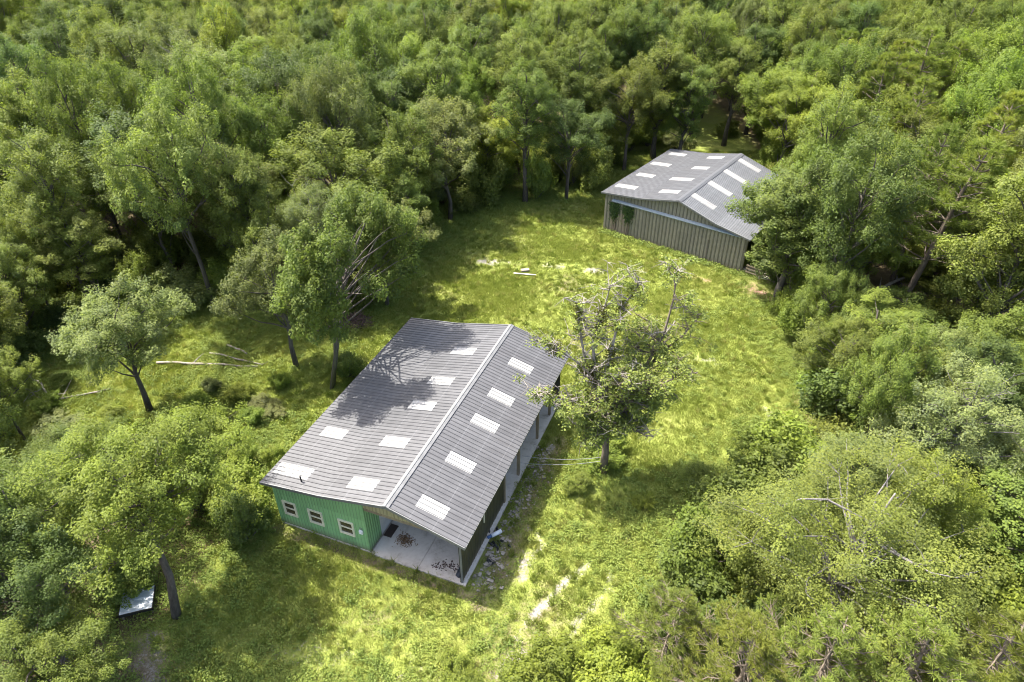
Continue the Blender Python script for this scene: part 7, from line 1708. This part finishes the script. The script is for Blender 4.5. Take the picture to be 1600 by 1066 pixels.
# climbing vine on the grey shed wall
rs2 = np.random.RandomState(6); pts = []; 
for i in range(2200):
    a = rs2.rand(); c = rs2.choice([-7.15, -6.9, -5.55, -5.2], p=[.35, .2, .3, .15]); u = c + rs2.normal(0, .22); z = 3.45 - abs(rs2.normal(0, .75))
    if z > .2: pts.append((u, SV - .18 - rs2.rand() * .12, z))
pts = np.array(pts); v, f = quads(pts, rs2.normal(0, .4, pts.shape) + [0, -1, .4], .16, .12, rs2, .05)
vn = empty('climbing_vine', (B2[0], B2[1], 0), B2[2]); tag(vn, 'dark green vine climbing the left end of the grey shed front', 'vine')
lo = link('leaves', mesh_np('leaves', v, f, 4, M['leaf'], rs2.rand(len(pts))), vn); lo.color = (.06, .10, .03, 1)
mb = MB()
for u in (-7.1, -6.85, -5.5, -5.25): mb.tube([(u, SV - .16, .0), (u + .1, SV - .16, 1.2), (u - .05, SV - .16, 2.4), (u, SV - .16, 3.4)], [.03, .025, .02, .01], 4)
mb.build('stem', M['brush'], vn)
# cables from the barn post to the tree
for k, dz in enumerate((0, .35)):
    a = Vector(in_barn(4.2, 9.3 + k * .3, 1.2 + dz)); b = Vector((5.75, 32.1, 1.1 + dz)); mb = MB()
    P = [a.lerp(b, t / 8) - Vector((0, 0, .25 * 4 * (t / 8) * (1 - t / 8))) for t in range(9)]
    o = mb.tube(P, .014, 5).build('cable', M['cable'], None); tag(o, ('lower' if k == 0 else 'upper') + ' thin pale cable strung between the green barn post and the half-dead tree', 'cable', 'cables at the half-dead tree')

# ---------------------------------------------------------------- grass and weeds (instanced tufts)
def tuft_mesh(name, seed, n, spread, h, w, mat):
    rs = np.random.RandomState(seed)
    a = rs.rand(n) * TAUP; d = spread * np.sqrt(rs.rand(n)); b = np.stack([d * np.cos(a), d * np.sin(a), np.zeros(n)], 1)
    lean = rs.normal(0, .45, (n, 2)); hh = h * rs.uniform(.5, 1.2, n)
    tip = b + np.stack([lean[:, 0] * hh, lean[:, 1] * hh, hh], 1)
    s = rs.rand(n) * TAUP; sv = np.stack([np.cos(s), np.sin(s), np.zeros(n)], 1) * w
    midp = b * .4 + tip * .6 + np.stack([-lean[:, 0] * .12, -lean[:, 1] * .12, np.full(n, .08)], 1) * h
    v = np.stack([b - sv, b + sv, midp + sv * .7, tip, midp - sv * .7], 1).reshape(-1, 3)
    f = np.arange(5 * n).reshape(n, 5)
    return mesh_np(name, v, f, 5, mat)
def weed_mesh(name, seed, n, spread, h, size, mat):
    rs = np.random.RandomState(seed); g = rs.normal(0, 1, (n, 3)); g /= np.linalg.norm(g, axis=1, keepdims=True); g *= rs.rand(n, 1) ** .4
    c = g * [spread, spread, h * .6] + [0, 0, h * .5]; c[:, 2] = np.maximum(c[:, 2], .03)
    v, f = quads(c, g * .4 + [0, 0, .7] + rs.normal(0, .4, (n, 3)), size * rs.uniform(.6, 1.3, n), size * .6, rs, .08)
    return mesh_np(name, v, f, 4, mat)
def scatter(name, label, cat, meshes, P, scale, hue, mat):
    pm = bpy.data.meshes.new(name); pm.vertices.add(len(P)); pm.vertices.foreach_set('co', P.astype(np.float32).ravel())
    rz = np.random.RandomState(1).rand(len(P)) * TAUP
    for nm, arr in (('size', scale), ('hue', hue), ('turn', rz)):
        a = pm.attributes.new(nm, 'FLOAT', 'POINT'); a.data.foreach_set('value', arr.astype(np.float32))
    pm.materials.append(mat)
    o = link(name, pm)
    tag(o, label, cat, kind='stuff')
    col = bpy.data.collections.new(name + '_sources')
    for m in meshes: col.objects.link(bpy.data.objects.new(m.name, m))
    g = bpy.data.node_groups.new(name, 'GeometryNodeTree')
    g.interface.new_socket('Geometry', in_out='INPUT', socket_type='NodeSocketGeometry'); g.interface.new_socket('Geometry', in_out='OUTPUT', socket_type='NodeSocketGeometry')
    L = g.links; nd = g.nodes
    i_ = nd.new('NodeGroupInput'); o_ = nd.new('NodeGroupOutput')
    ci = nd.new('GeometryNodeCollectionInfo'); ci.inputs['Collection'].default_value = col; ci.inputs['Separate Children'].default_value = True; ci.inputs['Reset Children'].default_value = True
    iop = nd.new('GeometryNodeInstanceOnPoints'); iop.inputs['Pick Instance'].default_value = True
    def attr(nm):
        a = nd.new('GeometryNodeInputNamedAttribute'); a.data_type = 'FLOAT'; a.inputs['Name'].default_value = nm; return a.outputs['Attribute']
    cx = nd.new('ShaderNodeCombineXYZ'); L.new(attr('turn'), cx.inputs[2])
    e2r = nd.new('FunctionNodeEulerToRotation'); L.new(cx.outputs[0], e2r.inputs[0])
    m2p = nd.new('GeometryNodeMeshToPoints')
    L.new(i_.outputs[0], m2p.inputs['Mesh']); L.new(m2p.outputs[0], iop.inputs['Points']); L.new(ci.outputs[0], iop.inputs['Instance'])
    L.new(e2r.outputs[0], iop.inputs['Rotation']); L.new(attr('size'), iop.inputs['Scale']); L.new(iop.outputs[0], o_.inputs[0])
    md = o.modifiers.new('tufts', 'NODES'); md.node_group = g
    return o
rs = np.random.RandomState(21)
def spots(n):
    x = rs.uniform(-42, 34, n); y = rs.uniform(13, 92, n)
    # denser near the camera is not needed: even spread, clipped to the clearing and its fringe
    d, lit, sand, bare, red = masks(x, y)
    u, v = local(B1, x, y); uu, v_ = local(B2, x, y)
    ok = ~((u > -8.2) & (u < 4.36) & (v > .28) & (v < LB - .35)) & ~((uu > -8.4) & (uu < 7.4) & (v_ > .3) & (v_ < LS - .35))
    return x, y, d, lit, sand, bare, red, ok, u, v
x, y, d, lit, sand, bare, red, ok, u, v = spots(260000)
dens = np.clip((d + 2.5) / 3, 0.04, 1) * np.clip(1.1 - 1.9 * sand, 0.02, 1) * np.clip(1.05 - .85 * bare, .08, 1) * np.clip(1 - 1.1 * red, 0.03, 1)
keep = ok & (rs.rand(len(x)) < dens)
x, y = x[keep], y[keep]
hue = .46 + .55 * (fbm(x * .22 + 5, y * .22) - .5) + .4 * (fbm(x * 1.1, y * 1.1 + 9) - .5) + rs.normal(0, .13, len(x)) + .25 * np.clip(bare[keep], 0, 1)
lng = np.clip(fbm(x * .3 + 31, y * .3 + 12, 3) * 1.6 - .3, .25, 1.2)
scatter('grass', 'mown yellow-green grass covering the clearing around both buildings', 'grass', [tuft_mesh('grass_tuft', s, 20, .26, .10, .012, M['grass']) for s in (1, 2, 3, 4)],
        np.stack([x, y, zground(x, y) - .02], 1), (.65 + .75 * lng) * rs.uniform(.7, 1.3, len(x)), np.clip(hue, 0, 1), M['grass'])
print('grass tufts', len(x))
x, y, d, lit, sand, bare, red, ok, u, v = spots(170000)
patch = fbm(x * .17 + 60, y * .17 + 20, 3)
weedy = np.clip((patch - .52) * 5, 0, 1) * .10
weedy = np.maximum(weedy, .75 * np.clip(1 - d / 4.5, 0, 1) * (d > -5))                        # fringe of the wood
weedy = np.maximum(weedy, .5 * ((x < -13) & (y > 27) & (y < 50)) * np.clip(patch * 2.2 - .45, 0, 1))    # rough ground left of the barn
weedy = np.maximum(weedy, .8 * seg(x, y, (4, 30), (9, 26), 5.5) * np.clip(patch * 2.6 - .5, 0, 1))
weedy = np.maximum(weedy, .9 * seg(x, y, (14, 29), (9, 22), 4.5))
weedy = np.maximum(weedy, .55 * seg(x, y, (-14, 26), (-4, 19.5), 2.4) * np.clip(patch * 2.4 - .5, 0, 1))
uu_, vv_ = local(B2, x, y)
weedy = np.maximum(weedy, .8 * ((uu_ > -8.6) & (uu_ < 8) & (vv_ > -.6) & (vv_ < .25)))
keep = ok & (rs.rand(len(x)) < weedy * np.clip(1 - 1.3 * sand, 0, 1) * np.clip(1 - .7 * bare, .1, 1))
x, y = x[keep], y[keep]
hue = .45 + .8 * (fbm(x * .3 + 15, y * .3) - .5) + rs.normal(0, .17, len(x))
scatter('weeds', 'leafy weeds and low ground cover along the edges of the clearing', 'weeds', [weed_mesh('weed_clump', s, 34, .30, .34, .10, M['weed']) for s in (1, 2, 3, 4)],
        np.stack([x, y, zground(x, y) - .02], 1), rs.uniform(.5, 1.35, len(x)), np.clip(hue, 0, 1), M['weed'])
print('weeds', len(x))
# taller clumps and dry bents standing out of the mown grass
x, y, d, lit, sand, bare, red, ok, u, v = spots(40000)
keep = ok & (d > .3) & (rs.rand(len(x)) < .16 + .55 * np.clip(fbm(x * .5 + 80, y * .5 + 2, 3) * 3 - 1.5, 0, 1))
x, y = x[keep], y[keep]
hue = np.where(rs.rand(len(x)) < .35, rs.uniform(.8, 1, len(x)), rs.uniform(0, .45, len(x)))
scatter('tall_grass', 'scattered taller grass clumps and dry stalks standing in the clearing', 'grass', [tuft_mesh('grass_clump', s, 34, .17, .34, .016, M['grass']) for s in (11, 12, 13)],
        np.stack([x, y, zground(x, y) - .02], 1), rs.uniform(.55, 1.25, len(x)), hue, M['grass'])
print('clumps', len(x))


print('unique tris', sum(len(m.loops) - 2 * len(m.polygons) for m in bpy.data.meshes))
